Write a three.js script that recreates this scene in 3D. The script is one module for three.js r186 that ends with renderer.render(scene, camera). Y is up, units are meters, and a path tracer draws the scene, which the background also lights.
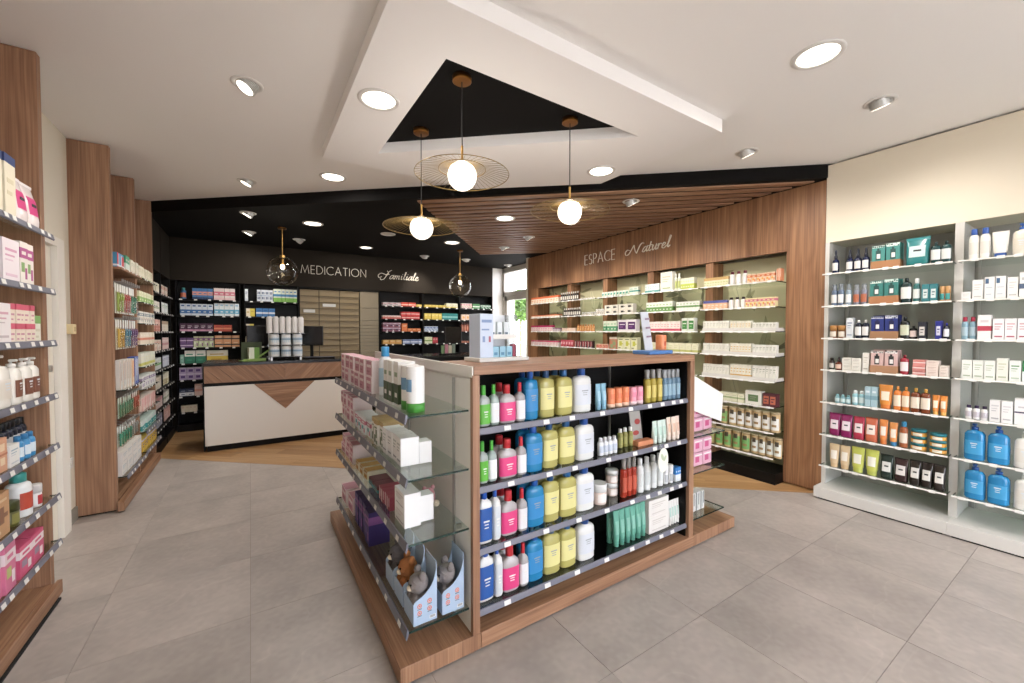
import * as THREE from 'three';
import { mergeGeometries } from 'three/addons/utils/BufferGeometryUtils.js';
import { RoundedBoxGeometry } from 'three/addons/geometries/RoundedBoxGeometry.js';
import { RectAreaLightUniformsLib } from 'three/addons/lights/RectAreaLightUniformsLib.js';

// ------------------------------------------------------------------ camera, sky, exposure
const scene = new THREE.Scene();
const camera = new THREE.PerspectiveCamera(2 * Math.atan(341.5 / 405) * 180 / Math.PI, 1024 / 683, 0.05, 200);
const yaw = 32.85 * Math.PI / 180, pitch = Math.atan(10 / 405);
camera.position.set(0, 1.45, 0);
camera.lookAt(Math.sin(yaw) * Math.cos(pitch), 1.45 - Math.sin(pitch), -Math.cos(yaw) * Math.cos(pitch));
scene.add(camera);
const renderer = new THREE.WebGLRenderer({ antialias: true });
renderer.toneMapping = THREE.LinearToneMapping;
renderer.toneMappingExposure = 1.1;
renderer.shadowMap.enabled = true;
RectAreaLightUniformsLib.init();
scene.background = new THREE.Color().setRGB(8.0, 8.3, 9.2);      // bright overcast daylight outside
const DOWN = 125, SPOT = 4.0, PEND = 0.4;                          // lamp strengths
const WARM = new THREE.Color().setRGB(1.0, 0.945, 0.885);

// ------------------------------------------------------------------ helpers
let seed = 7;
const rnd = () => { seed = (seed * 1664525 + 1013904223) >>> 0; return seed / 4294967296; };
const rr = (a, b) => a + (b - a) * rnd();
const taken = new Map();
function numbered(n) { const k = taken.get(n) ?? 0; taken.set(n, k + 1); return k ? n + '_' + String(k).padStart(3, '0') : n; }
const shade = (o) => { o.traverse((m) => { if (m.isMesh) { m.castShadow = true; m.receiveShadow = true; } }); return o; };
function tag(o, label, category, group) { o.userData.label = label; o.userData.category = category; if (group) o.userData.group = group; return o; }
function thing(name, label, category, x = 0, y = 0, z = 0, turn = 0, group) {
  const o = new THREE.Group(); o.name = numbered(name); o.position.set(x, y, z); o.rotation.y = turn; scene.add(o);
  return tag(o, label, category, group);
}
function part(parent, name, geo, mat, label) {
  const m = new THREE.Mesh(geo, mat); m.name = name; m.castShadow = m.receiveShadow = true; parent.add(m);
  if (label) m.userData.label = label;
  return m;
}
function struct(name, geo, mat, label, category, parent = scene) {
  const m = geo ? new THREE.Mesh(geo, mat) : new THREE.Group(); m.name = numbered(name); m.castShadow = m.receiveShadow = true; parent.add(m);
  m.userData.kind = 'structure'; if (label) tag(m, label, category);
  return m;
}
const B = (x0, x1, y0, y1, z0, z1) => new THREE.BoxGeometry(Math.abs(x1 - x0), Math.abs(y1 - y0), Math.abs(z1 - z0)).translate((x0 + x1) / 2, (y0 + y1) / 2, (z0 + z1) / 2);
const RB = (x0, x1, y0, y1, z0, z1, r = 0.004) => new RoundedBoxGeometry(Math.abs(x1 - x0), Math.abs(y1 - y0), Math.abs(z1 - z0), 2, r).translate((x0 + x1) / 2, (y0 + y1) / 2, (z0 + z1) / 2);
const cyl = (r0, r1, h, x, y, z, seg = 20) => new THREE.CylinderGeometry(r1, r0, h, seg).translate(x, y + h / 2, z);
function bare(g) { g = g.index ? g.toNonIndexed() : g; for (const k of Object.keys(g.attributes)) if (!['position', 'normal', 'color'].includes(k)) g.deleteAttribute(k); return g; }
const join = (list) => mergeGeometries(list.map(bare));
const colCache = new Map();
function pigment(hex) {                                   // printed and moulded colours: a little greyer than pure, whites at paper white
  const c = new THREE.Color(hex), y = 0.2126 * c.r + 0.7152 * c.g + 0.0722 * c.b, m = 0.1;
  c.setRGB(c.r + (y - c.r) * m, c.g + (y - c.g) * m, c.b + (y - c.b) * m); return c.multiplyScalar(0.9);
}
function lin(hex) { if (!colCache.has(hex)) colCache.set(hex, pigment(hex)); return colCache.get(hex); }
function tint(g, hex) {
  const c = lin(hex), n = g.attributes.position.count, a = new Float32Array(n * 3);
  for (let i = 0; i < n; i++) { a[3 * i] = c.r; a[3 * i + 1] = c.g; a[3 * i + 2] = c.b; }
  g.setAttribute('color', new THREE.BufferAttribute(a, 3)); return g;
}
// uv in metres, v along the grain axis
function grain(g, axis = 'y', ox = 0, oy = 0) {
  const p = g.attributes.position, n = g.attributes.normal, uv = new Float32Array(p.count * 2), ax = { x: 0, y: 1, z: 2 }[axis];
  const get = (a, i, k) => (k === 0 ? a.getX(i) : k === 1 ? a.getY(i) : a.getZ(i));
  for (let i = 0; i < p.count; i++) {
    const nn = [Math.abs(n.getX(i)), Math.abs(n.getY(i)), Math.abs(n.getZ(i))], d = nn.indexOf(Math.max(...nn));
    let al = ax, ac = [0, 1, 2].find((k) => k !== ax && k !== d);
    if (d === ax) { [ac, al] = [0, 1, 2].filter((k) => k !== d); }
    uv[2 * i] = get(p, i, ac) + ox; uv[2 * i + 1] = get(p, i, al) + oy;
  }
  g.setAttribute('uv', new THREE.BufferAttribute(uv, 2)); return g;
}
// periodic value noise for the textures
function noiseGrid(n, m, s) { let q = s >>> 0; const a = new Float32Array(n * m); for (let i = 0; i < a.length; i++) { q = (q * 1664525 + 1013904223) >>> 0; a[i] = q / 4294967296; } return { n, m, a }; }
function sample(g, u, v) {
  const x = ((u % 1) + 1) % 1 * g.n, y = ((v % 1) + 1) % 1 * g.m, i = Math.floor(x), j = Math.floor(y), f = (t) => t * t * (3 - 2 * t), fx = f(x - i), fy = f(y - j);
  const at = (a, b) => g.a[(b % g.m) * g.n + (a % g.n)];
  return (at(i, j) * (1 - fx) + at(i + 1, j) * fx) * (1 - fy) + (at(i, j + 1) * (1 - fx) + at(i + 1, j + 1) * fx) * fy;
}
function dataTex(w, h, fn, repX, repY, srgb = true) {
  const d = new Uint8Array(w * h * 4);
  for (let j = 0; j < h; j++) for (let i = 0; i < w; i++) { const c = fn(i / w, j / h), o = (j * w + i) * 4; d[o] = c[0]; d[o + 1] = c[1]; d[o + 2] = c[2]; d[o + 3] = 255; }
  const t = new THREE.DataTexture(d, w, h); t.magFilter = THREE.LinearFilter; t.minFilter = THREE.LinearMipmapLinearFilter; t.generateMipmaps = true; t.wrapS = t.wrapT = THREE.RepeatWrapping;
  if (srgb) t.colorSpace = THREE.SRGBColorSpace; t.repeat.set(repX, repY); t.needsUpdate = true; return t;
}
function woodTex(s, dark, light, streak) {
  const a = noiseGrid(24, 3, s), b = noiseGrid(90, 6, s + 1), c = noiseGrid(256, 10, s + 2), w = noiseGrid(6, 5, s + 3), pl = noiseGrid(8, 1, s + 5);
  return dataTex(512, 512, (u, v) => {
    const uu = u + 0.02 * (sample(w, u, v) - 0.5), k = Math.floor(u * 8);
    let t = 0.3 * sample(a, uu, v) + 0.36 * sample(b, uu, v) + 0.34 * sample(c, u, v);
    const ring = Math.abs(Math.sin((uu * 9 + sample(w, u, v) * 2.2) * Math.PI)); t = t * 0.9 + 0.1 * ring + streak * (pl.a[k] - 0.5);
    t = Math.min(1, Math.max(0, (t - 0.2) * 1.4));
    return dark.map((d, i) => d + (light[i] - d) * t);
  }, 1.25, 0.55);
}

// ------------------------------------------------------------------ materials
const std = (color, roughness = 0.6, more = {}) => new THREE.MeshStandardMaterial({ color, roughness, ...more });
const matt = (color, roughness = 0.8) => new THREE.MeshPhysicalMaterial({ color, roughness, specularIntensity: 0.35 });
const M = {
  wood: std('#ffffff', 0.5, { map: woodTex(11, [126, 90, 66], [178, 138, 107], 0.1) }),
  woodWall: std('#ffffff', 0.5, { map: woodTex(23, [122, 84, 56], [178, 132, 94], 0.28) }),
  ceil: std('#f1eeeb', 0.9), panel: std('#f2efed', 0.85), cream: std('#e0d6c2', 0.75), wallWhite: std('#e0d9c8', 0.8), doorWhite: std('#e3dccd', 0.55),
  black: matt('#0b0908'), blackWall: matt('#2a241d'), blackUnit: matt('#0f0d0c', 0.5), blackGloss: std('#141313', 0.25),
  whiteLam: std('#e2ddd6', 0.45), whiteUnit: std('#ccc9c3', 0.4), greyBack: std('#aaa7a0', 0.35), greyEdge: std('#c9c6c0', 0.35),
  rail: std('#6b6b76', 0.45), railWhite: std('#d2cfc8', 0.45), tagPaper: std('#dcdad5', 0.7), ink: std('#3c3c40', 0.8),
  steel: new THREE.MeshStandardMaterial({ color: '#b9b8b5', roughness: 0.3, metalness: 0.9 }),
  wire: new THREE.MeshStandardMaterial({ color: '#8a7244', roughness: 0.4, metalness: 0.8 }),
  gold: new THREE.MeshStandardMaterial({ color: '#b08a4e', roughness: 0.32, metalness: 0.9 }),
  bronze: new THREE.MeshStandardMaterial({ color: '#8a5c2a', roughness: 0.4, metalness: 0.75 }),
  cable: std('#151413', 0.7), alu: std('#d2d2cf', 0.35, { metalness: 0.4 }), fitting: std('#d9d6d2', 0.5),
  glass: new THREE.MeshPhysicalMaterial({ color: '#eef5f2', roughness: 0.02, transmission: 1, thickness: 0, ior: 1.5 }),
  windowGlass: new THREE.MeshPhysicalMaterial({ color: '#ffffff', roughness: 0.0, transmission: 1, thickness: 0, ior: 1.45 }),
  bulbGlass: new THREE.MeshPhysicalMaterial({ color: '#fbf8f2', roughness: 0.0, transmission: 1, thickness: 0, ior: 1.45 }),
  glassEdge: new THREE.MeshPhysicalMaterial({ color: '#2c4640', roughness: 0.12, transmission: 0.35, thickness: 0 }),
  shell: new THREE.MeshPhysicalMaterial({ color: '#dfe2e4', roughness: 0.15, transmission: 0.8, thickness: 0 }),
  drawer: std('#8d7a58', 0.5), shutter: std('#8a7d64', 0.45), kickBlack: std('#0c0b0a', 0.9),
  print: new THREE.MeshStandardMaterial({ vertexColors: true, roughness: 0.5 }),
  globe: new THREE.MeshStandardMaterial({ color: '#fff6e8', emissive: new THREE.Color().setRGB(1, 0.9, 0.74), emissiveIntensity: 1.7, roughness: 0.4 }),
  lens: new THREE.MeshStandardMaterial({ color: '#fff6ea', emissive: new THREE.Color().setRGB(1, 0.93, 0.8), emissiveIntensity: 4, roughness: 0.5 }),
  filament: new THREE.MeshStandardMaterial({ color: '#fff0d0', emissive: new THREE.Color().setRGB(1, 0.8, 0.5), emissiveIntensity: 9, roughness: 0.5 }),
  letter: std('#e9e1cf', 0.4), fur: std('#7d7674', 1), furPink: std('#c08a92', 1), furBrown: std('#9a6238', 1), furCream: std('#d9cbb4', 1),
  paleBlue: std('#a3b6cc', 0.55), orange: std('#e0794f', 0.6), leaf: std('#5d7d33', 0.8), asphalt: std('#b9b4ac', 0.95), skirting: std('#8f8a80', 0.6),
};
const solid = new Map();
function plastic(hex, rough = 0.35) { const k = hex + rough; if (!solid.has(k)) solid.set(k, std(pigment(hex), rough)); return solid.get(k); }
function gel(hex, t = 0.4) { const k = hex + 'g' + t; if (!solid.has(k)) solid.set(k, new THREE.MeshPhysicalMaterial({ color: pigment(hex), roughness: t > 0.5 ? 0 : 0.08, transmission: t, thickness: 0, ior: 1.45 })); return solid.get(k); }

// ------------------------------------------------------------------ floor
const DX = 1.302, DZ = -4.123, SL = 0.877;              // the oblique line where tiles and white ceiling end
const lineZ = (x) => DZ + SL * (x - DX);
function clip(poly, f) {                                  // keep f >= 0
  const out = [];
  poly.forEach((a, i) => {
    const b = poly[(i + 1) % poly.length], fa = f(a), fb = f(b);
    if (fa >= 0) out.push(a);
    if (fa >= 0 !== fb >= 0) { const t = fa / (fa - fb); out.push([a[0] + (b[0] - a[0]) * t, a[1] + (b[1] - a[1]) * t]); }
  });
  return out;
}
function prism(poly, y0, y1) {                            // convex outline in x,z
  const g = []; let area = 0;
  poly.forEach((a, i) => { const b = poly[(i + 1) % poly.length]; area += a[0] * b[1] - b[0] * a[1]; });
  if (area > 0) poly = [...poly].reverse();               // anticlockwise seen from above
  const tri = (a, b, c) => g.push(...a, ...b, ...c), n = poly.length;
  for (let i = 1; i < n - 1; i++) {
    tri([poly[0][0], y1, poly[0][1]], [poly[i][0], y1, poly[i][1]], [poly[i + 1][0], y1, poly[i + 1][1]]);
    tri([poly[0][0], y0, poly[0][1]], [poly[i + 1][0], y0, poly[i + 1][1]], [poly[i][0], y0, poly[i][1]]);
  }
  for (let i = 0; i < n; i++) {
    const a = poly[i], b = poly[(i + 1) % n];
    tri([a[0], y1, a[1]], [a[0], y0, a[1]], [b[0], y0, b[1]]); tri([a[0], y1, a[1]], [b[0], y0, b[1]], [b[0], y1, b[1]]);
  }
  const geo = new THREE.BufferGeometry(); geo.setAttribute('position', new THREE.Float32BufferAttribute(g, 3)); geo.computeVertexNormals(); return geo;
}
const cloudA = noiseGrid(5, 5, 71), cloudB = noiseGrid(17, 17, 72), cloudC = noiseGrid(120, 120, 73), vein = noiseGrid(7, 9, 74);
const tileTex = dataTex(512, 512, (u, v) => {
  let t = 0.5 * sample(cloudA, u, v) + 0.3 * sample(cloudB, u, v) + 0.2 * sample(cloudC, u, v);
  const ve = Math.abs(sample(vein, u + 0.1 * sample(cloudB, u, v), v) - 0.5); t += ve < 0.018 ? 0.13 * (1 - ve / 0.018) : 0;
  const k = 0.84 + 0.29 * t; return [170 * k, 161 * k, 154 * k];
}, 0.4, 0.4);
const tileMats = [1, 0.985, 1.01, 0.97].map((k) => new THREE.MeshStandardMaterial({ color: new THREE.Color(k, k, k), roughness: 0.42, map: tileTex }));
const floor = struct('floor', B(-1.4, 4.9, -0.14, -0.003, -7.7, 3.2), std('#8f877d', 0.9), 'beige grey porcelain tile floor with an oblique wooden strip', 'floor');
for (let i = -2; i < 8; i++) for (let j = -5; j < 9; j++) {
  const x0 = -0.019 + i * 0.645, z1 = -0.56 - j * 0.625, g = 0.0010;
  let poly = [[x0 + g, z1 - 0.625 + g], [x0 + 0.645 - g, z1 - 0.625 + g], [x0 + 0.645 - g, z1 - g], [x0 + g, z1 - g]];
  poly = clip(clip(clip(clip(poly, (p) => p[1] - lineZ(p[0]) - 0.004), (p) => p[0] + 1.2), (p) => 4.7 - p[0]), (p) => 2.7 - p[1]);
  if (poly.length < 3) continue;
  const ox = rr(0, 3), oy = rr(0, 3);
  part(floor, 'tile', grain(prism(poly, -0.0028, rr(-0.0003, 0.0003)), 'z', ox, oy), tileMats[Math.floor(rnd() * 4)]);
}
const plankMats = [[[150, 112, 72], [190, 152, 106]], [[140, 102, 64], [182, 142, 96]], [[158, 120, 80], [196, 158, 112]]].map((c, i) => std('#ffffff', 0.45, { map: woodTex(90 + i * 7, c[0], c[1], 0.05) }));
{
  const len = Math.hypot(1, SL), ux = 1 / len, uz = SL / len, nx = uz, nz = -ux;       // along the line, and away from the tiles
  for (let r = 0; r < 22; r++) for (let k = -5; k < 6; k++) {
    const w = 0.18, s0 = k * 1.3 + (r % 3) * 0.43, a = (s, t) => [DX + ux * s + nx * t, DZ + uz * s + nz * t], g = 0.0012;
    let poly = [a(s0 + g, r * w + g), a(s0 + 1.3 - g, r * w + g), a(s0 + 1.3 - g, r * w + w - g), a(s0 + g, r * w + w - g)];
    poly = clip(clip(clip(poly, (p) => p[0] + 1.15), (p) => 4.68 - p[0]), (p) => p[1] + 7.55);
    if (poly.length < 3) continue;
    const geo = prism(poly, -0.0028, 0), P = geo.attributes.position, uv = new Float32Array(P.count * 2), o1 = rr(0, 5);
    for (let i = 0; i < P.count; i++) { uv[2 * i] = P.getX(i) * nx + P.getZ(i) * nz + o1; uv[2 * i + 1] = P.getX(i) * ux + P.getZ(i) * uz + o1; }
    geo.setAttribute('uv', new THREE.BufferAttribute(uv, 2));
    part(floor, 'plank', geo, plankMats[Math.floor(rnd() * 3)]);
  }
}

// ------------------------------------------------------------------ walls
struct('wall_left', B(-1.36, -1.155, 0, 2.92, -7.7, 2.9), M.wallWhite, 'plain cream wall behind the wooden shelf fins', 'wall');
struct('wall_back', join([B(-1.36, 4.35, 2.19, 2.8, -7.7, -7.5), B(-1.36, 4.35, 0, 2.19, -7.72, -7.66)]), M.blackWall, 'dark brown back wall with a pharmacy section title', 'wall');
struct('wall_back_jamb', B(4.35, 4.9, 0, 2.8, -7.7, -7.5), std('#e9e6e0', 0.7), 'narrow white wall beside the glass door', 'wall');
struct('wall_right', join([B(4.68, 4.86, 0, 2.92, -6.15, 2.9), B(4.28, 4.68, 0, 2.8, -6.15, -6.09)]), M.wallWhite, 'outer wall behind the natural and white shelving', 'wall');
struct('wall_front', join([B(-1.36, 0.1, 0, 2.92, 2.7, 2.9), B(4.2, 4.86, 0, 2.92, 2.7, 2.9), B(0.1, 4.2, 2.72, 2.92, 2.7, 2.9), B(0.1, 4.2, 0, 0.12, 2.7, 2.9)]), M.wallWhite, 'shop front wall around the large window', 'wall');
const shop = struct('window_1', null, null, 'large glazed shop window in the front wall', 'window');
part(shop, 'window_frame', join([B(0.1, 4.2, 0.12, 0.2, 2.76, 2.84), B(0.1, 4.2, 2.64, 2.72, 2.76, 2.84), ...[0.1, 1.44, 2.78, 4.12].map((x) => B(x, x + 0.08, 0.2, 2.64, 2.76, 2.84))]), M.alu);
for (const x of [0.18, 1.52, 2.86]) part(shop, 'pane', B(x, x + 1.26, 0.2, 2.64, 2.797, 2.803), M.windowGlass);
struct('pavement', B(-30, 40, -0.3, -0.16, -40, 40), M.asphalt, 'pale pavement outside the shop', 'pavement');
// glass door beside the natural wall
{
  const d = struct('door_1', null, null, 'white framed glass door with a transom light', 'door'), f = std('#c9c4bc', 0.5), z0 = -7.5, z1 = -6.15;
  part(d, 'door_frame', join([B(4.6, 4.7, 0, 2.78, z0, z0 + 0.07), B(4.6, 4.7, 0, 2.78, z1 - 0.07, z1), B(4.6, 4.7, 2.7, 2.8, z0, z1), B(4.6, 4.7, 2.2, 2.29, z0, z1)]), f);
  const leafM = part(d, 'door_leaf', join([B(4.62, 4.68, 0.02, 2.2, z0 + 0.07, z0 + 0.15), B(4.62, 4.68, 0.02, 2.2, z1 - 0.38, z1 - 0.28), B(4.62, 4.68, 0.02, 0.16, z0 + 0.07, z1 - 0.28), B(4.62, 4.68, 2.11, 2.2, z0 + 0.07, z1 - 0.28)]), f);
  part(leafM, 'handle', join([cyl(0.012, 0.012, 0.14, 4.58, 1.18, z1 - 0.33), B(4.575, 4.62, 1.2, 1.22, z1 - 0.34, z1 - 0.32), B(4.575, 4.62, 1.28, 1.3, z1 - 0.34, z1 - 0.32)]), M.steel);
  part(d, 'pane', B(4.647, 4.653, 0.16, 2.11, z0 + 0.15, z1 - 0.38), M.windowGlass);
  part(d, 'pane', B(4.647, 4.653, 2.29, 2.7, z0 + 0.07, z1 - 0.07), M.windowGlass);
  part(d, 'pane', B(4.647, 4.653, 0.02, 2.2, z1 - 0.28, z1 - 0.07), M.windowGlass);
}
// a shrub seen through that door
{
  const t = thing('garden_shrub', 'green leafy shrub outside the glass door', 'shrub', 12.3, 0.75, -18.2), leaves = [];
  for (let i = 0; i < 1500; i++) {
    const a = rr(0, 6.283), u = rr(-1, 1), r = Math.pow(rnd(), 0.4) * 0.8, q = Math.sqrt(1 - u * u);
    const g = new THREE.PlaneGeometry(0.12, 0.16); g.rotateX(rr(0, 3)); g.rotateY(rr(0, 6)); g.translate(Math.cos(a) * q * r * 0.8, 2.1 + u * r * 1.1, Math.sin(a) * q * r * 0.8); leaves.push(g);
  }
  part(t, 'foliage', join(leaves), new THREE.MeshPhysicalMaterial({ color: '#6f9440', roughness: 0.9, transmission: 0.35, thickness: 0, side: THREE.DoubleSide }));
  part(t, 'trunk', cyl(0.07, 0.05, 2.5, 0, -0.91, 0), M.wood);
}
// white side door
{
  const d = struct('door_2', null, null, 'cream side door between the wooden shelf units', 'door');
  part(d, 'door_leaf', B(-1.155, -1.145, 0.01, 2.03, -4.06, -3.22), M.doorWhite);
  part(d, 'door_frame', join([B(-1.155, -1.115, 0, 2.1, -4.2, -4.068), B(-1.155, -1.115, 2.038, 2.1, -4.068, -3.22)]), std('#e9e4da', 0.5));
  part(d, 'lock', new THREE.CylinderGeometry(0.022, 0.022, 0.02, 20).rotateZ(Math.PI / 2).translate(-1.138, 1.2, -3.97), M.steel);
  struct('baseboard_left', B(-1.155, -1.14, 0, 0.1, -4.43, -4.2), M.skirting, 'short grey skirting beside the side door', 'skirting');
  const s = thing('wall_sensor', 'small beige sensor box on cream wall beside pillar', 'sensor', -1.155, 1.43, -4.33); part(s, 'housing', RB(0, 0.05, 0, 0.075, -0.035, 0.035, 0.006), std('#d9c79c', 0.5)); part(s, 'vent', B(0.0495, 0.0505, 0.02, 0.055, -0.02, 0.02), std('#b9a67c', 0.6));
  const q = thing('wall_socket', 'white wall socket low beside the side door', 'socket', -1.155, 0.42, -4.33); part(q, 'plate', RB(0, 0.012, 0, 0.08, -0.04, 0.04, 0.004), M.tagPaper); part(q, 'insert', cyl(0.022, 0.022, 0.006, 0, 0, 0).rotateZ(-Math.PI / 2).translate(0.011, 0.04, 0), std('#d6d3cd', 0.5));
}

// ------------------------------------------------------------------ ceiling
const zone = [[-1.36, -7.7], [4.86, -7.7], [4.86, 2.9], [-1.36, 2.9]];
struct('ceiling', prism(clip(zone, (p) => p[1] - lineZ(p[0])), 2.92, 3.08), M.ceil, 'smooth white plaster ceiling', 'ceiling');
const darkZone = clip(clip(zone, (p) => lineZ(p[0]) - p[1]), (p) => 4.9 - p[0]);
struct('ceiling_dark', prism(darkZone, 2.8, 3.08), M.black, 'lower black ceiling over the counter', 'ceiling');
{
  const sh = new THREE.Shape();
  [[0.5, -1.6], [2.77, -1.6], [2.77, -2.76], [1.83, -3.545], [0.5, -3.545]].forEach(([x, z], i) => (i ? sh.lineTo(x, -z) : sh.moveTo(x, -z)));
  const hole = new THREE.Path(); [[0.852, -1.935], [0.852, -3.236], [2.335, -1.955]].forEach(([x, z], i) => (i ? hole.lineTo(x, -z) : hole.moveTo(x, -z))); sh.holes.push(hole);
  const g = new THREE.ExtrudeGeometry(sh, { depth: 0.088, bevelEnabled: false }).rotateX(-Math.PI / 2).translate(0, 2.832, 0);
  struct('ceiling_panel', g, M.panel, 'dropped white ceiling raft with a triangular cut-out', 'ceiling');
  struct('ceiling_recess', prism([[0.83, -1.9], [0.83, -3.29], [2.4, -1.9]], 2.912, 2.9195), M.black, 'black triangular recess holding the pendants', 'ceiling');
  const sl = struct('ceiling_slats', null, null, 'dark wooden slat ceiling before the natural wall', 'ceiling');
  const len = Math.hypot(1, SL), ux = 1 / len, uz = SL / len, nx = uz, nz = -ux;
  for (let r = 0; r < 22; r++) {
    const t = 0.06 + r * 0.135, w = 0.074, s0 = 0.16, a = (s, q) => [DX + ux * s + nx * q, DZ + uz * s + nz * q];
    let poly = [a(s0, t), a(7, t), a(7, t + w), a(s0, t + w)];
    poly = clip(poly, (p) => 4.262 - p[0]);
    if (poly.length < 3) continue;
    const geo = prism(poly, 2.786, 2.7995), P = geo.attributes.position, uv = new Float32Array(P.count * 2), o1 = rr(0, 5);
    for (let i = 0; i < P.count; i++) { uv[2 * i] = P.getX(i) * nx + P.getZ(i) * nz + o1; uv[2 * i + 1] = P.getX(i) * ux + P.getZ(i) * uz + o1; }
    geo.setAttribute('uv', new THREE.BufferAttribute(uv, 2)); part(sl, 'slat', geo, M.wood);
  }
}

// ------------------------------------------------------------------ ceiling lamps
const discG = new THREE.CircleGeometry(1, 36).rotateX(Math.PI / 2);
function ringG(r0, r1, h) { return new THREE.LatheGeometry([[r0, 0], [r0, -h * 0.6], [r0 + 0.006, -h], [r1 - 0.006, -h], [r1, -h * 0.3], [r1, 0]].map((p) => new THREE.Vector2(...p)), 36); }
function downlight(x, y, z, where, r = 0.095, k = 1, on = true) {
  const t = thing('recessed_downlight', where, 'downlight', x, y, z, 0, 'round recessed downlights');
  part(t, 'trim_ring', ringG(r, r + 0.026, 0.008), M.fitting);
  part(t, 'lens', discG.clone().scale(r, 1, r).translate(0, -0.002, 0), on ? M.lens : std('#c9c4ba', 0.4));
  if (!on) return;
  const s = r * 1.7, L = new THREE.RectAreaLight(WARM, DOWN * k * 0.0225 / (s * s), s, s); L.name = 'downlight_light'; L.position.y = -0.012; L.rotation.x = -Math.PI / 2; t.add(L);
}
function gimbal(x, y, z, target, where, k = 1, angle = 0.62) {
  const t = thing('adjustable_spotlight', where, 'spotlight', x, y, z, 0, 'adjustable ceiling spotlights');
  part(t, 'trim_ring', ringG(0.062, 0.085, 0.007), M.fitting);
  const dir = new THREE.Vector3(...target).sub(new THREE.Vector3(x, y, z)).normalize(), q = new THREE.Quaternion().setFromUnitVectors(new THREE.Vector3(0, -1, 0), dir);
  const fins = [cyl(0.05, 0.05, 0.05, 0, -0.024, 0, 24)]; for (let i = 0; i < 5; i++) fins.push(cyl(0.056, 0.056, 0.005, 0, -0.02 + i * 0.0105, 0, 24));
  const h = part(t, 'lamp_head', join(fins), M.alu); h.quaternion.copy(q); h.position.y = -0.008;
  const l = part(h, 'lens', discG.clone().scale(0.046, 1, 0.046).translate(0, -0.0255, 0), M.lens);
  const L = new THREE.SpotLight(WARM, SPOT * k, 0, angle, 1, 2); L.name = 'spot_light'; L.castShadow = true; L.shadow.radius = 2; L.position.copy(dir).multiplyScalar(0.04).add(new THREE.Vector3(0, -0.008, 0)); t.add(L);
  L.target.position.set(target[0] - x, target[1] - y, target[2] - z); t.add(L.target);
}
downlight(0.663, 2.832, -2.49, 'lit round downlight in the white raft beside the pendants');
downlight(2.556, 2.832, -2.544, 'lit round downlight in the white raft corner by black fascia');
downlight(2.555, 2.92, -0.958, 'large lit downlight in white ceiling facing the white wall');
downlight(0.68, 2.92, -4.194, 'lit downlight between the raft corner and black fascia');
downlight(0.3, 2.92, 0.9, 'lit downlight over the shop entrance'); downlight(2.6, 2.92, 1.2, 'lit downlight beside the shop window');
downlight(0.675, 2.8, -5.633, 'lit downlight in black ceiling beside the clear globe');
downlight(1.579, 2.8, -6.773, 'lit downlight before the pharmacy title', 0.08);
downlight(2.588, 2.8, -5.686, 'lit downlight in black ceiling near the slats');
downlight(1.619, 2.8, -5.673, 'unlit grey disc in the black ceiling', 0.075, 0, false);
downlight(2.541, 2.786, -4.087, 'lit downlight set in the wooden slats');
gimbal(0.003, 2.92, -2.907, [-1.0, 1.2, -2.75], 'adjustable spotlight aimed at the shelf unit beside white door');
gimbal(-0.008, 2.92, -4.76, [-0.95, 1.0, -4.9], 'adjustable spotlight aimed at the hook bay');
gimbal(-0.005, 2.8, -5.538, [-0.95, 1.1, -5.7], 'adjustable spotlight in black ceiling nearer the fins', 0.9);
gimbal(0.002, 2.8, -6.583, [-0.95, 1.0, -6.7], 'adjustable spotlight lighting the black side bays', 0.9);
gimbal(0.617, 2.8, -6.72, [-0.2, 2.1, -7.5], 'adjustable spotlight behind the clear globe', 1.0);
gimbal(2.634, 2.8, -6.964, [2.7, 2.15, -7.5], 'adjustable spotlight above the script title', 0.9);
gimbal(3.415, 2.8, -6.879, [3.5, 1.6, -7.5], 'adjustable spotlight behind the far clear globe', 0.7);
gimbal(4.412, 2.8, -6.983, [4.1, 1.2, -7.5], 'adjustable spotlight by the glass door', 0.5);
gimbal(3.409, 2.92, -0.932, [4.3, 1.25, -0.75], 'adjustable spotlight aimed at the white bays', 0.8, 0.95);
gimbal(3.437, 2.92, -1.774, [4.3, 1.25, -1.55], 'adjustable spotlight beside the black fascia end', 0.8, 0.95);
gimbal(3.301, 2.786, -2.86, [4.3, 1.35, -2.75], 'adjustable spotlight in the slats beside the fascia', 1.3, 0.75);
gimbal(3.327, 2.786, -4.71, [4.3, 1.4, -4.6], 'adjustable spotlight in the slats facing middle bays', 1.3, 0.75);
gimbal(3.403, 2.786, -5.504, [4.3, 1.4, -5.4], 'adjustable spotlight in the slats near the door', 1.1, 0.7);
gimbal(3.35, 2.92, 0.6, [4.3, 1.25, 0.5], 'adjustable spotlight aimed at the far white bays', 1.3, 0.75);
gimbal(3.3, 2.786, -3.75, [4.3, 1.4, -3.7], 'adjustable spotlight hidden behind the pendant', 1.2, 0.75);

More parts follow.
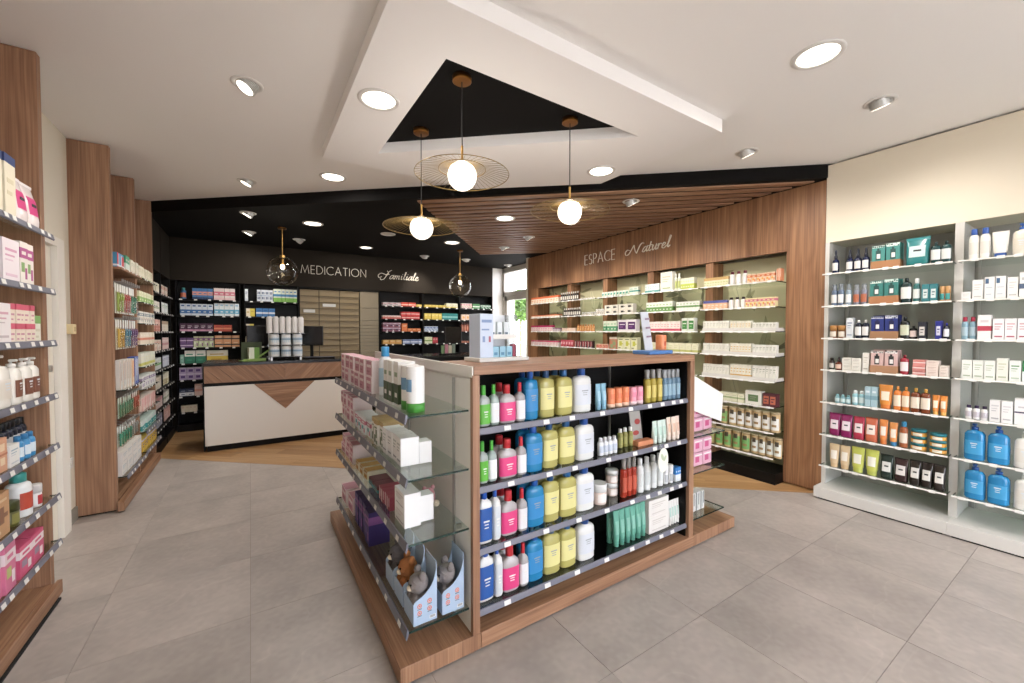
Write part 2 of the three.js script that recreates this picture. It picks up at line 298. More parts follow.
// ------------------------------------------------------------------ pendants
const tubeG = (pts, r, n = 24, closed = false, rs = 6) => new THREE.TubeGeometry(new THREE.CatmullRomCurve3(pts.map((p) => new THREE.Vector3(...p)), closed), n, r, rs, closed);
function wirePendant(x, z, gy, where) {
  const t = thing('wire_disc_pendant', where, 'pendant lamp', x, 2.912, z, 0, 'opal globe pendants with wire discs'), g = gy - 2.912, R = 0.083;
  part(t, 'ceiling_rose', new THREE.LatheGeometry([[0, -0.03], [0.05, -0.03], [0.055, -0.026], [0.055, 0], [0, 0]].map((p) => new THREE.Vector2(...p)), 32), M.bronze);
  part(t, 'cable', cyl(0.0035, 0.0035, -g - R - 0.11, 0, g + R + 0.08, 0, 8), M.cable);
  part(t, 'stem', join([cyl(0.007, 0.007, 0.1, 0, g + R - 0.012, 0, 12), cyl(0.03, 0.018, 0.016, 0, g + R - 0.012, 0, 20)]), M.gold);
  part(t, 'globe', new THREE.SphereGeometry(R, 32, 24).translate(0, g, 0), M.globe);
  const w = [], yc = g + 0.008, ro = 0.27;
  for (const [r, dy] of [[ro, 0], [0.135, 0.03], [0.05, 0.05]]) w.push(new THREE.TorusGeometry(r, 0.0024, 6, 64).rotateX(Math.PI / 2).translate(0, yc + dy, 0));
  for (let i = 0; i < 48; i++) { const a = i / 48 * Math.PI * 2; w.push(tubeG([[Math.cos(a) * 0.05, yc + 0.05, Math.sin(a) * 0.05], [Math.cos(a) * 0.135, yc + 0.03, Math.sin(a) * 0.135], [Math.cos(a) * ro, yc, Math.sin(a) * ro]], 0.0012, 6, false, 4)); }
  part(t, 'wire_disc', join(w), M.wire);
  const L = new THREE.PointLight(WARM, PEND); L.name = 'pendant_light'; L.castShadow = true; L.shadow.radius = 3; L.position.y = g; t.add(L);
}
wirePendant(1.04, -2.141, 2.348, 'opal globe pendant with brass wire disc, highest of the three');
wirePendant(1.059, -2.856, 2.204, 'opal globe pendant with brass wire disc, lowest of the three');
wirePendant(1.869, -2.158, 2.277, 'opal globe pendant with brass wire disc hung before the slats');
function clearPendant(x, z, gy, where) {
  const t = thing('clear_globe_pendant', where, 'pendant lamp', x, 2.8, z, 0, 'clear glass globe pendants'), g = gy - 2.8, R = 0.185;
  part(t, 'ceiling_rose', cyl(0.05, 0.05, 0.02, 0, -0.02, 0, 24), M.bronze);
  part(t, 'stem', join([cyl(0.006, 0.006, -g - R + 0.02, 0, g + R - 0.02, 0, 10), cyl(0.035, 0.03, 0.03, 0, g + R - 0.012, 0, 24)]), M.gold);
  part(t, 'globe', new THREE.SphereGeometry(R, 40, 28).translate(0, g, 0), M.bulbGlass);
  part(t, 'bulb_holder', cyl(0.018, 0.016, 0.07, 0, g + R - 0.1, 0, 16), M.gold);
  part(t, 'bulb', new THREE.SphereGeometry(0.026, 16, 12).scale(1, 1.35, 1).translate(0, g + R - 0.13, 0), M.filament);
  const L = new THREE.PointLight(WARM, PEND * 0.5); L.name = 'bulb_light'; L.castShadow = true; L.position.y = g + R - 0.13; t.add(L);
}
clearPendant(0.363, -6.08, 2.238, 'clear glass globe pendant over the bottle tower');
clearPendant(2.95, -6.165, 2.208, 'clear glass globe pendant near the glass door');

// ------------------------------------------------------------------ shelves with rails and tags
const tagG = new THREE.BoxGeometry(0.036, 0.021, 0.0012), tagInk = new THREE.BoxGeometry(0.022, 0.005, 0.0004);
// a shelf in its own frame: x along, z towards the customer, front edge at z = 0
function shelf(parent, len, depth, o, pos, turn) {
  const t = o.thick ?? 0.008, g = new THREE.Group(); g.position.set(...pos); g.rotation.y = turn; g.name = 'shelf'; parent.add(g);
  const m = part(g, 'shelf_plate', B(-len / 2, len / 2, -t, 0, -depth, -0.004), o.mat ?? M.glass);
  if (o.glass !== false) part(g, 'glass_edge', join([B(-len / 2, len / 2, -t, 0, -0.004, 0), B(-len / 2, -len / 2 + 0.003, -t, 0, -depth, -0.004), B(len / 2 - 0.003, len / 2, -t, 0, -depth, -0.004)]), M.glassEdge);
  for (const s of o.rail ? [] : o.tags ?? []) { const tg = part(g, 'price_tag', tagG, M.tagPaper); tg.position.set(s, -0.004, 0.0012); tg.scale.set(1, 0.7, 1); }
  if (o.rail) {
    const rail = new THREE.Shape(); [[-0.002, 0.004], [0.003, 0.008], [0.006, 0.006], [0.012, -0.024], [0.008, -0.03], [0, -0.012]].forEach((p, i) => (i ? rail.lineTo(...p) : rail.moveTo(...p)));
    const rg = new THREE.ExtrudeGeometry(rail, { depth: len, bevelEnabled: false }).rotateY(-Math.PI / 2).translate(len / 2, 0, 0);
    rg.scale(1, o.railScale ?? 1, 1);
    const r = part(g, 'price_rail', rg, o.rail);
    for (const s of o.tags ?? []) { const tg = part(g, 'price_tag', tagG, M.tagPaper); tg.position.set(s, -0.009 * (o.railScale ?? 1), 0.0125); tg.rotation.x = -0.2; }
  }
  return g;
}
const spread = (len, n, j = 0.03) => Array.from({ length: n }, (_, i) => -len / 2 + len * (i + 0.5) / n + rr(-j, j));
const S_ = 0, W_ = -Math.PI / 2, E_ = Math.PI / 2;

// ------------------------------------------------------------------ island gondola
{
  const t = thing('island_gondola', 'wood framed island gondola with black back and glass end shelves', 'gondola');
  part(t, 'plinth_kick', B(0.52, 2.95, 0, 0.012, -3.28, -1.62), M.kickBlack);
  part(t, 'base', mergeGeometries([grain(RB(0.49, 0.86, 0.012, 0.085, -3.3, -1.59, 0.003), 'z'), grain(RB(0.862, 2.478, 0.012, 0.085, -3.3, -1.59, 0.003), 'x', 0, 0.3), grain(RB(2.48, 2.98, 0.012, 0.085, -3.3, -1.59, 0.003), 'z', 0.4)]), M.wood);
  const st = part(t, 'stile', grain(RB(0.82, 0.856, 0.085, 1.256, -1.615, -1.59, 0.002), 'y'), M.wood);
  part(t, 'stile', grain(RB(2.42, 2.466, 0.085, 1.256, -1.615, -1.59, 0.002), 'y', 0.5), M.wood);
  part(t, 'top', grain(RB(0.826, 2.466, 1.256, 1.295, -1.98, -1.59, 0.002), 'x'), M.wood);
  part(t, 'top_edge', RB(0.818, 0.826, 1.245, 1.295, -3.25, -1.593, 0.002), M.whiteLam, 'white lacquered top edge');
  part(t, 'side_panel', join([B(0.822, 0.849, 0.085, 1.234, -3.25, -1.616), B(0.83, 0.849, 1.234, 1.256, -3.25, -1.616), B(0.8265, 0.849, 1.256, 1.292, -3.25, -1.983)]), M.whiteLam, 'white side panel');
  part(t, 'side_panel', join([B(2.432, 2.464, 0.085, 1.256, -1.98, -1.616), B(2.432, 2.464, 0.085, 0.9, -3.25, -1.98)]), M.whiteLam);
  part(t, 'back_panel', join([B(0.85, 2.43, 0.085, 1.256, -1.98, -1.965), B(0.85, 0.857, 0.086, 1.255, -1.965, -1.616), B(2.414, 2.431, 0.086, 1.255, -1.965, -1.616), B(0.857, 2.414, 0.085, 0.088, -1.965, -1.7)]), M.blackUnit, 'black inner lining');
  for (const x of [1.4, 1.62, 2.05]) part(t, 'upright', B(x, x + 0.012, 0.09, 1.25, -1.964, -1.95), M.steel);
  const L = 1.555, tg = [[0.13, 0.36, 0.53, 0.75, 0.98, 1.15, 1.27, 1.38, 1.46], [0.15, 0.38, 0.55, 0.8, 1.02, 1.2, 1.31, 1.44], [0.13, 0.36, 0.58, 0.79, 1.0, 1.14, 1.25, 1.37, 1.46], [0.13, 0.37, 0.57, 0.79, 1.0, 1.14, 1.27, 1.38]];
  [1.005, 0.737, 0.452, 0.172].forEach((y, i) => shelf(t, L, 0.335, { rail: M.rail, railScale: 0.8, tags: tg[i].map((s) => s - L / 2 + 0.02) }, [1.636, y, -1.612], S_));
  [1.1, 0.835, 0.565, 0.2].forEach((y) => {
    const g = shelf(t, 1.63, 0.28, { rail: M.rail, railScale: 1.15, tags: spread(1.62, 9) }, [0.535, y, -2.435], W_);
    part(g, 'bracket', B(-0.74, -0.734, -0.03, -0.008, -0.28, -0.24), M.steel); part(g, 'bracket', B(0.734, 0.74, -0.03, -0.008, -0.28, -0.24), M.steel);
  });
  part(t, 'upright', B(0.812, 0.821, 0.09, 1.23, -1.79, -1.775), M.steel); part(t, 'upright', B(0.812, 0.821, 0.09, 1.23, -2.45, -2.435), M.steel);
  [0.735, 0.485, 0.17].forEach((y) => shelf(t, 1.6, 0.42, { rail: null }, [2.89, y, -2.42], E_));
}

// ------------------------------------------------------------------ white wall bays
const mural = (() => {
  const c = document.createElement('canvas'); c.width = 1024; c.height = 512; const k = c.getContext('2d'); k.fillStyle = '#cdc6a0'; k.fillRect(0, 0, 1024, 512);
  let q = 99; const r = () => { q = (q * 1664525 + 1013904223) >>> 0; return q / 4294967296; };
  for (let i = 0; i < 70; i++) {
    const x = r() * 1024, y = r() * 512, a = r() * 6.28, l = 60 + r() * 120, w = l * (0.16 + r() * 0.16), g = r();
    k.save(); k.translate(x, y); k.rotate(a); k.globalAlpha = 0.35 + r() * 0.4; k.fillStyle = g < 0.4 ? '#5d5b48' : g < 0.75 ? '#98946e' : '#ddd7b4';
    k.beginPath(); k.moveTo(-l / 2, 0); k.quadraticCurveTo(0, -w, l / 2, 0); k.quadraticCurveTo(0, w, -l / 2, 0); k.fill(); k.strokeStyle = '#6e6b50'; k.lineWidth = 1.5; k.beginPath(); k.moveTo(-l / 2, 0); k.lineTo(l / 2, 0); k.stroke(); k.restore();
  }
  const t = new THREE.CanvasTexture(c); t.colorSpace = THREE.SRGBColorSpace; t.wrapS = t.wrapT = THREE.RepeatWrapping; t.repeat.set(0.45, 0.9); return t;
})();
{
  struct('wall_right_fascia', RB(4.28, 4.67, 2.23, 2.905, -1.52, 2.69, 0.002), M.cream, 'cream fascia above the white shelving bays', 'wall');
  const spots = [[-1.49, -0.735, 'white open bay beside the wide wood panel'], [-0.69, 0.06, 'white open bay beyond the mullion'], [0.105, 0.86, 'white open bay third along from the wood panel']];
  spots.forEach(([z0, z1, where], b) => {
    const t = thing('white_shelf_bay', where, 'shelving'), L = z1 - z0, zc = (z0 + z1) / 2;
    part(t, 'back_panel', B(4.64, 4.66, 0.1, 2.23, z0, z1), M.greyBack);
    part(t, 'side_panel', B(4.28, 4.66, 0.1, 2.23, z0 - (b ? 0.0225 : 0.03), z0), M.whiteUnit); part(t, 'side_panel', B(4.28, 4.66, 0.1, 2.23, z1, z1 + 0.0225), M.whiteUnit);
    part(t, 'plinth', RB(4.12, 4.66, 0.012, 0.1, z0 - (b ? 0.0225 : 0.03), z1 + 0.0225, 0.003), M.whiteUnit); part(t, 'kick', B(4.135, 4.6, 0, 0.012, z0, z1), M.kickBlack);
    for (const y of [1.945, 1.667, 1.392, 1.12, 0.84, 0.557, 0.285]) shelf(t, L + 0.02, 0.46, { rail: M.railWhite, railScale: 0.3, tags: spread(L, 7) }, [4.175, y, zc], W_);
    part(t, 'upright', B(4.625, 4.64, 0.1, 2.22, z0 + 0.02, z0 + 0.035), M.steel); part(t, 'upright', B(4.625, 4.64, 0.1, 2.22, z1 - 0.035, z1 - 0.02), M.steel);
  });
}

// ------------------------------------------------------------------ natural wall
{
  const wall = struct('wall_right_cladding', null, null, 'wood clad wall with the natural section title', 'wall');
  const wpart = (n, x0, x1, y0, y1, z0, z1, oy = 0) => part(wall, n, grain(RB(x0, x1, y0, y1, z0, z1, 0.0015), 'y', oy, oy), M.woodWall);
  wpart('fascia_board', 4.28, 4.32, 2.21, 2.785, -6.09, -1.83, 0.2); wpart('end_panel', 4.28, 4.66, 0.012, 2.785, -1.83, -1.522, 0.7); wpart('end_panel', 4.28, 4.66, 0.0, 2.21, -6.09, -5.78, 1.3);
  const zs = [-5.78, -4.97, -4.185, -3.4, -2.61, -1.83];
  for (let i = 1; i < 5; i++) wpart('mullion', 4.3, 4.5, 0.08, 2.21, zs[i] - 0.045, zs[i] + 0.045, i);
  const names = ['natural shelf bay by the glass door', 'natural shelf bay second from the glass door', 'middle natural shelf bay under the title', 'natural shelf bay second from wood panel', 'natural shelf bay beside the wide wood panel'];
  for (let b = 0; b < 5; b++) {
    const z0 = zs[b], z1 = zs[b + 1], t = thing('natural_shelf_bay', names[b], 'shelving'), L = z1 - z0 - 0.03, zc = (z0 + z1) / 2;
    part(t, 'back_panel', grain(B(4.5, 4.52, 0.08, 2.21, z0 + 0.046, z1 - 0.046), 'y'), new THREE.MeshStandardMaterial({ map: mural, roughness: 0.35 }), 'olive back panel printed with large leaves');
    part(t, 'base', B(4.13, 4.5, 0, 0.1, z0 + 0.002, z1 - 0.002), M.blackUnit);
    for (const y of [1.925, 1.685, 1.45, 1.212, 0.972, 0.732, 0.49, 0.248]) shelf(t, L, 0.36, { rail: M.railWhite, railScale: 0.3, tags: spread(L, 6) }, [4.12, y, zc], W_);
    if (b === 4) for (const y of [1.45, 1.212, 0.972]) part(t, 'stock_tray', join([B(4.13, 4.136, y, y + 0.035, z0 + 0.03, z1 - 0.012), B(4.136, 4.3, y, y + 0.0035, z0 + 0.03, z1 - 0.012), B(4.136, 4.3, y, y + 0.035, z1 - 0.016, z1 - 0.012)]), M.railWhite);
  }
}

// ------------------------------------------------------------------ back wall units
{
  const bays = [[-0.9, -0.125, 'black shelf bay in the back corner'], [-0.08, 0.678, 'black shelf bay beside the drawer cabinet'], [1.975, 2.793, 'black shelf bay past the roller shutter'], [2.8, 3.573, 'black shelf bay behind the till screen'], [3.58, 4.345, 'black shelf bay by the white jamb']];
  for (const [x0, x1, where] of bays) {
    const t = thing('black_shelf_bay', where, 'shelving'), L = x1 - x0, xc = (x0 + x1) / 2;
    part(t, 'back_panel', B(x0, x1, 0.05, 2.19, -7.65, -7.64), M.blackUnit); part(t, 'side_panel', B(x0, x0 + 0.012, 0.1, 2.19, -7.64, -7.49), M.blackUnit); part(t, 'side_panel', B(x1 - 0.012, x1, 0.1, 2.19, -7.64, -7.49), M.blackUnit);
    part(t, 'base', B(x0, x1, 0, 0.1, -7.64, -7.46), M.blackUnit);
    for (const y of [1.915, 1.678, 1.447, 1.215, 0.985, 0.748, 0.512, 0.282]) shelf(t, L - 0.03, 0.21, { rail: M.blackUnit, glass: false, mat: M.blackUnit, thick: 0.016, railScale: 0.6, tags: spread(L, 5) }, [xc, y, -7.428], S_);
  }
  const d = thing('drawer_cabinet', 'tall beige pharmacy drawer cabinet on the back wall', 'cabinet');
  part(d, 'carcass', join([B(0.688, 1.634, 0.05, 2.17, -7.65, -7.56), B(0.688, 1.965, 2.165, 2.185, -7.6, -7.49)]), M.kickBlack);
  for (let c = 0; c < 3; c++) for (let r = 0; r < 19; r++) {
    const x0 = [0.694, 0.986, 1.309][c], x1 = [0.976, 1.299, 1.628][c], y1 = 2.15 - r * 0.104;
    const g = part(d, 'drawer', join([B(x0, x1, y1 - 0.092, y1 - 0.012, -7.545, -7.535), B(x0, x1, y1 - 0.012, y1 - 0.004, -7.545, -7.505), B(x0, x1, y1 - 0.1, y1 - 0.092, -7.56, -7.52)]), M.drawer);
    if ((c === 1 && r === 2) || (c === 0 && r === 3)) part(g, 'stock', B(x0 + 0.05, x1 - 0.06, y1 - 0.07, y1 - 0.02, -7.535, -7.512), M.railWhite, 'white stock showing at the drawer front');
  }
  const sh = thing('roller_shutter', 'closed beige roller shutter beside the drawers', 'shutter');
  const ys = [2.16, 1.866, 1.646]; for (let y = 1.56; y > 0.3; y -= 0.0615) ys.push(y);
  for (let i = 0; i < ys.length - 1; i++) part(sh, 'slat', RB(1.64, 1.965, ys[i + 1] + 0.004, ys[i], -7.56, -7.52, 0.003), M.shutter);
}
// ------------------------------------------------------------------ black side bays and the wooden fins
{
  for (const [z0, z1, where, k] of [[-6.76, -6.08, 'black side bay next to the wooden fin'], [-7.44, -6.8, 'black side bay running into the corner']]) {
    const t = thing('black_side_bay', where, 'shelving'), L = z1 - z0, zc = (z0 + z1) / 2;
    part(t, 'back_panel', B(-1.154, -1.14, 0.05, 2.795, z0 - 0.02, z1), M.blackUnit); part(t, 'header', B(-1.139, -0.95, 2.19, 2.79, z0 - 0.02, z1), M.blackWall); part(t, 'side_panel', B(-1.139, -0.95, 0, 2.19, z0 - 0.02, z0), M.blackUnit); part(t, 'base', B(-1.139, -0.92, 0, 0.1, z0, z1), M.blackUnit);
    for (const y of [1.915, 1.678, 1.447, 1.215, 0.985, 0.748, 0.512, 0.282]) shelf(t, L, 0.22, { rail: M.blackUnit, glass: false, mat: M.blackUnit, thick: 0.016, railScale: 0.6, tags: spread(L, 4) }, [-0.925, y, zc], E_);
  }
  const fin = (z, where, x1 = -0.922) => { const t = thing('wooden_fin', where, 'partition'); t.userData.kind = 'structure'; part(t, 'board', grain(RB(-1.155, x1, 0.012, 2.915, z - 0.05, z, 0.002), 'y', z, z), M.wood); part(t, 'kick', B(-1.15, x1 - 0.01, 0, 0.012, z - 0.045, z - 0.01), M.kickBlack); };
  fin(-4.44, 'broad wooden pillar beside the cream side door'); fin(-5.245, 'wooden fin behind the broad pillar'); fin(-6.055, 'last wooden fin at the black fascia'); fin(-3.165, 'wooden fin at the end of the unit by the side door', -0.925);
  const t = thing('hook_wall_unit', 'wooden wall unit with hooks and shelves between the fins', 'shelving');
  for (const [z0, z1] of [[-5.243, -4.492], [-6.053, -5.297]]) part(t, 'back_panel', grain(B(-1.154, -1.13, 0.085, 2.91, z0, z1), 'y', z0), M.wood);
  part(t, 'base', mergeGeometries([grain(RB(-0.91, -0.868, 0.012, 0.085, -5.98, -4.39, 0.003), 'z'), grain(RB(-1.153, -0.912, 0.012, 0.085, -5.243, -4.495, 0.002), 'z'), grain(RB(-1.153, -0.912, 0.012, 0.085, -5.98, -5.3, 0.002), 'z')]), M.wood);
  for (const y of [1.975, 0.97, 0.26]) shelf(t, 0.74, 0.26, { rail: y > 0.5 ? null : M.rail, tags: spread(0.7, 5), mat: y > 1.5 ? M.wood : M.glass, glass: y < 1.5, thick: y > 1.5 ? 0.018 : 0.008 }, [-0.87, y, -4.868], E_);
  for (const y of [1.975, 1.74, 1.53, 1.32, 1.1, 0.88, 0.66, 0.46, 0.26]) shelf(t, 0.74, 0.25, { rail: y > 0.5 ? null : M.rail, tags: spread(0.7, 5) }, [-0.88, y, -5.675], E_);
  for (const [y, n] of [[1.86, 9], [1.56, 9], [0.91, 9], [0.67, 8]]) for (let i = 0; i < n; i++) { const z = -4.54 - i * 0.66 / n; part(t, 'hook', join([B(-1.15, -0.88, y - 0.003, y + 0.003, z - 0.003, z + 0.003), B(-0.884, -0.878, y, y + 0.02, z - 0.003, z + 0.003), B(-0.878, -0.874, y - 0.002, y + 0.022, z - 0.016, z + 0.016)]), M.steel); }
  const f = thing('door_side_unit', 'wooden wall unit with grey railed shelves by the side door', 'shelving');
  part(f, 'back_panel', grain(B(-1.154, -1.13, 0.085, 2.91, -3.163, -1.6), 'y'), M.wood);
  part(f, 'base', mergeGeometries([grain(RB(-0.911, -0.89, 0.012, 0.085, -3.2, -1.6, 0.003), 'z'), grain(RB(-1.153, -0.912, 0.012, 0.085, -3.163, -1.6, 0.002), 'z')]), M.wood); part(f, 'kick', B(-1.14, -0.88, 0, 0.012, -3.14, -1.62), M.kickBlack);
  [1.965, 1.672, 1.397, 1.112, 0.84, 0.563, 0.312].forEach((y) => { shelf(f, 1.57, 0.235, { rail: M.rail, railScale: 0.9, tags: spread(1.57, 13) }, [-0.892, y, -2.4], E_); });
}

// ------------------------------------------------------------------ counters
function counter(x0, x1, where, chevron) {
  const front = chevron ? M.whiteLam : M.blackUnit;
  const t = thing('sales_counter', where, 'counter'), z = -6.02;
  part(t, 'plinth', B(x0 + 0.03, x1 - 0.03, 0, 0.08, z - 0.6, z - 0.03), M.blackUnit);
  part(t, 'front_panel', RB(x0 + 0.012, x1 - 0.012, 0.075, 0.79, z - 0.05, z, 0.002), front);
  part(t, 'end_panel', B(x0, x0 + 0.012, 0.02, 1.04, z - 0.62, z + 0.015), M.blackUnit); part(t, 'end_panel', B(x1 - 0.012, x1, 0.02, 1.04, z - 0.62, z + 0.015), M.blackUnit);
  part(t, 'black_rail', B(x0 + 0.012, x1 - 0.012, 0.79, 0.83, z - 0.05, z - 0.004), M.blackUnit);
  part(t, 'body', B(x0 + 0.012, x1 - 0.012, 0.08, 1.03, z - 0.6, z - 0.05), M.blackUnit);
  // wooden band of slanted boards
  if (!chevron) part(t, 'fascia', B(x0 + 0.012, x1 - 0.012, 0.83, 1.035, z - 0.05, z), M.blackUnit);
  else for (const side of [1, -1]) for (let x = x0 - 0.26; x < x1 + 0.26; x += 0.13) {
    const c = chevron, y0 = 0.83, y1 = 1.035, sl = 0.2 * side;
    let poly = [[x, y1], [x + 0.127, y1], [x + 0.127 + sl, y0], [x + sl, y0]];
    poly = clip(clip(poly, (p) => p[0] - x0 - 0.013), (p) => x1 - 0.013 - p[0]);
    poly = clip(poly, (p) => (c - p[0]) * side - 0.001);
    if (poly.length < 3) continue;
    const g = prism(poly.map(([a, b]) => [a, -b]), 0, 0.022).rotateX(Math.PI / 2).translate(0, 0, z - 0.012), P = g.attributes.position, uv = new Float32Array(P.count * 2), o1 = rr(0, 4);
    for (let k = 0; k < P.count; k++) { const a = P.getX(k), b = P.getY(k); uv[2 * k] = a * 0.72 + b * 0.7 * side + o1; uv[2 * k + 1] = (a * 0.7 * side - b * 0.72) + o1; }
    g.setAttribute('uv', new THREE.BufferAttribute(uv, 2)); part(t, 'band_board', g, M.wood);
  }
  const tri = chevron && new THREE.Shape(); if (tri) { tri.moveTo(chevron - 0.345, 0.79); tri.lineTo(chevron + 0.345, 0.79); tri.lineTo(chevron, 0.45);
  part(t, 'chevron', grain(new THREE.ExtrudeGeometry(tri, { depth: 0.008, bevelEnabled: false }).translate(0, 0, z), 'x', 0.3, 0.3), M.wood, 'wooden downward triangle'); }
  part(t, 'worktop', RB(x0 - 0.005, x1 + 0.005, 1.035, 1.07, z - 0.68, z + 0.02, 0.003), M.blackGloss);
}
counter(-0.484, 1.25, 'white sales counter with wooden chevron under the bottle tower', 0.372);
counter(1.75, 3.5, 'plain black sales counter near the glass door', 0);

const SHELF = {"G1":["S",-1.645,1.005],"G2":["S",-1.645,0.737],"G3":["S",-1.645,0.452],"G4":["S",-1.645,0.172],"E1":["W",0.56,1.1],"E2":["W",0.56,0.835],"E3":["W",0.56,0.565],"E4":["W",0.56,0.2],"W1":["W",4.2,1.945],"V1":["W",4.2,1.945],"W2":["W",4.2,1.667],"V2":["W",4.2,1.667],"W3":["W",4.2,1.392],"V3":["W",4.2,1.392],"W4":["W",4.2,1.12],"V4":["W",4.2,1.12],"W5":["W",4.2,0.84],"V5":["W",4.2,0.84],"W6":["W",4.2,0.557],"V6":["W",4.2,0.557],"W7":["W",4.2,0.285],"V7":["W",4.2,0.285],"N51":["W",4.15,1.925],"N52":["W",4.15,1.685],"N53":["W",4.15,1.4545],"N54":["W",4.15,1.2165],"N55":["W",4.15,0.9764999999999999],"N56":["W",4.15,0.732],"N57":["W",4.15,0.49],"N58":["W",4.15,0.248],"N41":["W",4.15,1.925],"N42":["W",4.15,1.685],"N43":["W",4.15,1.45],"N44":["W",4.15,1.212],"N31":["W",4.15,1.925],"N32":["W",4.15,1.685],"N33":["W",4.15,1.45],"N34":["W",4.15,1.212],"N21":["W",4.15,1.925],"N22":["W",4.15,1.685],"N23":["W",4.15,1.45],"N24":["W",4.15,1.212],"N11":["W",4.15,1.925],"N12":["W",4.15,1.685],"N13":["W",4.15,1.45],"N14":["W",4.15,1.212],"A1":["S",-7.45,1.915],"A2":["S",-7.45,1.678],"A3":["S",-7.45,1.447],"A4":["S",-7.45,1.215],"A5":["S",-7.45,0.985],"A6":["S",-7.45,0.748],"A7":["S",-7.45,0.512],"A8":["S",-7.45,0.282],"B1":["S",-7.45,1.915],"B2":["S",-7.45,1.678],"B3":["S",-7.45,1.447],"B4":["S",-7.45,1.215],"C1":["S",-7.45,1.915],"C2":["S",-7.45,1.678],"C3":["S",-7.45,1.447],"C4":["S",-7.45,1.215],"D1":["S",-7.45,1.915],"D2":["S",-7.45,1.678],"D3":["S",-7.45,1.447],"D4":["S",-7.45,1.215],"Q1":["S",-7.45,1.915],"Q2":["S",-7.45,1.678],"Q3":["S",-7.45,1.447],"Q4":["S",-7.45,1.215],"F1":["E",-0.9,1.965],"F2":["E",-0.9,1.672],"F3":["E",-0.9,1.397],"F4":["E",-0.9,1.112],"F5":["E",-0.9,0.84],"F6":["E",-0.9,0.563],"F7":["E",-0.9,0.312],"M1":["E",-0.89,1.975],"M2":["E",-0.89,1.6],"M3":["E",-0.89,1.3],"M4":["E",-0.89,0.97],"M5":["E",-0.89,0.73],"M6":["E",-0.89,0.49],"M7":["E",-0.89,0.26],"P1":["E",-0.9,1.975],"P2":["E",-0.9,1.74],"P3":["E",-0.9,1.53],"P4":["E",-0.9,1.32],"P5":["E",-0.9,1.1],"P6":["E",-0.9,0.88],"P7":["E",-0.9,0.66],"P8":["E",-0.9,0.46],"P9":["E",-0.9,0.26],"D1x":["E",-0.95,1.915],"D1y":["E",-0.95,1.915],"D2x":["E",-0.95,1.678],"D2y":["E",-0.95,1.678],"D3x":["E",-0.95,1.447],"D3y":["E",-0.95,1.447],"D4x":["E",-0.95,1.215],"D4y":["E",-0.95,1.215],"D5x":["E",-0.95,0.985],"D5y":["E",-0.95,0.985],"D6x":["E",-0.95,0.748],"D6y":["E",-0.95,0.748],"D7x":["E",-0.95,0.512],"D7y":["E",-0.95,0.512],"D8x":["E",-0.95,0.282],"D8y":["E",-0.95,0.282]};
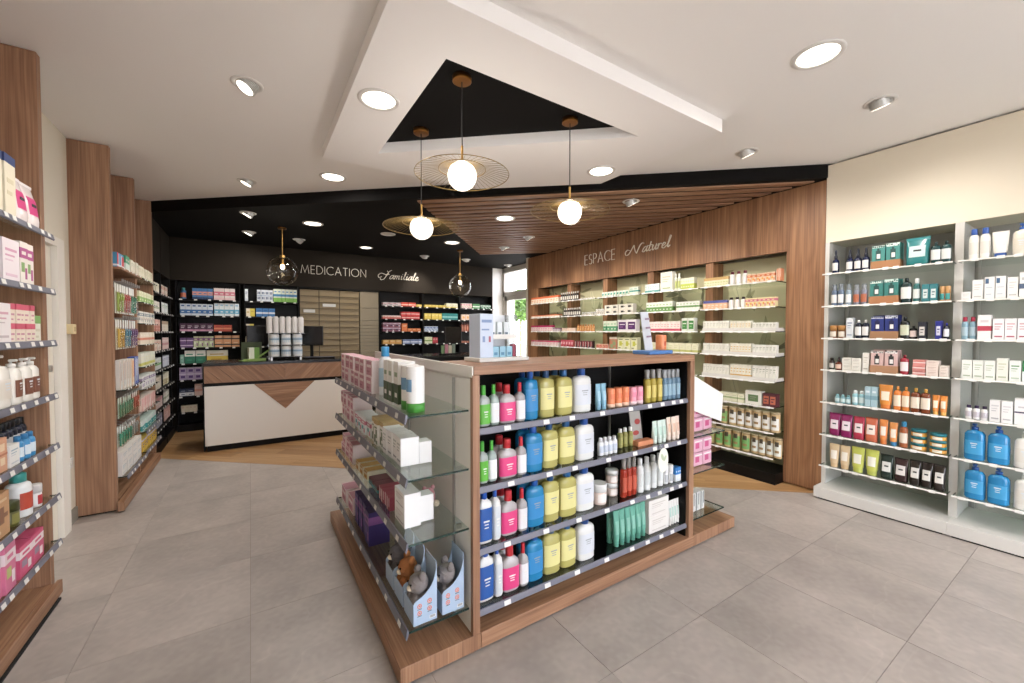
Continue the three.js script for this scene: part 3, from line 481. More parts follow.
const RUNS = [
  ["G1","flask",0.886,0.064,1,0.0621,0.191,0.055,"",["#dfe9e4","#58b81e","#49b531"],"clear bottle with lime green label","top island shelf","toiletry_bottle","bottle",2,1,0],
  ["G1","flask",0.95,0.05,1,0.0485,0.192,0.05,"",["#cfe3dc","#e4e6e8","#49b531"],"green capped bottle showing white back label","top island shelf","toiletry_bottle","bottle",1,1,0],
  ["G1","flask",1.005,0.092,1,0.0892,0.186,0.06,"",["#e4dcdc","#e4357f","#c4202c"],"clear bottle with hot pink label","top island shelf","toiletry_bottle","bottle",2,1,0],
  ["G1","flask",1.097,0.054,1,0.0524,0.191,0.05,"",["#d8d4d4","#e6e4e6","#c4202c"],"red capped bottle showing white back label","top island shelf","toiletry_bottle","bottle",1,1,0],
  ["G1","oval",1.151,0.087,1,0.0844,0.242,0.065,"",["#1b9cd8","#1686c6","#1455ac"],"turquoise bath gel bottle with blue cap","top island shelf","toiletry_bottle","bottle",2,1,0],
  ["G1","oval",1.244,0.098,1,0.0951,0.241,0.065,"",["#d8ce74","#dfd788","#164878"],"pale yellow oil bottle with navy cap","top island shelf","toiletry_bottle","bottle",2,1,0],
  ["G1","oval",1.356,0.111,1,0.1077,0.241,0.065,"",["#d9cf70","#e0d88a","#1d5c94"],"golden oil bottle beside the white lotion","top island shelf","toiletry_bottle","bottle",2,1,0],
  ["G1","oval",1.481,0.127,1,0.1232,0.239,0.07,"",["#e2e2df","#d2d6de","#1c4f9c"],"white lotion bottle with blue cap","top island shelf","toiletry_bottle","bottle",1,1,0],
  ["G2","flask",0.886,0.053,1,0.0514,0.193,0.055,"",["#dfe9e4","#58b81e","#49b531"],"clear bottle with lime green label","second island shelf","toiletry_bottle","bottle",2,1,0],
  ["G2","flask",0.939,0.049,1,0.0475,0.19,0.05,"",["#cfe3dc","#e4e6e8","#49b531"],"green capped bottle showing white back label","second island shelf","toiletry_bottle","bottle",1,1,0],
  ["G2","flask",0.999,0.104,1,0.1009,0.187,0.06,"",["#e4dcdc","#e4357f","#c4202c"],"clear bottle with hot pink label","second island shelf","toiletry_bottle","bottle",2,1,0],
  ["G2","flask",1.103,0.054,1,0.0524,0.185,0.05,"",["#d8d4d4","#e6e4e6","#c4202c"],"red capped bottle showing white back label","second island shelf","toiletry_bottle","bottle",1,1,0],
  ["G2","oval",1.157,0.107,1,0.1038,0.23,0.065,"",["#1b9cd8","#1686c6","#1455ac"],"turquoise bath gel bottle with blue cap","second island shelf","toiletry_bottle","bottle",2,1,0],
  ["G2","oval",1.264,0.107,1,0.1038,0.232,0.065,"",["#d8ce74","#dfd788","#164878"],"pale yellow oil bottle with navy cap","second island shelf","toiletry_bottle","bottle",2,1,0],
  ["G2","oval",1.377,0.113,1,0.1096,0.234,0.065,"",["#d9cf70","#e0d88a","#1d5c94"],"golden oil bottle beside the white lotion","second island shelf","toiletry_bottle","bottle",2,1,0],
  ["G2","oval",1.497,0.136,1,0.1319,0.229,0.07,"",["#e2e2df","#d2d6de","#1c4f9c"],"white lotion bottle with blue cap","second island shelf","toiletry_bottle","bottle",1,1,0],
  ["G3","jug",0.882,0.078,1,0.0757,0.245,0.06,"",["#dddddb","#1d58a8","#1f56b4"],"white flask with wide blue label","third island shelf","toiletry_bottle","bottle",2,1,0],
  ["G3","jug",0.96,0.045,1,0.0436,0.237,0.06,"",["#dddddb","#cfd4d8","#1f56b4"],"blue capped white flask seen edge on","third island shelf","toiletry_bottle","bottle",1,1,0],
  ["G3","flask",1.011,0.098,1,0.0951,0.215,0.06,"",["#e4dcdc","#e4357f","#c4202c"],"clear bottle with hot pink label","third island shelf","toiletry_bottle","bottle",2,1,0],
  ["G3","flask",1.109,0.055,1,0.0533,0.209,0.05,"",["#d8d4d4","#e6e4e6","#c4202c"],"red capped bottle showing white back label","third island shelf","toiletry_bottle","bottle",1,1,0],
  ["G3","oval",1.164,0.114,1,0.1106,0.242,0.065,"",["#1b9cd8","#1686c6","#1455ac"],"turquoise bath gel bottle with blue cap","third island shelf","toiletry_bottle","bottle",2,1,0],
  ["G3","oval",1.271,0.107,1,0.1038,0.248,0.065,"",["#d8ce74","#dfd788","#164878"],"pale yellow oil bottle with navy cap","third island shelf","toiletry_bottle","bottle",2,1,0],
  ["G3","oval",1.378,0.121,1,0.1174,0.248,0.065,"",["#d9cf70","#e0d88a","#1d5c94"],"golden oil bottle beside the white lotion","third island shelf","toiletry_bottle","bottle",2,1,0],
  ["G3","oval",1.499,0.136,1,0.1319,0.24,0.07,"",["#e2e2df","#d2d6de","#1c4f9c"],"white lotion bottle with blue cap","third island shelf","toiletry_bottle","bottle",1,1,0],
  ["G4","jug",0.882,0.089,1,0.0863,0.248,0.06,"",["#dddddb","#1d58a8","#1f56b4"],"white flask with wide blue label","bottom island shelf","toiletry_bottle","bottle",2,1,0],
  ["G4","jug",0.971,0.045,1,0.0437,0.233,0.06,"",["#dddddb","#cfd4d8","#1f56b4"],"blue capped white flask seen edge on","bottom island shelf","toiletry_bottle","bottle",1,1,0],
  ["G4","flask",1.016,0.1,1,0.097,0.222,0.06,"",["#e4dcdc","#e4357f","#c4202c"],"clear bottle with hot pink label","bottom island shelf","toiletry_bottle","bottle",2,1,0],
  ["G4","flask",1.116,0.054,1,0.0524,0.209,0.05,"",["#d8d4d4","#e6e4e6","#c4202c"],"red capped bottle showing white back label","bottom island shelf","toiletry_bottle","bottle",1,1,0],
  ["G4","oval",1.164,0.108,1,0.1048,0.24,0.065,"",["#1b9cd8","#1686c6","#1455ac"],"turquoise bath gel bottle with blue cap","bottom island shelf","toiletry_bottle","bottle",2,1,0],
  ["G4","oval",1.272,0.114,1,0.1106,0.246,0.065,"",["#d8ce74","#dfd788","#164878"],"pale yellow oil bottle with navy cap","bottom island shelf","toiletry_bottle","bottle",2,1,0],
  ["G4","oval",1.386,0.114,1,0.1106,0.238,0.065,"",["#d9cf70","#e0d88a","#1d5c94"],"golden oil bottle beside the white lotion","bottom island shelf","toiletry_bottle","bottle",2,1,0],
  ["G4","oval",1.508,0.129,1,0.1251,0.233,0.07,"",["#e2e2df","#d2d6de","#1c4f9c"],"white lotion bottle with blue cap","bottom island shelf","toiletry_bottle","bottle",1,1,0],
  ["G1","tube",1.638,0.04,2,0.0388,0.147,0.035,"",["#7fb4cc","#9cc8da","#7fb4cc"],"light blue upright tube","top island shelf","toiletry_tube","tube",1,1,0],
  ["G1","cyl",1.734,0.062,3,0.0601,0.113,0.05,"",["#f08a55","#e87a4a","#f3c9ad"],"orange sun care canister","top island shelf","toiletry_canister","canister",1,1,0],
  ["G1","cyl",1.92,0.0635,2,0.0616,0.107,0.05,"",["#f0a0b4","#ea8aa4","#f3d2d6"],"pink sun care canister","top island shelf","toiletry_canister","canister",1,1,0],
  ["G1","spray",2.057,0.0567,3,0.055,0.206,0.045,"",["#c8b23c","#d6c25a","#d9d8d4"],"yellow spray bottle with clear cap","top island shelf","toiletry_spray_bottle","bottle",1,1,0],
  ["G1","spray",2.232,0.0445,4,0.0432,0.197,0.045,"",["#6f93ab","#86a8bb","#d9dcde"],"slate blue spray bottle with clear cap","top island shelf","toiletry_spray_bottle","bottle",1,1,0],
  ["G2","round",1.664,0.0368,4,0.0356,0.101,0.04,"",["#e9ebee","#c9d2e2","#e6e6ea"],"short white tube bottle","second island shelf","toiletry_bottle","bottle",1,1,0],
  ["G2","round",1.874,0.045,3,0.0436,0.117,0.035,"",["#8f8a3e","#a39e55","#ecebe6"],"olive oil bottle with white cap","second island shelf","toiletry_bottle","bottle",1,1,0.05],
  ["G2","tube",2.137,0.0433,3,0.042,0.141,0.035,"",["#cfe0d4","#b7d6c6","#d9e6dd"],"pale green hand cream tube","second island shelf","toiletry_tube","tube",1,1,0],
  ["G2","tube",2.277,0.0443,3,0.043,0.149,0.035,"",["#e9d2bf","#e0b99c","#ead9cb"],"peach hand cream tube","second island shelf","toiletry_tube","tube",1,1,0],
  ["G3","jar",1.635,0.12,1,0.1164,0.118,0.09,"",["#e6cfc2","#efe6df","#efefec"],"wide white lidded cream jar","third island shelf","toiletry_jar","jar",1,1,0],
  ["G3","jar",1.783,0.129,1,0.1251,0.078,0.08,"",["#e6cfc2","#efe6df","#efefec"],"stacked white lidded cream jar","third island shelf","toiletry_jar","jar",1,2,0.05],
  ["G3","spray",1.856,0.0443,3,0.043,0.236,0.045,"",["#b5341c","#c24d2d","#c9c3bd"],"red amber spray oil bottle","third island shelf","toiletry_spray_bottle","bottle",1,1,0],
  ["G3","round",1.994,0.064,4,0.0621,0.208,0.05,"",["#e2e4e2","#d3d8d6","#d9dcdc"],"tall white hair care bottle","third island shelf","toiletry_bottle","bottle",1,1,0],
  ["G3","jar",2.25,0.047,2,0.0456,0.119,0.04,"",["#e8e8e6","#b9bdc0","#e9e9e8"],"small white jar","third island shelf","toiletry_jar","jar",1,1,0],
  ["G3","carton",2.355,0.0183,3,0.0171,0.093,0.04,"half",["#2f86d2","#e8ecf0"],"small blue and white carton","third island shelf","toiletry_box","box",1,1,0],
  ["G4","tube",1.791,0.0477,6,0.0462,0.209,0.04,"",["#5ca58f","#7fbca8","#4f9883"],"teal green gel tube","bottom island shelf","toiletry_tube","tube",2,1,0],
  ["G4","carton",2.086,0.2,1,0.194,0.104,0.08,"text",["#e4dfd8","#c9c2b8"],"stacked ivory carton","bottom island shelf","toiletry_box","box",1,2,0],
  ["G4","tube",2.296,0.0285,4,0.0276,0.159,0.03,"",["#e5e4de","#b5d2c6","#e2e2dc"],"small white tube","bottom island shelf","toiletry_tube","tube",1,1,0],
  ["E1","carton",-3.235,0.1533,6,0.1426,0.093,0.085,"frame",["#cf8a9c","#f0dfe0","#b06a80"],"pink framed baby milk carton","top glass end shelf","baby_care_box","box",1,2,0],
  ["E1","round",-2.325,0.113,1,0.1096,0.265,0.07,"",["#e8ebef","#a9c9e0","#38a0dc"],"white bottle with sky blue cap","top glass end shelf","baby_care_bottle","bottle",1,1,0.03],
  ["E1","carton",-2.072,0.078,3,0.0725,0.209,0.08,"lower",["#f0efea","#3c5230","#8da486"],"white carton with dark leaf print","top glass end shelf","baby_care_box","box",1,1,0],
  ["E1","cyl",-1.831,0.08,2,0.0776,0.199,0.085,"",["#f0f0ee","#6a9dc4","#3f9a2e"],"white canister with green foot","top glass end shelf","baby_care_canister","canister",1,1,0],
  ["E2","carton",-3.235,0.1092,4,0.1016,0.088,0.12,"frame",["#cf8a9c","#f0dfe0","#b06a80"],"pink framed baby carton","second glass end shelf","baby_care_box","box",1,2,0],
  ["E2","carton",-2.767,0.0995,4,0.0925,0.096,0.1,"mix",["#e8eef0","#d37c98","#5fb0b8"],"white box with pink and turquoise print","second glass end shelf","baby_care_box","box",1,1,0],
  ["E2","carton",-2.346,0.0763,3,0.071,0.138,0.11,"leaf",["#b9995a","#5d7250","#efeee8"],"gold topped carton with leafy print","second glass end shelf","baby_care_box","box",1,1,0],
  ["E2","carton",-2.098,0.0745,4,0.0693,0.128,0.085,"text",["#f1f0ee","#b5bab8","#94989a"],"plain white carton with fine grey print","second glass end shelf","baby_care_box","box",1,1,0],
  ["E2","carton",-1.87,0.07,1,0.0679,0.1,0.06,"text",["#eeedeb","#bcbcba","#a4a4a2"],"lone white carton behind the white row","second glass end shelf","baby_care_box","box",1,1,0.09],
  ["E3","carton",-3.235,0.1417,3,0.1317,0.063,0.12,"frame",["#cf8a9c","#f0dfe0","#b06a80"],"pink framed baby cereal box","third glass end shelf","baby_care_box","box",1,2,0],
  ["E3","carton",-2.749,0.0993,3,0.0924,0.055,0.11,"frame",["#d8a33a","#efe6c8","#c07f22"],"amber yellow baby food box","third glass end shelf","baby_care_box","box",1,1,0],
  ["E3","carton",-2.426,0.1005,2,0.0935,0.04,0.1,"lower",["#7a3b46","#40a0a4","#2b8f98"],"maroon box with teal foot","third glass end shelf","baby_care_box","box",1,1,0],
  ["E3","carton",-2.184,0.051,4,0.0474,0.066,0.14,"stripe",["#b34d62","#efd9dc","#8f3549"],"raspberry striped carton","third glass end shelf","baby_care_box","box",1,1,0],
  ["E3","carton",-1.913,0.15,1,0.1455,0.076,0.075,"text",["#f2f1ef","#c7b9ba","#a8a2a4"],"white carton stacked in a pair","third glass end shelf","baby_care_box","box",1,2,0],
  ["E3","carton",-1.86,0.07,1,0.0679,0.12,0.07,"text",["#f2f1ef","#c9c9c9","#b5b5b5"],"lone white carton behind the pair","third glass end shelf","baby_care_box","box",1,1,0.085],
  ["E4","carton",-3.235,0.1885,2,0.1753,0.111,0.12,"frame",["#cf8a9c","#f0dfe0","#b06a80"],"tall pink framed box","bottom glass end shelf","baby_care_box","box",1,1,0],
  ["E4","carton",-2.796,0.101,4,0.0939,0.195,0.12,"mix",["#3b2a6e","#8a4f94","#5b3f94"],"deep purple box","bottom glass end shelf","baby_care_box","box",1,1,0],
  ["W1","dropper",-1.449,0.049,1,0.0475,0.201,0.05,"",["#1a2246","#dcdad6","#14182c"],"lone navy dropper bottle","top white shelf beside wood panel","hair_care_dropper_bottle","bottle",1,1,0],
  ["W1","dropper",-1.352,0.0523,3,0.0508,0.191,0.05,"",["#1a2246","#dcdad6","#14182c"],"navy dropper bottle in a trio","top white shelf beside wood panel","hair_care_dropper_bottle","bottle",1,1,0],
  ["W1","kit",-1.189,0.18,1,0.1746,0.2,0.1,"",["#3b8c84","#d9e6dc","#b07a4c","#1d4c48"],"teal gift set in kraft tray","top white shelf beside wood panel","hair_care_gift_set","gift set",1,1,0],
  ["W1","pouch",-0.986,0.135,1,0.131,0.212,0.08,"",["#1f7f80","#bcd4d2","#2a8f8f"],"big shiny teal refill pouch","top white shelf beside wood panel","hair_care_pouch","pouch",1,1,0],
  ["W1","oval",-0.846,0.053,2,0.0514,0.159,0.05,"",["#173f3f","#d6dad6","#12312f"],"dark teal bottle with pale label","top white shelf beside wood panel","hair_care_bottle","bottle",1,1,0],
  ["W2","spray",-1.452,0.047,2,0.0456,0.187,0.045,"",["#6d7f98","#e2e2e0","#b9c2ca"],"grey blue spray with white label","second white shelf beside wood panel","hair_care_spray_bottle","bottle",1,1,0],
  ["W2","spray",-1.351,0.044,1,0.0427,0.18,0.045,"",["#9db2bf","#e4e6e6","#c3ccd2"],"pale blue spray with clear cap","second white shelf beside wood panel","hair_care_spray_bottle","bottle",1,1,0],
  ["W2","spray",-1.3,0.0485,2,0.047,0.172,0.045,"",["#8c8f9e","#b5623e","#c9ced2"],"grey spray with copper label","second white shelf beside wood panel","hair_care_spray_bottle","bottle",1,1,0],
  ["W2","kit",-1.196,0.186,1,0.1804,0.197,0.1,"",["#2f8078","#cfe0d6","#b3784a","#174843"],"green gift set in kraft tray","second white shelf beside wood panel","hair_care_gift_set","gift set",1,1,0],
  ["W2","oval",-1.007,0.065,1,0.063,0.191,0.06,"",["#16302f","#dfe0dc","#101f1f"],"blackish green bottle with big label","second white shelf beside wood panel","hair_care_bottle","bottle",1,1,0],
  ["W2","round",-0.937,0.041,1,0.0398,0.181,0.045,"",["#2a6f6c","#e0e4e0","#e6e8e6"],"teal bottle with white cap","second white shelf beside wood panel","hair_care_bottle","bottle",1,1,0],
  ["W2","carton",-0.888,0.042,2,0.0391,0.132,0.05,"label",["#2b7d84","#d2dcda","#1f6067"],"teal carton with pale label","second white shelf beside wood panel","hair_care_box","box",1,1,0],
  ["W2","jar",-0.799,0.0295,2,0.0286,0.11,0.06,"",["#c58a4c","#2f9c97","#d9a566"],"amber pot with turquoise stripes","second white shelf beside wood panel","hair_care_jar","jar",1,1,0],
  ["W3","jar",-1.462,0.0595,2,0.0577,0.109,0.06,"",["#8a5a34","#e0d6c6","#c98f4a"],"amber jar with gold lid","third white shelf beside wood panel","hair_care_jar","jar",1,1,0],
  ["W3","carton",-1.336,0.047,1,0.0456,0.171,0.05,"text",["#dcdfe2","#7d8ba4","#9aa6b8"],"pale grey carton with blue edge","third white shelf beside wood panel","hair_care_box","box",1,1,0],
  ["W3","oval",-1.282,0.045,2,0.0437,0.152,0.05,"",["#1a2030","#e0deda","#e2e0da"],"midnight bottle with ivory cap","third white shelf beside wood panel","hair_care_bottle","bottle",1,1,0],
  ["W3","kit",-1.185,0.174,1,0.1688,0.188,0.1,"",["#26357f","#cfd3dc","#a87a52","#141b4a"],"royal blue gift set in kraft tray","third white shelf beside wood panel","hair_care_gift_set","gift set",1,1,0],
  ["W3","oval",-1.005,0.056,1,0.0543,0.169,0.05,"",["#1b201f","#c9ccb0","#121414"],"black bottle with sage label","third white shelf beside wood panel","hair_care_bottle","bottle",1,1,0],
  ["W3","oval",-0.954,0.044,1,0.0427,0.1,0.05,"",["#211c1c","#e2ccc6","#141212"],"squat black bottle with pink label","third white shelf beside wood panel","hair_care_bottle","bottle",1,1,0.01],
  ["W3","carton",-0.902,0.045,1,0.0437,0.129,0.05,"label",["#242733","#d4cfc8","#14151c"],"charcoal carton with cream label","third white shelf beside wood panel","hair_care_box","box",1,1,0],
  ["W3","carton",-0.81,0.033,1,0.032,0.134,0.05,"label",["#2b3290","#d9d9e4","#1a1f66"],"royal blue carton with white label","third white shelf beside wood panel","hair_care_box","box",1,1,0],
  ["W3","oval",-0.771,0.031,1,0.0301,0.119,0.045,"",["#1d1f30","#dadbe0","#2f3a9a"],"dark bottle beside the royal blue carton","third white shelf beside wood panel","hair_care_bottle","bottle",1,1,0],
  ["W4","round",-1.458,0.04,1,0.0388,0.102,0.045,"",["#2b1a14","#c9c4bc","#120d0b"],"dark brown flask with black cap","fourth white shelf beside wood panel","hair_care_bottle","bottle",1,1,0],
  ["W4","dropper",-1.415,0.053,1,0.0514,0.113,0.05,"",["#6e3420","#dcb9a4","#24150f"],"amber dropper bottle with pink label","fourth white shelf beside wood panel","hair_care_dropper_bottle","bottle",1,1,0],
  ["W4","carton",-1.362,0.065,2,0.0605,0.054,0.06,"text",["#e8e4d8","#b7b2a4","#c9c4b6"],"squat ivory carton","fourth white shelf beside wood panel","hair_care_box","box",1,2,0],
  ["W4","carton",-1.225,0.041,1,0.0398,0.155,0.05,"text",["#e6e2d8","#c2bcae","#a9a394"],"slim ivory carton","fourth white shelf beside wood panel","hair_care_box","box",1,1,0],
  ["W4","kit",-1.181,0.175,1,0.1698,0.184,0.1,"",["#d8b4ae","#e9e4de","#b3835c","#2a2a2c"],"blush gift set in kraft tray","fourth white shelf beside wood panel","hair_care_gift_set","gift set",1,1,0],
  ["W4","oval",-1.0,0.051,1,0.0495,0.15,0.05,"",["#a52838","#e8dcdc","#8f1f2e"],"crimson bottle with pale label","fourth white shelf beside wood panel","hair_care_bottle","bottle",1,1,0],
  ["W4","carton",-0.927,0.07,1,0.0679,0.039,0.07,"band",["#dd8f86","#f0dcd6","#c96f68"],"coral flat carton in a stack","fourth white shelf beside wood panel","hair_care_box","box",1,3,0],
  ["W4","carton",-0.854,0.065,1,0.063,0.038,0.07,"text",["#eddcd0","#c9a89a","#d9bcae"],"cream flat carton in a stack","fourth white shelf beside wood panel","hair_care_box","box",1,3,0],
  ["W4","carton",-0.784,0.044,1,0.0427,0.04,0.06,"text",["#ecdfd2","#b9a296","#d0b9aa"],"small cream carton in a stack","fourth white shelf beside wood panel","hair_care_box","box",1,2,0],
  ["W5","round",-1.41,0.0367,3,0.0356,0.073,0.04,"",["#7fb0b8","#c6dcdc","#8cc0c6"],"small aqua bottle","fifth white shelf beside wood panel","hair_care_bottle","bottle",1,1,0],
  ["W5","round",-1.293,0.0425,2,0.0412,0.119,0.045,"",["#8ec4cc","#cfe2e2","#ecefee"],"aqua bottle with white cap","fifth white shelf beside wood panel","hair_care_bottle","bottle",1,1,0],
  ["W5","carton",-1.205,0.0395,2,0.0367,0.162,0.05,"band",["#a9c9d2","#7fa9b8","#e2ecee"],"pale blue tall carton","fifth white shelf beside wood panel","hair_care_box","box",1,1,0],
  ["W5","tube",-1.123,0.087,1,0.0844,0.188,0.05,"",["#e8922c","#f2e4cc","#e07a1c"],"wide orange sun cream tube","fifth white shelf beside wood panel","hair_care_tube","tube",1,1,0],
  ["W5","oval",-1.033,0.047,2,0.0456,0.183,0.045,"",["#e5822a","#f0dcc0","#e8962c"],"orange sun spray bottle","fifth white shelf beside wood panel","hair_care_bottle","bottle",1,1,0],
  ["W5","oval",-0.936,0.055,2,0.0534,0.18,0.05,"",["#7c3d1c","#eadcc6","#e0a22c"],"brown oil bottle with yellow cap","fifth white shelf beside wood panel","hair_care_bottle","bottle",1,1,0],
  ["W5","tube",-0.82,0.04,2,0.0388,0.143,0.045,"",["#e58a24","#f0e2c8","#ecb04c"],"orange tube with white print","fifth white shelf beside wood panel","hair_care_tube","tube",1,1,0],
  ["W6","pouch",-1.449,0.0805,2,0.0781,0.191,0.06,"",["#8c1f5c","#e6d9de","#7a184e"],"magenta soap pack","sixth white shelf beside wood panel","hair_care_pouch","pouch",1,1,0],
  ["W6","pouch",-1.282,0.076,1,0.0737,0.188,0.06,"",["#b8324c","#ead9d8","#a4283f"],"raspberry soap pack","sixth white shelf beside wood panel","hair_care_pouch","pouch",1,1,0],
  ["W6","pouch",-1.203,0.079,1,0.0766,0.194,0.06,"",["#d06a48","#f0e0d4","#b85436"],"terracotta soap pack","sixth white shelf beside wood panel","hair_care_pouch","pouch",1,1,0],
  ["W6","tube",-1.115,0.054,1,0.0524,0.192,0.05,"",["#e88a3a","#f2e6d8","#e07a26"],"bright orange cream tube","sixth white shelf beside wood panel","hair_care_tube","tube",1,1,0],
  ["W6","tube",-1.055,0.053,1,0.0514,0.179,0.05,"",["#e9974a","#f0e4d2","#2f7fae"],"orange tube with blue cap","sixth white shelf beside wood panel","hair_care_tube","tube",1,1,0],
  ["W6","round",-0.996,0.051,1,0.0495,0.198,0.05,"",["#a85a2c","#e9dccb","#2c88b4"],"amber bottle with blue cap","sixth white shelf beside wood panel","hair_care_bottle","bottle",1,1,0],
  ["W6","tin",-0.939,0.097,1,0.0941,0.051,0.09,"",["#e0a030","#ece2cc","#1f7f8c"],"flat yellow tin with teal lid","sixth white shelf beside wood panel","hair_care_tin","tin",1,3,0],
  ["W6","tin",-0.834,0.094,1,0.0912,0.048,0.09,"",["#e3a02c","#ece2cc","#23838f"],"flat orange tin with teal lid","sixth white shelf beside wood panel","hair_care_tin","tin",1,3,0],
  ["W7","tube",-1.444,0.0735,2,0.0713,0.197,0.05,"",["#d9bd92","#efe9dc","#d2b184"],"cream beige tube","bottom white shelf beside wood panel","hair_care_tube","tube",1,1,0],
  ["W7","tube",-1.291,0.09,2,0.0873,0.205,0.055,"",["#c3c84c","#efeede","#b9c04a"],"lime green tube","bottom white shelf beside wood panel","hair_care_tube","tube",1,1,0],
  ["W7","pouch",-1.104,0.078,1,0.0757,0.19,0.06,"",["#25332c","#e2e2dc","#1c2822"],"bottle green soap pack","bottom white shelf beside wood panel","hair_care_pouch","pouch",1,1,0],
  ["W7","pouch",-1.021,0.081,1,0.0786,0.181,0.06,"",["#3a2424","#e2dcd8","#2e1c1c"],"dark brown soap pack","bottom white shelf beside wood panel","hair_care_pouch","pouch",1,1,0],
  ["W7","pouch",-0.935,0.065,3,0.0631,0.188,0.07,"",["#2c2420","#e0dcd4","#201a17"],"black soap pack with white label","bottom white shelf beside wood panel","hair_care_pouch","pouch",1,1,0],
  ["V1","round",-0.66,0.051,2,0.0495,0.214,0.055,"",["#f0ece2","#e4dfd4","#3a63b4"],"cream bottle with blue pump cap","top white shelf past mullion","skin_care_bottle","bottle",1,1,0],
  ["V1","tube",-0.554,0.077,1,0.0747,0.174,0.05,"",["#efeadf","#d9dde2","#2a5cae"],"white tube with blue foot","top white shelf past mullion","skin_care_tube","tube",1,1,0],
  ["V1","pump",-0.468,0.081,1,0.0786,0.207,0.08,"",["#eee6d4","#e2dac8","#2f66ba"],"large cream bottle with blue pump","top white shelf past mullion","skin_care_pump_bottle","bottle",1,1,0],
  ["V2","carton",-0.685,0.046,1,0.0446,0.059,0.05,"text",["#efede9","#d5d2cc","#c9c6c0"],"short white carton at the mullion","second white shelf past mullion","skin_care_box","box",1,1,0],
  ["V2","carton",-0.634,0.05,1,0.0485,0.137,0.05,"text",["#efede9","#d5d2cc","#c9c6c0"],"slim plain white carton","second white shelf past mullion","skin_care_box","box",1,1,0],
  ["V2","carton",-0.58,0.048,2,0.0446,0.152,0.05,"corner",["#efede9","#46678c","#c9cfd6"],"white carton with slate corner patch","second white shelf past mullion","skin_care_box","box",1,1,0],
  ["V2","carton",-0.48,0.046,1,0.0446,0.14,0.05,"text",["#f0eeea","#d9d6d0","#c9c6c0"],"white carton after the patched pair","second white shelf past mullion","skin_care_box","box",1,1,0],
  ["V2","carton",-0.43,0.048,1,0.0466,0.166,0.05,"band",["#f0eeea","#5c6f8a","#c9c6c0"],"tall white carton with grey band","second white shelf past mullion","skin_care_box","box",1,1,0],
  ["V3","round",-0.685,0.037,2,0.0359,0.159,0.055,"",["#7fa4b4","#a9c2cc","#b42c48"],"blue bottle with crimson cap","third white shelf past mullion","skin_care_bottle","bottle",1,1,0],
  ["V3","carton",-0.606,0.063,1,0.0611,0.17,0.055,"band",["#f0eeec","#c23a50","#d9cfd0"],"white carton with red stripe","third white shelf past mullion","skin_care_box","box",1,1,0],
  ["V3","carton",-0.539,0.0527,3,0.049,0.143,0.055,"text",["#f0ecec","#d2a4aa","#b8586c"],"white carton with fine pink print","third white shelf past mullion","skin_care_box","box",1,1,0],
  ["V4","carton",-0.676,0.0523,3,0.0487,0.131,0.05,"text",["#eceee6","#c0ccb0","#a9b89a"],"white carton with pale green print","fourth white shelf past mullion","skin_care_box","box",1,1,0],
  ["V4","carton",-0.516,0.051,1,0.0495,0.15,0.05,"text",["#e9eadd","#cdd2b4","#b5bf9c"],"taller ivory green carton","fourth white shelf past mullion","skin_care_box","box",1,1,0],
  ["V4","carton",-0.461,0.05,1,0.0485,0.137,0.05,"text",["#eef0ea","#6aa06a","#b9ccb4"],"white carton with green edge","fourth white shelf past mullion","skin_care_box","box",1,1,0],
  ["V4","carton",-0.407,0.036,1,0.0349,0.14,0.05,"half",["#2f8a4e","#e6eee8","#1f6f3c"],"green and white carton","fourth white shelf past mullion","skin_care_box","box",1,1,0],
  ["V5","round",-0.656,0.0367,3,0.0356,0.096,0.045,"",["#ecebea","#c9c4cc","#3a2a4e"],"small white jar with plum foot","fifth white shelf past mullion","skin_care_bottle","bottle",1,1,0],
  ["V5","carton",-0.542,0.0515,2,0.0479,0.147,0.05,"text",["#efeeec","#d2d2d4","#b9b9bd"],"plain white carton pair","fifth white shelf past mullion","skin_care_box","box",1,1,0],
  ["V5","carton",-0.435,0.073,1,0.0708,0.173,0.05,"line",["#efeeec","#4c3e5c","#c9c6cc"],"white carton with plum line","fifth white shelf past mullion","skin_care_box","box",1,1,0],
  ["V6","pump",-0.661,0.1075,2,0.1021,0.253,0.08,"",["#1388c4","#2f9fd6","#124f9c"],"large bright blue gel bottle","sixth white shelf past mullion","skin_care_pump_bottle","bottle",1,1,0],
  ["V6","pump",-0.437,0.096,1,0.0931,0.242,0.08,"",["#efece4","#e2ded4","#e6e4de"],"large white gel bottle","sixth white shelf past mullion","skin_care_pump_bottle","bottle",1,1,0],
  ["V7","pump",-0.655,0.107,2,0.1017,0.242,0.08,"",["#1388c4","#2f9fd6","#124f9c"],"large bright blue gel bottle","bottom white shelf past mullion","skin_care_pump_bottle","bottle",1,1,0],
  ["V7","pump",-0.432,0.097,1,0.0941,0.242,0.08,"",["#efece4","#e2ded4","#e6e4de"],"large white gel bottle","bottom white shelf past mullion","skin_care_pump_bottle","bottle",1,1,0],
  ["N51","carton",-2.579,0.0293,9,0.0273,0.097,0.06,"top",["#e3dcb4","#c8a25c","#b5c27a"],"pale green edged tea box","top shelf, fifth bay from door","herbal_box","box",1,1,0],
  ["N51","round",-2.315,0.0633,3,0.0614,0.137,0.05,"",["#e6e2dc","#ece6e2","#6a2230"],"white vial with burgundy cap","top shelf, fifth bay from door","herbal_bottle","bottle",1,1,0],
  ["N51","carton",-2.125,0.0427,6,0.0397,0.09,0.06,"mix",["#e9c9a4","#d9733c","#e8a23c"],"orange and pink herbal box","top shelf, fifth bay from door","herbal_box","box",1,1,0],
  ["N51","carton",-1.861,0.0215,2,0.02,0.113,0.06,"stripe",["#d98a5c","#efe0cc","#c96a44"],"narrow orange herbal box","top shelf, fifth bay from door","herbal_box","box",1,1,0],
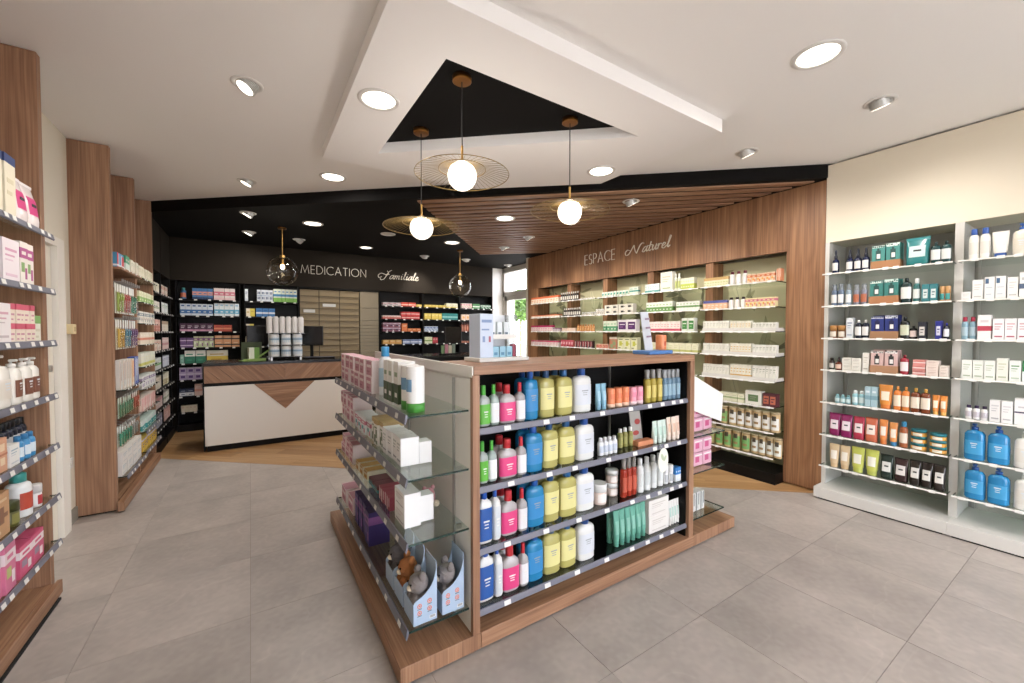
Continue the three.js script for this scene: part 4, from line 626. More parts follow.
  ["N52","carton",-2.587,0.044,6,0.0409,0.094,0.06,"top",["#e6b48c","#5a5f9c","#ecd9c0"],"peach herbal box with violet top","second shelf, fifth bay from door","herbal_box","box",1,1,0],
  ["N52","round",-2.323,0.0607,3,0.0588,0.115,0.05,"",["#e9e4dc","#efe6de","#3a2a2c"],"white vial with dark cap","second shelf, fifth bay from door","herbal_bottle","bottle",1,1,0],
  ["N52","carton",-2.141,0.0393,7,0.0365,0.094,0.06,"mix",["#e8d69c","#d2708a","#e39c44"],"yellow and pink herbal box","second shelf, fifth bay from door","herbal_box","box",1,1,0],
  ["N53","carton",-2.585,0.0358,8,0.0332,0.107,0.05,"text",["#e9e6d8","#c6c4b2","#aeb09c"],"white homeopathic box in tray","third shelf, fifth bay from door","herbal_box","box",1,1,0],
  ["N53","carton",-2.288,0.0297,7,0.0276,0.102,0.05,"foot",["#e9e4d0","#d9a62c","#d9a62c"],"white box with yellow foot","third shelf, fifth bay from door","herbal_box","box",1,1,0],
  ["N53","carton",-2.071,0.031,7,0.0288,0.083,0.05,"text",["#e8e6da","#9fa28c","#b9bba6"],"white box with olive print","third shelf, fifth bay from door","herbal_box","box",1,1,0],
  ["N54","carton",-2.582,0.0358,8,0.0332,0.107,0.05,"text",["#e9e6d8","#c6c4b2","#aeb09c"],"white homeopathic box in tray","fourth shelf, fifth bay from door","herbal_box","box",1,1,0],
  ["N54","carton",-2.285,0.0297,7,0.0276,0.113,0.05,"foot",["#e9e4d0","#d9a62c","#d9a62c"],"white box with yellow foot","fourth shelf, fifth bay from door","herbal_box","box",1,1,0],
  ["N54","carton",-2.067,0.031,7,0.0288,0.104,0.05,"text",["#e8e6da","#9fa28c","#b9bba6"],"white box with olive print","fourth shelf, fifth bay from door","herbal_box","box",1,1,0],
  ["N55","carton",-2.579,0.0359,8,0.0334,0.124,0.05,"text",["#e9e6d8","#c6c4b2","#aeb09c"],"white homeopathic box in tray","fifth shelf, fifth bay from door","herbal_box","box",1,1,0],
  ["N55","carton",-2.282,0.0299,7,0.0278,0.141,0.05,"foot",["#e9e4d0","#d9a62c","#d9a62c"],"white box with yellow foot","fifth shelf, fifth bay from door","herbal_box","box",1,1,0],
  ["N55","carton",-2.064,0.031,7,0.0288,0.142,0.05,"text",["#e8e6da","#9fa28c","#b9bba6"],"white box with olive print","fifth shelf, fifth bay from door","herbal_box","box",1,1,0],
  ["N56","carton",-2.406,0.0673,4,0.0625,0.085,0.07,"band",["#e2dfc0","#9db07a","#c2c79a"],"cream and green organic box","sixth shelf, fifth bay from door","herbal_box","box",1,1,0],
  ["N56","carton",-2.128,0.152,1,0.1474,0.132,0.08,"label",["#e9e6da","#5c7a4a","#8c8f7c"],"wide white organic box with green print","sixth shelf, fifth bay from door","herbal_box","box",1,1,0],
  ["N56","carton",-1.967,0.062,2,0.0577,0.122,0.07,"panel",["#5c2a34","#c26a4c","#3a2448"],"dark red and violet box","sixth shelf, fifth bay from door","herbal_box","box",1,1,0],
  ["N57","can",-2.403,0.096,1,0.0931,0.179,0.08,"",["#c2a26c","#7fae5c","#9c7c4c"],"kraft can with green label","seventh shelf, fifth bay from door","herbal_can","can",1,1,0],
  ["N57","can",-2.302,0.08,6,0.0776,0.186,0.08,"",["#c4a470","#e4e2da","#9c7c4c"],"kraft can with white label","seventh shelf, fifth bay from door","herbal_can","can",1,1,0],
  ["N58","can",-2.593,0.069,2,0.0669,0.198,0.08,"",["#c2a26c","#b5b76c","#9c7c4c"],"kraft can with olive label","bottom shelf, fifth bay from door","herbal_can","can",1,1,0],
  ["N58","can",-2.45,0.092,4,0.0892,0.187,0.08,"",["#c2a26c","#6fae58","#9c7c4c"],"kraft can with leaf green label","bottom shelf, fifth bay from door","herbal_can","can",1,1,0],
  ["N58","can",-2.077,0.0687,4,0.0667,0.186,0.08,"",["#c4a470","#dfe2d8","#9c7c4c"],"kraft can with white label","bottom shelf, fifth bay from door","herbal_can","can",1,1,0],
  ["N41","carton",-3.363,0.0345,6,0.0321,0.108,0.05,"foot",["#e0e6e0","#5fa49c","#8cbcb4"],"tiny white and teal box","top shelf, fourth bay from door","herbal_box","box",1,1,0],
  ["N41","carton",-3.142,0.165,1,0.1601,0.23,0.06,"text",["#e8e4d2","#d9b9a0","#9cae7c"],"tall ivory display box","top shelf, fourth bay from door","herbal_box","box",1,1,0],
  ["N41","round",-3.006,0.0465,2,0.0451,0.205,0.04,"",["#e6e8d4","#c9d27a","#eceee2"],"slim white vial bottle","top shelf, fourth bay from door","herbal_bottle","bottle",1,1,0.06],
  ["N41","carton",-2.865,0.028,6,0.026,0.129,0.05,"lower",["#e6e6cc","#bcc944","#d2d98c"],"white box with lime foot","top shelf, fourth bay from door","herbal_box","box",1,1,0],
  ["N42","carton",-3.345,0.0464,8,0.0431,0.121,0.06,"lower",["#e4e6d6","#6c9c4c","#9cba7c"],"white herbal box with green foot","second shelf, fourth bay from door","herbal_box","box",1,1,0],
  ["N42","carton",-2.921,0.041,7,0.0381,0.104,0.06,"band",["#e6e6da","#74a05c","#a9bf92"],"white box with green band","second shelf, fourth bay from door","herbal_box","box",1,1,0],
  ["N43","carton",-3.313,0.0447,10,0.0416,0.119,0.06,"foot",["#ece0d6","#d9546c","#e59aa2"],"white herbal box with rose foot","third shelf, fourth bay from door","herbal_box","box",1,1,0],
  ["N43","carton",-2.853,0.081,2,0.0753,0.152,0.06,"panel",["#e3e6d8","#3f8a3c","#7fae74"],"white box with deep green panel","third shelf, fourth bay from door","herbal_box","box",1,1,0],
  ["N44","carton",-3.28,0.08,8,0.0744,0.104,0.06,"foot",["#e6e2c0","#c3c46a","#d2d29a"],"cream box with soft yellow foot","fourth shelf, fourth bay from door","herbal_box","box",1,1,0],
  ["N31","tube",-4.119,0.0539,9,0.0523,0.073,0.03,"",["#dfe6d4","#4fa08a","#bcd4b4"],"small white and jade tube","top shelf, third bay from door","herbal_tube","tube",1,1,0],
  ["N31","carton",-3.618,0.073,2,0.0679,0.098,0.05,"band",["#dfe4d0","#4a9c8c","#8cbcae"],"white and jade carton","top shelf, third bay from door","herbal_box","box",1,1,0],
  ["N32","carton",-4.06,0.1275,4,0.1186,0.064,0.07,"emblem",["#e8e2d2","#3a3630","#c9b99c"],"cream box with black emblem","second shelf, third bay from door","herbal_box","box",1,2,0],
  ["N32","jar",-4.236,0.0393,4,0.0381,0.083,0.03,"",["#e6dfd2","#cfc6b9","#e9e6de"],"tiny cream jar","second shelf, third bay from door","herbal_jar","jar",1,1,0],
  ["N33","carton",-4.077,0.0623,4,0.0579,0.144,0.06,"lower",["#d9e0c8","#4c9c6a","#86b88c"],"pale carton with green print","third shelf, third bay from door","herbal_box","box",1,1,0],
  ["N33","carton",-3.819,0.16,2,0.1488,0.157,0.07,"panel",["#e6dfe0","#562464","#8c5c94"],"white box with purple panel","third shelf, third bay from door","herbal_box","box",1,1,0],
  ["N34","carton",-4.212,0.0577,4,0.0537,0.062,0.06,"panel",["#e6b99c","#c94c34","#e8d6c2"],"red orange herbal box","fourth shelf, third bay from door","herbal_box","box",1,1,0],
  ["N34","carton",-3.962,0.136,1,0.1319,0.163,0.06,"leaf",["#e4d6c0","#8a9c6c","#c2785c"],"floral patterned box","fourth shelf, third bay from door","herbal_box","box",1,1,0],
  ["N34","carton",-3.817,0.112,3,0.1042,0.159,0.07,"emblem",["#e2e0b4","#c2c22c","#4c4c24"],"lemon yellow print box","fourth shelf, third bay from door","herbal_box","box",1,1,0],
  ["N21","round",-5.018,0.0469,9,0.0455,0.136,0.03,"",["#2c2420","#e0d9cc","#e6e2d9"],"dark vial with white cap","top shelf, second bay from door","herbal_bottle","bottle",1,1,0],
  ["N21","round",-4.573,0.0527,6,0.0511,0.024,0.03,"",["#e6e0d4","#c9bfae","#e9e6de"],"short white vial","top shelf, second bay from door","herbal_bottle","bottle",1,1,0],
  ["N22","round",-4.943,0.0437,9,0.0424,0.126,0.03,"",["#2e2622","#ddd6c9","#e6e2d9"],"brown vial with white cap","second shelf, second bay from door","herbal_bottle","bottle",1,1,0],
  ["N22","jar",-4.528,0.0474,7,0.046,0.049,0.03,"",["#e6e0d6","#cdc6ba","#ecebe6"],"little white balm pot","second shelf, second bay from door","herbal_jar","jar",1,1,0],
  ["N23","carton",-4.966,0.0437,7,0.0407,0.054,0.05,"text",["#e9cfb9","#d99c84","#f0e4d6"],"pale pink essential oil box","third shelf, second bay from door","herbal_box","box",1,1,0],
  ["N23","round",-4.637,0.0547,7,0.0531,0.103,0.04,"",["#d9944c","#e0a868","#c97f3a"],"amber orange honey bottle","third shelf, second bay from door","herbal_bottle","bottle",1,1,0],
  ["N24","tube",-5.014,0.062,5,0.0601,0.105,0.03,"",["#c44c5c","#dfa4a9","#b43a4a"],"coral red lip tube","fourth shelf, second bay from door","herbal_tube","tube",1,1,0],
  ["N24","carton",-4.681,0.0554,7,0.0515,0.097,0.05,"stripe",["#3a2a2c","#c8484f","#e6dcd6"],"black and red slim box","fourth shelf, second bay from door","herbal_box","box",1,1,0],
  ["N11","carton",-5.812,0.0744,10,0.0692,0.112,0.06,"top",["#ecd9c2","#dd6a34","#e88c4c"],"white box with burnt orange top","top shelf, first bay from door","herbal_box","box",1,1,0],
  ["N12","carton",-5.811,0.077,10,0.0716,0.041,0.06,"top",["#ecd9c2","#d9622e","#e88a4a"],"white box with orange lid stripe","second shelf, first bay from door","herbal_box","box",1,1,0],
  ["N13","carton",-5.811,0.0657,9,0.0611,0.102,0.06,"top",["#e9d2cc","#b81f5c","#d96a92"],"white box with magenta top","third shelf, first bay from door","herbal_box","box",1,1,0],
  ["N13","carton",-5.206,0.0637,3,0.0592,0.057,0.06,"top",["#c9b9bc","#8f6a7c","#b89aa6"],"mauve grey herbal box","third shelf, first bay from door","herbal_box","box",1,1,0],
  ["N14","carton",-5.81,0.0746,10,0.0694,0.087,0.06,"top",["#e9d6d0","#cf4c6c","#e39aa8"],"white box with rose red top","fourth shelf, first bay from door","herbal_box","box",1,1,0],
  ["A1","round",-0.839,0.067,1,0.065,0.166,0.09,"",["#2f6f9c","#d9734c","#3f8f8c"],"blue and orange canister","top shelf, corner black bay","medicine_bottle","bottle",1,1,0],
  ["A1","carton",-0.703,0.0612,4,0.057,0.164,0.1,"mid",["#3f7fb8","#e8a090","#26406c"],"blue effervescent box with coral middle","top shelf, corner black bay","medicine_box","box",1,1,0],
  ["A1","carton",-0.452,0.0658,4,0.0611,0.179,0.1,"mid",["#ecdcd6","#e0788a","#f0c9c6"],"white and rose effervescent box","top shelf, corner black bay","medicine_box","box",1,1,0],
  ["A2","carton",-0.842,0.0633,6,0.0589,0.172,0.1,"mid2",["#d9e2ea","#2f6fae","#3a5f94"],"blue and white sachet box","second shelf, corner black bay","medicine_box","box",1,1,0],
  ["A2","carton",-0.45,0.062,5,0.0577,0.193,0.1,"mid2",["#e6ecee","#5fb0d2","#9cc9dc"],"white sachet box with aqua wave","second shelf, corner black bay","medicine_box","box",1,1,0],
  ["A3","carton",-0.852,0.0774,5,0.072,0.119,0.1,"foot",["#4c2440","#c98ca4","#e3d6d8"],"dark plum box with white foot","third shelf, corner black bay","medicine_box","box",1,1,0],
  ["A3","carton",-0.459,0.113,2,0.1051,0.1,0.1,"band",["#c2482c","#e08a5c","#9c2f1c"],"brick red wide box","third shelf, corner black bay","medicine_box","box",1,1,0],
  ["A4","carton",-0.85,0.0735,2,0.0684,0.071,0.1,"band",["#6f4a80","#d9c2d6","#4a2c5c"],"violet flat box","fourth shelf, corner black bay","medicine_box","box",1,2,0],
  ["A4","carton",-0.697,0.06,4,0.0558,0.162,0.1,"mix",["#c6cc9c","#8a4f86","#dfe0c9"],"green and purple box","fourth shelf, corner black bay","medicine_box","box",1,1,0],
  ["A4","carton",-0.451,0.1037,3,0.0964,0.087,0.1,"band",["#e0a06a","#2c2c34","#e9d2b4"],"orange box with black swoosh","fourth shelf, corner black bay","medicine_box","box",1,2,0],
  ["A5","carton",-0.853,0.044,1,0.0427,0.128,0.1,"text",["#7fb09a","#d9e6dc","#4c8c74"],"small mint box","fifth shelf, corner black bay","medicine_box","box",1,1,0],
  ["A5","carton",-0.803,0.124,2,0.1153,0.188,0.12,"top2",["#1f7a5c","#e9e6d9","#2f8f6c"],"emerald box with cream top","fifth shelf, corner black bay","medicine_box","box",1,1,0],
  ["A5","carton",-0.549,0.259,1,0.2512,0.182,0.12,"top2",["#e3c22c","#ece6cf","#c99c1c"],"wide yellow box with cream top","fifth shelf, corner black bay","medicine_box","box",1,1,0],
  ["A6","carton",-0.868,0.0873,3,0.0812,0.09,0.1,"label2",["#b9a4c9","#5c3a80","#ded2e2"],"lilac box with violet logo","sixth shelf, corner black bay","medicine_box","box",1,2,0],
  ["A7","carton",-0.872,0.085,2,0.0791,0.108,0.1,"lower",["#2c3a5c","#e0e0e2","#9ca4b4"],"navy and white box","seventh shelf, corner black bay","medicine_box","box",1,1,0],
  ["A7","carton",-0.696,0.087,1,0.0844,0.17,0.1,"band",["#e3c0b4","#d99a86","#f0dcd2"],"pale pink taller box","seventh shelf, corner black bay","medicine_box","box",1,1,0],
  ["A8","carton",-0.853,0.0455,4,0.0423,0.096,0.1,"text",["#e6d6bc","#c9a47c","#efe6d6"],"cream small box","bottom shelf, corner black bay","medicine_box","box",1,1,0],
  ["B1","carton",-0.065,0.041,1,0.0398,0.187,0.08,"text",["#e2e6ea","#3a5f9c","#9cb0cc"],"slim white and blue box","top shelf, drawer-side black bay","medicine_box","box",1,1,0],
  ["B1","carton",0.093,0.0535,4,0.0498,0.185,0.1,"dots",["#dfe4ea","#26406c","#7f98b8"],"white box with navy dots","top shelf, drawer-side black bay","medicine_box","box",1,1,0],
  ["B1","carton",0.314,0.055,6,0.0512,0.209,0.1,"wave",["#e6ecd6","#3f8fc4","#7fc23c"],"green and white box with blue wave","top shelf, drawer-side black bay","medicine_box","box",1,1,0],
  ["B2","carton",-0.053,0.116,1,0.1125,0.127,0.1,"split",["#e6cf2c","#ece0c2","#c9a41c"],"bright yellow box","second shelf, drawer-side black bay","medicine_box","box",1,1,0],
  ["B2","carton",0.077,0.085,3,0.0791,0.133,0.1,"band",["#2f78b8","#dce6ee","#1c5a94"],"mid blue box","second shelf, drawer-side black bay","medicine_box","box",1,1,0],
  ["B3","carton",-0.056,0.103,1,0.0999,0.119,0.1,"split",["#e3cf4c","#ecdcc6","#d9a48c"],"yellow and pink box","third shelf, drawer-side black bay","medicine_box","box",1,1,0],
  ["B4","carton",-0.065,0.096,1,0.0931,0.158,0.1,"text",["#e3d6b4","#c9b98c","#ece6d2"],"beige box","fourth shelf, drawer-side black bay","medicine_box","box",1,1,0],
  ["C1","carton",2.026,0.11,3,0.1023,0.067,0.1,"mix",["#d9cfcc","#c98c94","#8f8a8c"],"rosy grey box","top shelf, shutter-side black bay","medicine_box","box",1,1,0],
  ["C1","carton",2.366,0.0695,4,0.0646,0.079,0.1,"band",["#d9482f","#f0c9b4","#b8321c"],"tomato red box","top shelf, shutter-side black bay","medicine_box","box",1,1,0],
  ["C1","carton",2.654,0.108,1,0.1048,0.049,0.1,"text",["#e3c24c","#efe2b4","#c99c2c"],"small yellow box","top shelf, shutter-side black bay","medicine_box","box",1,1,0],
  ["C2","carton",2.025,0.055,6,0.0512,0.066,0.1,"top2",["#d96a5c","#efd6cc","#c23a2f"],"low red and white box","second shelf, shutter-side black bay","medicine_box","box",1,1,0],
  ["C2","carton",2.364,0.0893,4,0.083,0.07,0.1,"band",["#c9302c","#f0c2b9","#a81f1c"],"scarlet box","second shelf, shutter-side black bay","medicine_box","box",1,2,0],
  ["C3","carton",2.023,0.11,3,0.1023,0.084,0.1,"mix",["#8c4a5c","#d9c6d2","#3a2c4c"],"plum patterned box","third shelf, shutter-side black bay","medicine_box","box",1,2,0],
  ["C3","carton",2.372,0.105,1,0.1018,0.152,0.1,"text",["#e0742c","#f0cfa4","#c25a1c"],"tall orange box","third shelf, shutter-side black bay","medicine_box","box",1,1,0],
  ["C3","carton",2.486,0.0847,3,0.0787,0.06,0.1,"text",["#e07a2f","#efcfa8","#c9601f"],"low orange box","third shelf, shutter-side black bay","medicine_box","box",1,1,0],
  ["C4","carton",2.021,0.1163,3,0.1082,0.079,0.1,"text",["#d9a24c","#efdcae","#c28a2f"],"low amber box","fourth shelf, shutter-side black bay","medicine_box","box",1,1,0],
  ["C4","carton",2.389,0.0738,5,0.0686,0.084,0.1,"band",["#7f8fb4","#dde2ea","#4f5f8c"],"steel blue box","fourth shelf, shutter-side black bay","medicine_box","box",1,1,0],
  ["D1","carton",2.815,0.0737,6,0.0685,0.051,0.1,"text",["#e0c23f","#efe4b0","#c2a22c"],"sunny yellow low box","top shelf, till-screen black bay","medicine_box","box",1,1,0],
  ["D1","carton",3.267,0.0625,4,0.0581,0.094,0.1,"foot",["#e6dfc2","#d9c24c","#b0b070"],"cream box with yellow foot","top shelf, till-screen black bay","medicine_box","box",1,1,0],
  ["D2","carton",2.815,0.0712,5,0.0662,0.122,0.1,"text",["#e0c444","#efe2a8","#c9a42c"],"yellow upright box","second shelf, till-screen black bay","medicine_box","box",1,1,0],
  ["D2","carton",3.181,0.0558,6,0.0519,0.13,0.1,"band",["#1f8c88","#8fc9c2","#17706c"],"teal upright box","second shelf, till-screen black bay","medicine_box","box",1,1,0],
  ["D3","carton",2.815,0.0677,4,0.063,0.1,0.1,"mix",["#cdd6e2","#3f5f9c","#8c9cb8"],"white and blue low box","third shelf, till-screen black bay","medicine_box","box",1,1,0],
  ["D4","carton",2.819,0.0507,3,0.0471,0.129,0.1,"band",["#dfe0b9","#7fa44c","#c9c98c"],"pale green box","fourth shelf, till-screen black bay","medicine_box","box",1,1,0],
  ["D4","carton",2.981,0.052,2,0.0484,0.118,0.1,"text",["#c2303c","#efd2cc","#9c1f2c"],"cherry red box","fourth shelf, till-screen black bay","medicine_box","box",1,1,0],
  ["Q1","carton",3.595,0.0592,4,0.0551,0.105,0.1,"mix",["#e6d6cc","#d98c94","#c2c29c"],"pink and cream box","top shelf, jamb-side black bay","medicine_box","box",1,1,0],
  ["Q1","carton",3.855,0.0543,3,0.0505,0.104,0.1,"band",["#4c8c4c","#dfe6d2","#2f6c34"],"grass green box","top shelf, jamb-side black bay","medicine_box","box",1,1,0],
  ["Q1","carton",4.042,0.08,3,0.0744,0.091,0.1,"mix",["#2f5c3c","#c9d6c6","#8cae8c"],"forest green box","top shelf, jamb-side black bay","medicine_box","box",1,1,0],
  ["Q2","carton",3.595,0.095,2,0.0883,0.118,0.1,"emblem",["#e6c4a8","#e0a44c","#efdcd0"],"peach and yellow box","second shelf, jamb-side black bay","medicine_box","box",1,1,0],
  ["Q3","round",3.595,0.0532,4,0.0517,0.186,0.06,"",["#a4583a","#b86f4c","#5c2c1c"],"amber brown syrup bottle","third shelf, jamb-side black bay","medicine_bottle","bottle",1,1,0],
  ["Q4","round",3.595,0.053,4,0.0514,0.052,0.06,"",["#a4583a","#b86f4c","#5c2c1c"],"amber brown syrup bottle","fourth shelf, jamb-side black bay","medicine_bottle","bottle",1,1,0],
  ["F1","carton",-2.614,-0.1125,2,0.1046,0.278,0.1,"topband",["#e9dfc4","#d9cda8","#2c3f74"],"cream pack with navy fold top","top shelf beside white door","hygiene_box","box",1,1,0],
  ["F1","pouch",-2.844,-0.1325,2,0.1285,0.222,0.08,"",["#e9dcd9","#d22c7c","#efe6e4"],"white bag with pink swirl print","top shelf beside white door","cotton_bag","pouch",1,1,0],
  ["F2","carton",-2.703,-0.157,1,0.1523,0.194,0.1,"text",["#eee2e6","#d99cb8","#e3c2d2"],"wide white carton with lilac side","second shelf beside white door","hygiene_box","box",1,1,0],
  ["F2","carton",-2.865,-0.0775,2,0.0721,0.205,0.09,"mix",["#ece4da","#b4508c","#7fa45c"],"white carton with plum edge","second shelf beside white door","hygiene_box","box",1,1,0],
  ["F3","carton",-2.612,-0.136,1,0.1319,0.177,0.1,"text",["#eee6e6","#d9a4b4","#c9b9bc"],"tall white carton with rosy print","third shelf beside white door","hygiene_box","box",1,1,0],
  ["F3","carton",-2.752,-0.0476,5,0.0443,0.09,0.07,"top",["#ecdcc9","#d95c74","#c98c9c"],"cream carton with red top","third shelf beside white door","hygiene_box","box",1,2,0],
  ["F3","carton",-3.002,-0.07,1,0.0679,0.132,0.06,"top",["#e6e2cf","#7fb05c","#d2c9b0"],"cream carton with green top","third shelf beside white door","hygiene_box","box",1,1,0],
  ["F4","pump",-2.635,-0.132,1,0.128,0.234,0.09,"",["#eee9df","#e2d9cc","#e6e2da"],"large white pump lotion","fourth shelf beside white door","hygiene_pump_bottle","bottle",1,1,0],
  ["F4","pump",-2.777,-0.096,3,0.0931,0.209,0.06,"",["#eee9df","#7c4a34","#e6e2da"],"white pump lotion with brown label","fourth shelf beside white door","hygiene_pump_bottle","bottle",1,1,0],
  ["F5","round",-2.873,-0.047,6,0.0456,0.168,0.05,"",["#23283a","#dfe0e4","#1a1a1c"],"navy deodorant bottle with black cap","fifth shelf beside white door","hygiene_bottle","bottle",1,1,0.08],
  ["F5","carton",-2.563,-0.142,1,0.1377,0.145,0.05,"dots",["#d9a07c","#ecd2ae","#b8704c"],"peach patterned pack","fifth shelf beside white door","hygiene_box","box",1,1,0],
  ["F5","carton",-2.714,-0.094,1,0.0912,0.098,0.05,"text",["#ecebe6","#9fb4c2","#c9cdd2"],"white carton before the blue row","fifth shelf beside white door","hygiene_box","box",1,1,0],
  ["F5","round",-2.813,-0.0547,3,0.053,0.12,0.04,"",["#3a92c9","#d9e6ee","#2f7fb4"],"sky blue roll on","fifth shelf beside white door","hygiene_bottle","bottle",1,1,0],
  ["F6","carton",-2.546,-0.159,1,0.1542,0.189,0.06,"emblem",["#c99a6c","#8c6248","#e0c49c"],"tan and brown animal print pack","sixth shelf beside white door","hygiene_box","box",1,1,0],
  ["F6","jar",-2.715,-0.115,1,0.1116,0.113,0.07,"",["#5c5a1c","#8a8640","#3f4418"],"olive green jar","sixth shelf beside white door","hygiene_jar","jar",1,1,0],
  ["F6","round",-2.83,-0.14,1,0.1358,0.208,0.09,"",["#e9ebea","#c2482f","#2f9c94"],"white canister with turquoise cap","sixth shelf beside white door","hygiene_bottle","bottle",1,1,0],
  ["F6","jar",-2.981,-0.071,1,0.0689,0.114,0.05,"",["#e9e6e4","#c23a3f","#d9d6d4"],"small white and red pot","sixth shelf beside white door","hygiene_jar","jar",1,1,0],
  ["F7","carton",-2.508,-0.1095,2,0.1018,0.206,0.1,"mix",["#e0789c","#efdde0","#b8c26c"],"pink hygiene pack","bottom shelf beside white door","hygiene_box","box",1,1,0],
  ["F7","carton",-2.755,-0.134,2,0.1246,0.143,0.1,"mix",["#d9567f","#efe2e2","#9c8a9c"],"rose and white hygiene pack","bottom shelf beside white door","hygiene_box","box",1,1,0],
  ["M1","carton",-4.51,-0.21,1,0.2037,0.12,0.1,"circle",["#3f9cc9","#d22c3c","#e6eef2"],"blue and red brush head box","top row of hook bay","oral_care_box","box",1,1,0],
  ["M1","carton",-4.73,-0.085,2,0.079,0.13,0.08,"half",["#3f9c74","#d9e6dc","#e3c9c4"],"green and white brush box","top row of hook bay","oral_care_box","box",1,1,0],
  ["M1","carton",-4.92,-0.0933,3,0.0868,0.12,0.08,"text",["#e3ddc9","#b9c2a4","#d9c9b4"],"cream floss box","top row of hook bay","oral_care_box","box",1,1,0],
  ["M2","blister",-4.52,-0.0733,3,0.0528,0.25,0.035,"",["#d9dcc9","#a4c43f","#efeee6"],"lime handled brush pack","second row of hook bay","oral_care_blister_pack","blister pack",1,1,0],
  ["M2","blister",-4.75,-0.0733,3,0.0528,0.25,0.035,"",["#dcdcd6","#c2403c","#efeee6"],"red handled brush pack","second row of hook bay","oral_care_blister_pack","blister pack",1,1,0],
  ["M2","blister",-4.98,-0.0733,3,0.0528,0.25,0.035,"",["#d6dcdc","#2f8c74","#efeee6"],"green handled brush pack","second row of hook bay","oral_care_blister_pack","blister pack",1,1,0],
  ["M3","blister",-4.52,-0.0733,3,0.0528,0.25,0.035,"",["#dfdcc4","#e0b93c","#efeee6"],"yellow handled brush pack","third row of hook bay","oral_care_blister_pack","blister pack",1,1,0],
  ["M3","blister",-4.75,-0.0733,3,0.0528,0.25,0.035,"",["#d6dde2","#4f9cc4","#efeee6"],"blue handled brush pack","third row of hook bay","oral_care_blister_pack","blister pack",1,1,0],
  ["M3","blister",-4.98,-0.0733,3,0.0528,0.25,0.035,"",["#dcd6dc","#7c5a9c","#efeee6"],"violet handled brush pack","third row of hook bay","oral_care_blister_pack","blister pack",1,1,0],
  ["M4","carton",-4.5,-0.068,5,0.0632,0.24,0.05,"stripe",["#e3dfd6","#c9a48c","#b4bcc4"],"tall ivory toothpaste pack","fourth row of hook bay","oral_care_box","box",1,1,0],
  ["M4","carton",-4.85,-0.065,2,0.0605,0.235,0.05,"stripe",["#e6dcc9","#d9822f","#e0a44c"],"orange edged toothpaste pack","fourth row of hook bay","oral_care_box","box",1,1,0],
  ["M4","carton",-4.99,-0.085,2,0.079,0.245,0.05,"stripe",["#1f4fa8","#cfd9ea","#e9e4c4"],"royal blue toothpaste pack","fourth row of hook bay","oral_care_box","box",1,1,0],
  ["M5","blister",-4.51,-0.0783,6,0.0564,0.17,0.03,"",["#b4cdb9","#5c9c7c","#dfe6d6"],"sage green interdental pack","fifth row of hook bay","oral_care_blister_pack","blister pack",1,1,0],
  ["M5","blister",-4.99,-0.07,3,0.0504,0.17,0.03,"",["#e0cfc6","#c95c4c","#ece2da"],"rose interdental pack","fifth row of hook bay","oral_care_blister_pack","blister pack",1,1,0],
  ["M6","blister",-4.51,-0.082,5,0.059,0.17,0.04,"",["#cfdcd6","#3fa48c","#e6ebe6"],"mint blister of floss picks","sixth row of hook bay","oral_care_blister_pack","blister pack",1,1,0],
  ["M6","blister",-4.94,-0.08,3,0.0576,0.17,0.04,"",["#dcdcda","#9ca4ac","#ececea"],"clear grey blister","sixth row of hook bay","oral_care_blister_pack","blister pack",1,1,0],
  ["M7","carton",-4.5,-0.17,4,0.1581,0.1,0.12,"text",["#e6e2dc","#b4c2cc","#c9ccd0"],"white denture care carton","bottom row of hook bay","oral_care_box","box",1,2,0],
  ["P1","carton",-5.29,-0.1014,7,0.0943,0.12,0.09,"text",["#e6dfc6","#c9bf94","#b0c07c"],"cream mouth care carton","top shelf between narrow fins","dental_box","box",1,1,0],
  ["P2","carton",-5.29,-0.1014,7,0.0943,0.11,0.09,"lower",["#e3e2c0","#8cb45c","#d2d6a4"],"white carton with green foot","second shelf between narrow fins","dental_box","box",1,1,0],
  ["P3","carton",-5.29,-0.1014,7,0.0943,0.12,0.09,"mix",["#e2ddd0","#7f8c94","#c9b4a4"],"ivory boxed rinse","third shelf between narrow fins","dental_box","box",1,1,0],
  ["P4","carton",-5.29,-0.1014,7,0.0943,0.12,0.09,"band",["#e6d9c4","#d9886c","#efe6da"],"pale carton with coral band","fourth shelf between narrow fins","dental_box","box",1,1,0],
  ["P5","carton",-5.29,-0.1014,7,0.0943,0.13,0.09,"foot",["#e0e2d2","#c9c95c","#e9e4c0"],"white and yellow carton","fifth shelf between narrow fins","dental_box","box",1,1,0],
  ["P6","carton",-5.29,-0.1014,7,0.0943,0.12,0.09,"mix",["#dfe0dc","#9c8cac","#d9d2dc"],"grey lilac carton","sixth shelf between narrow fins","dental_box","box",1,1,0],
  ["P7","carton",-5.29,-0.1014,7,0.0943,0.13,0.09,"stripe",["#e6d0c8","#d95c5c","#efdcd6"],"pink toothpaste carton","seventh shelf between narrow fins","dental_box","box",1,1,0],
  ["P8","carton",-5.29,-0.1014,7,0.0943,0.11,0.09,"lower",["#cfe0da","#2f9c9c","#d6cfe0"],"teal and mauve carton","eighth shelf between narrow fins","dental_box","box",1,1,0],
  ["P9","carton",-5.29,-0.1014,7,0.0943,0.12,0.09,"topband",["#e0b92c","#3a3f9c","#dcd6ea"],"yellow and indigo carton","bottom shelf between narrow fins","dental_box","box",1,1,0],
  ["D1x","carton",-6.14,-0.116,5,0.1079,0.13,0.1,"text",["#e3dcc4","#c9bb8c","#d9cfae"],"beige remedy box","top black side shelf","remedy_box","box",1,1,0],
  ["D1y","carton",-6.84,-0.115,4,0.107,0.14,0.1,"mix",["#e4d2c0","#d9a08c","#efe4d8"],"flesh pink remedy box","top black corner shelf","remedy_box","box",1,1,0],
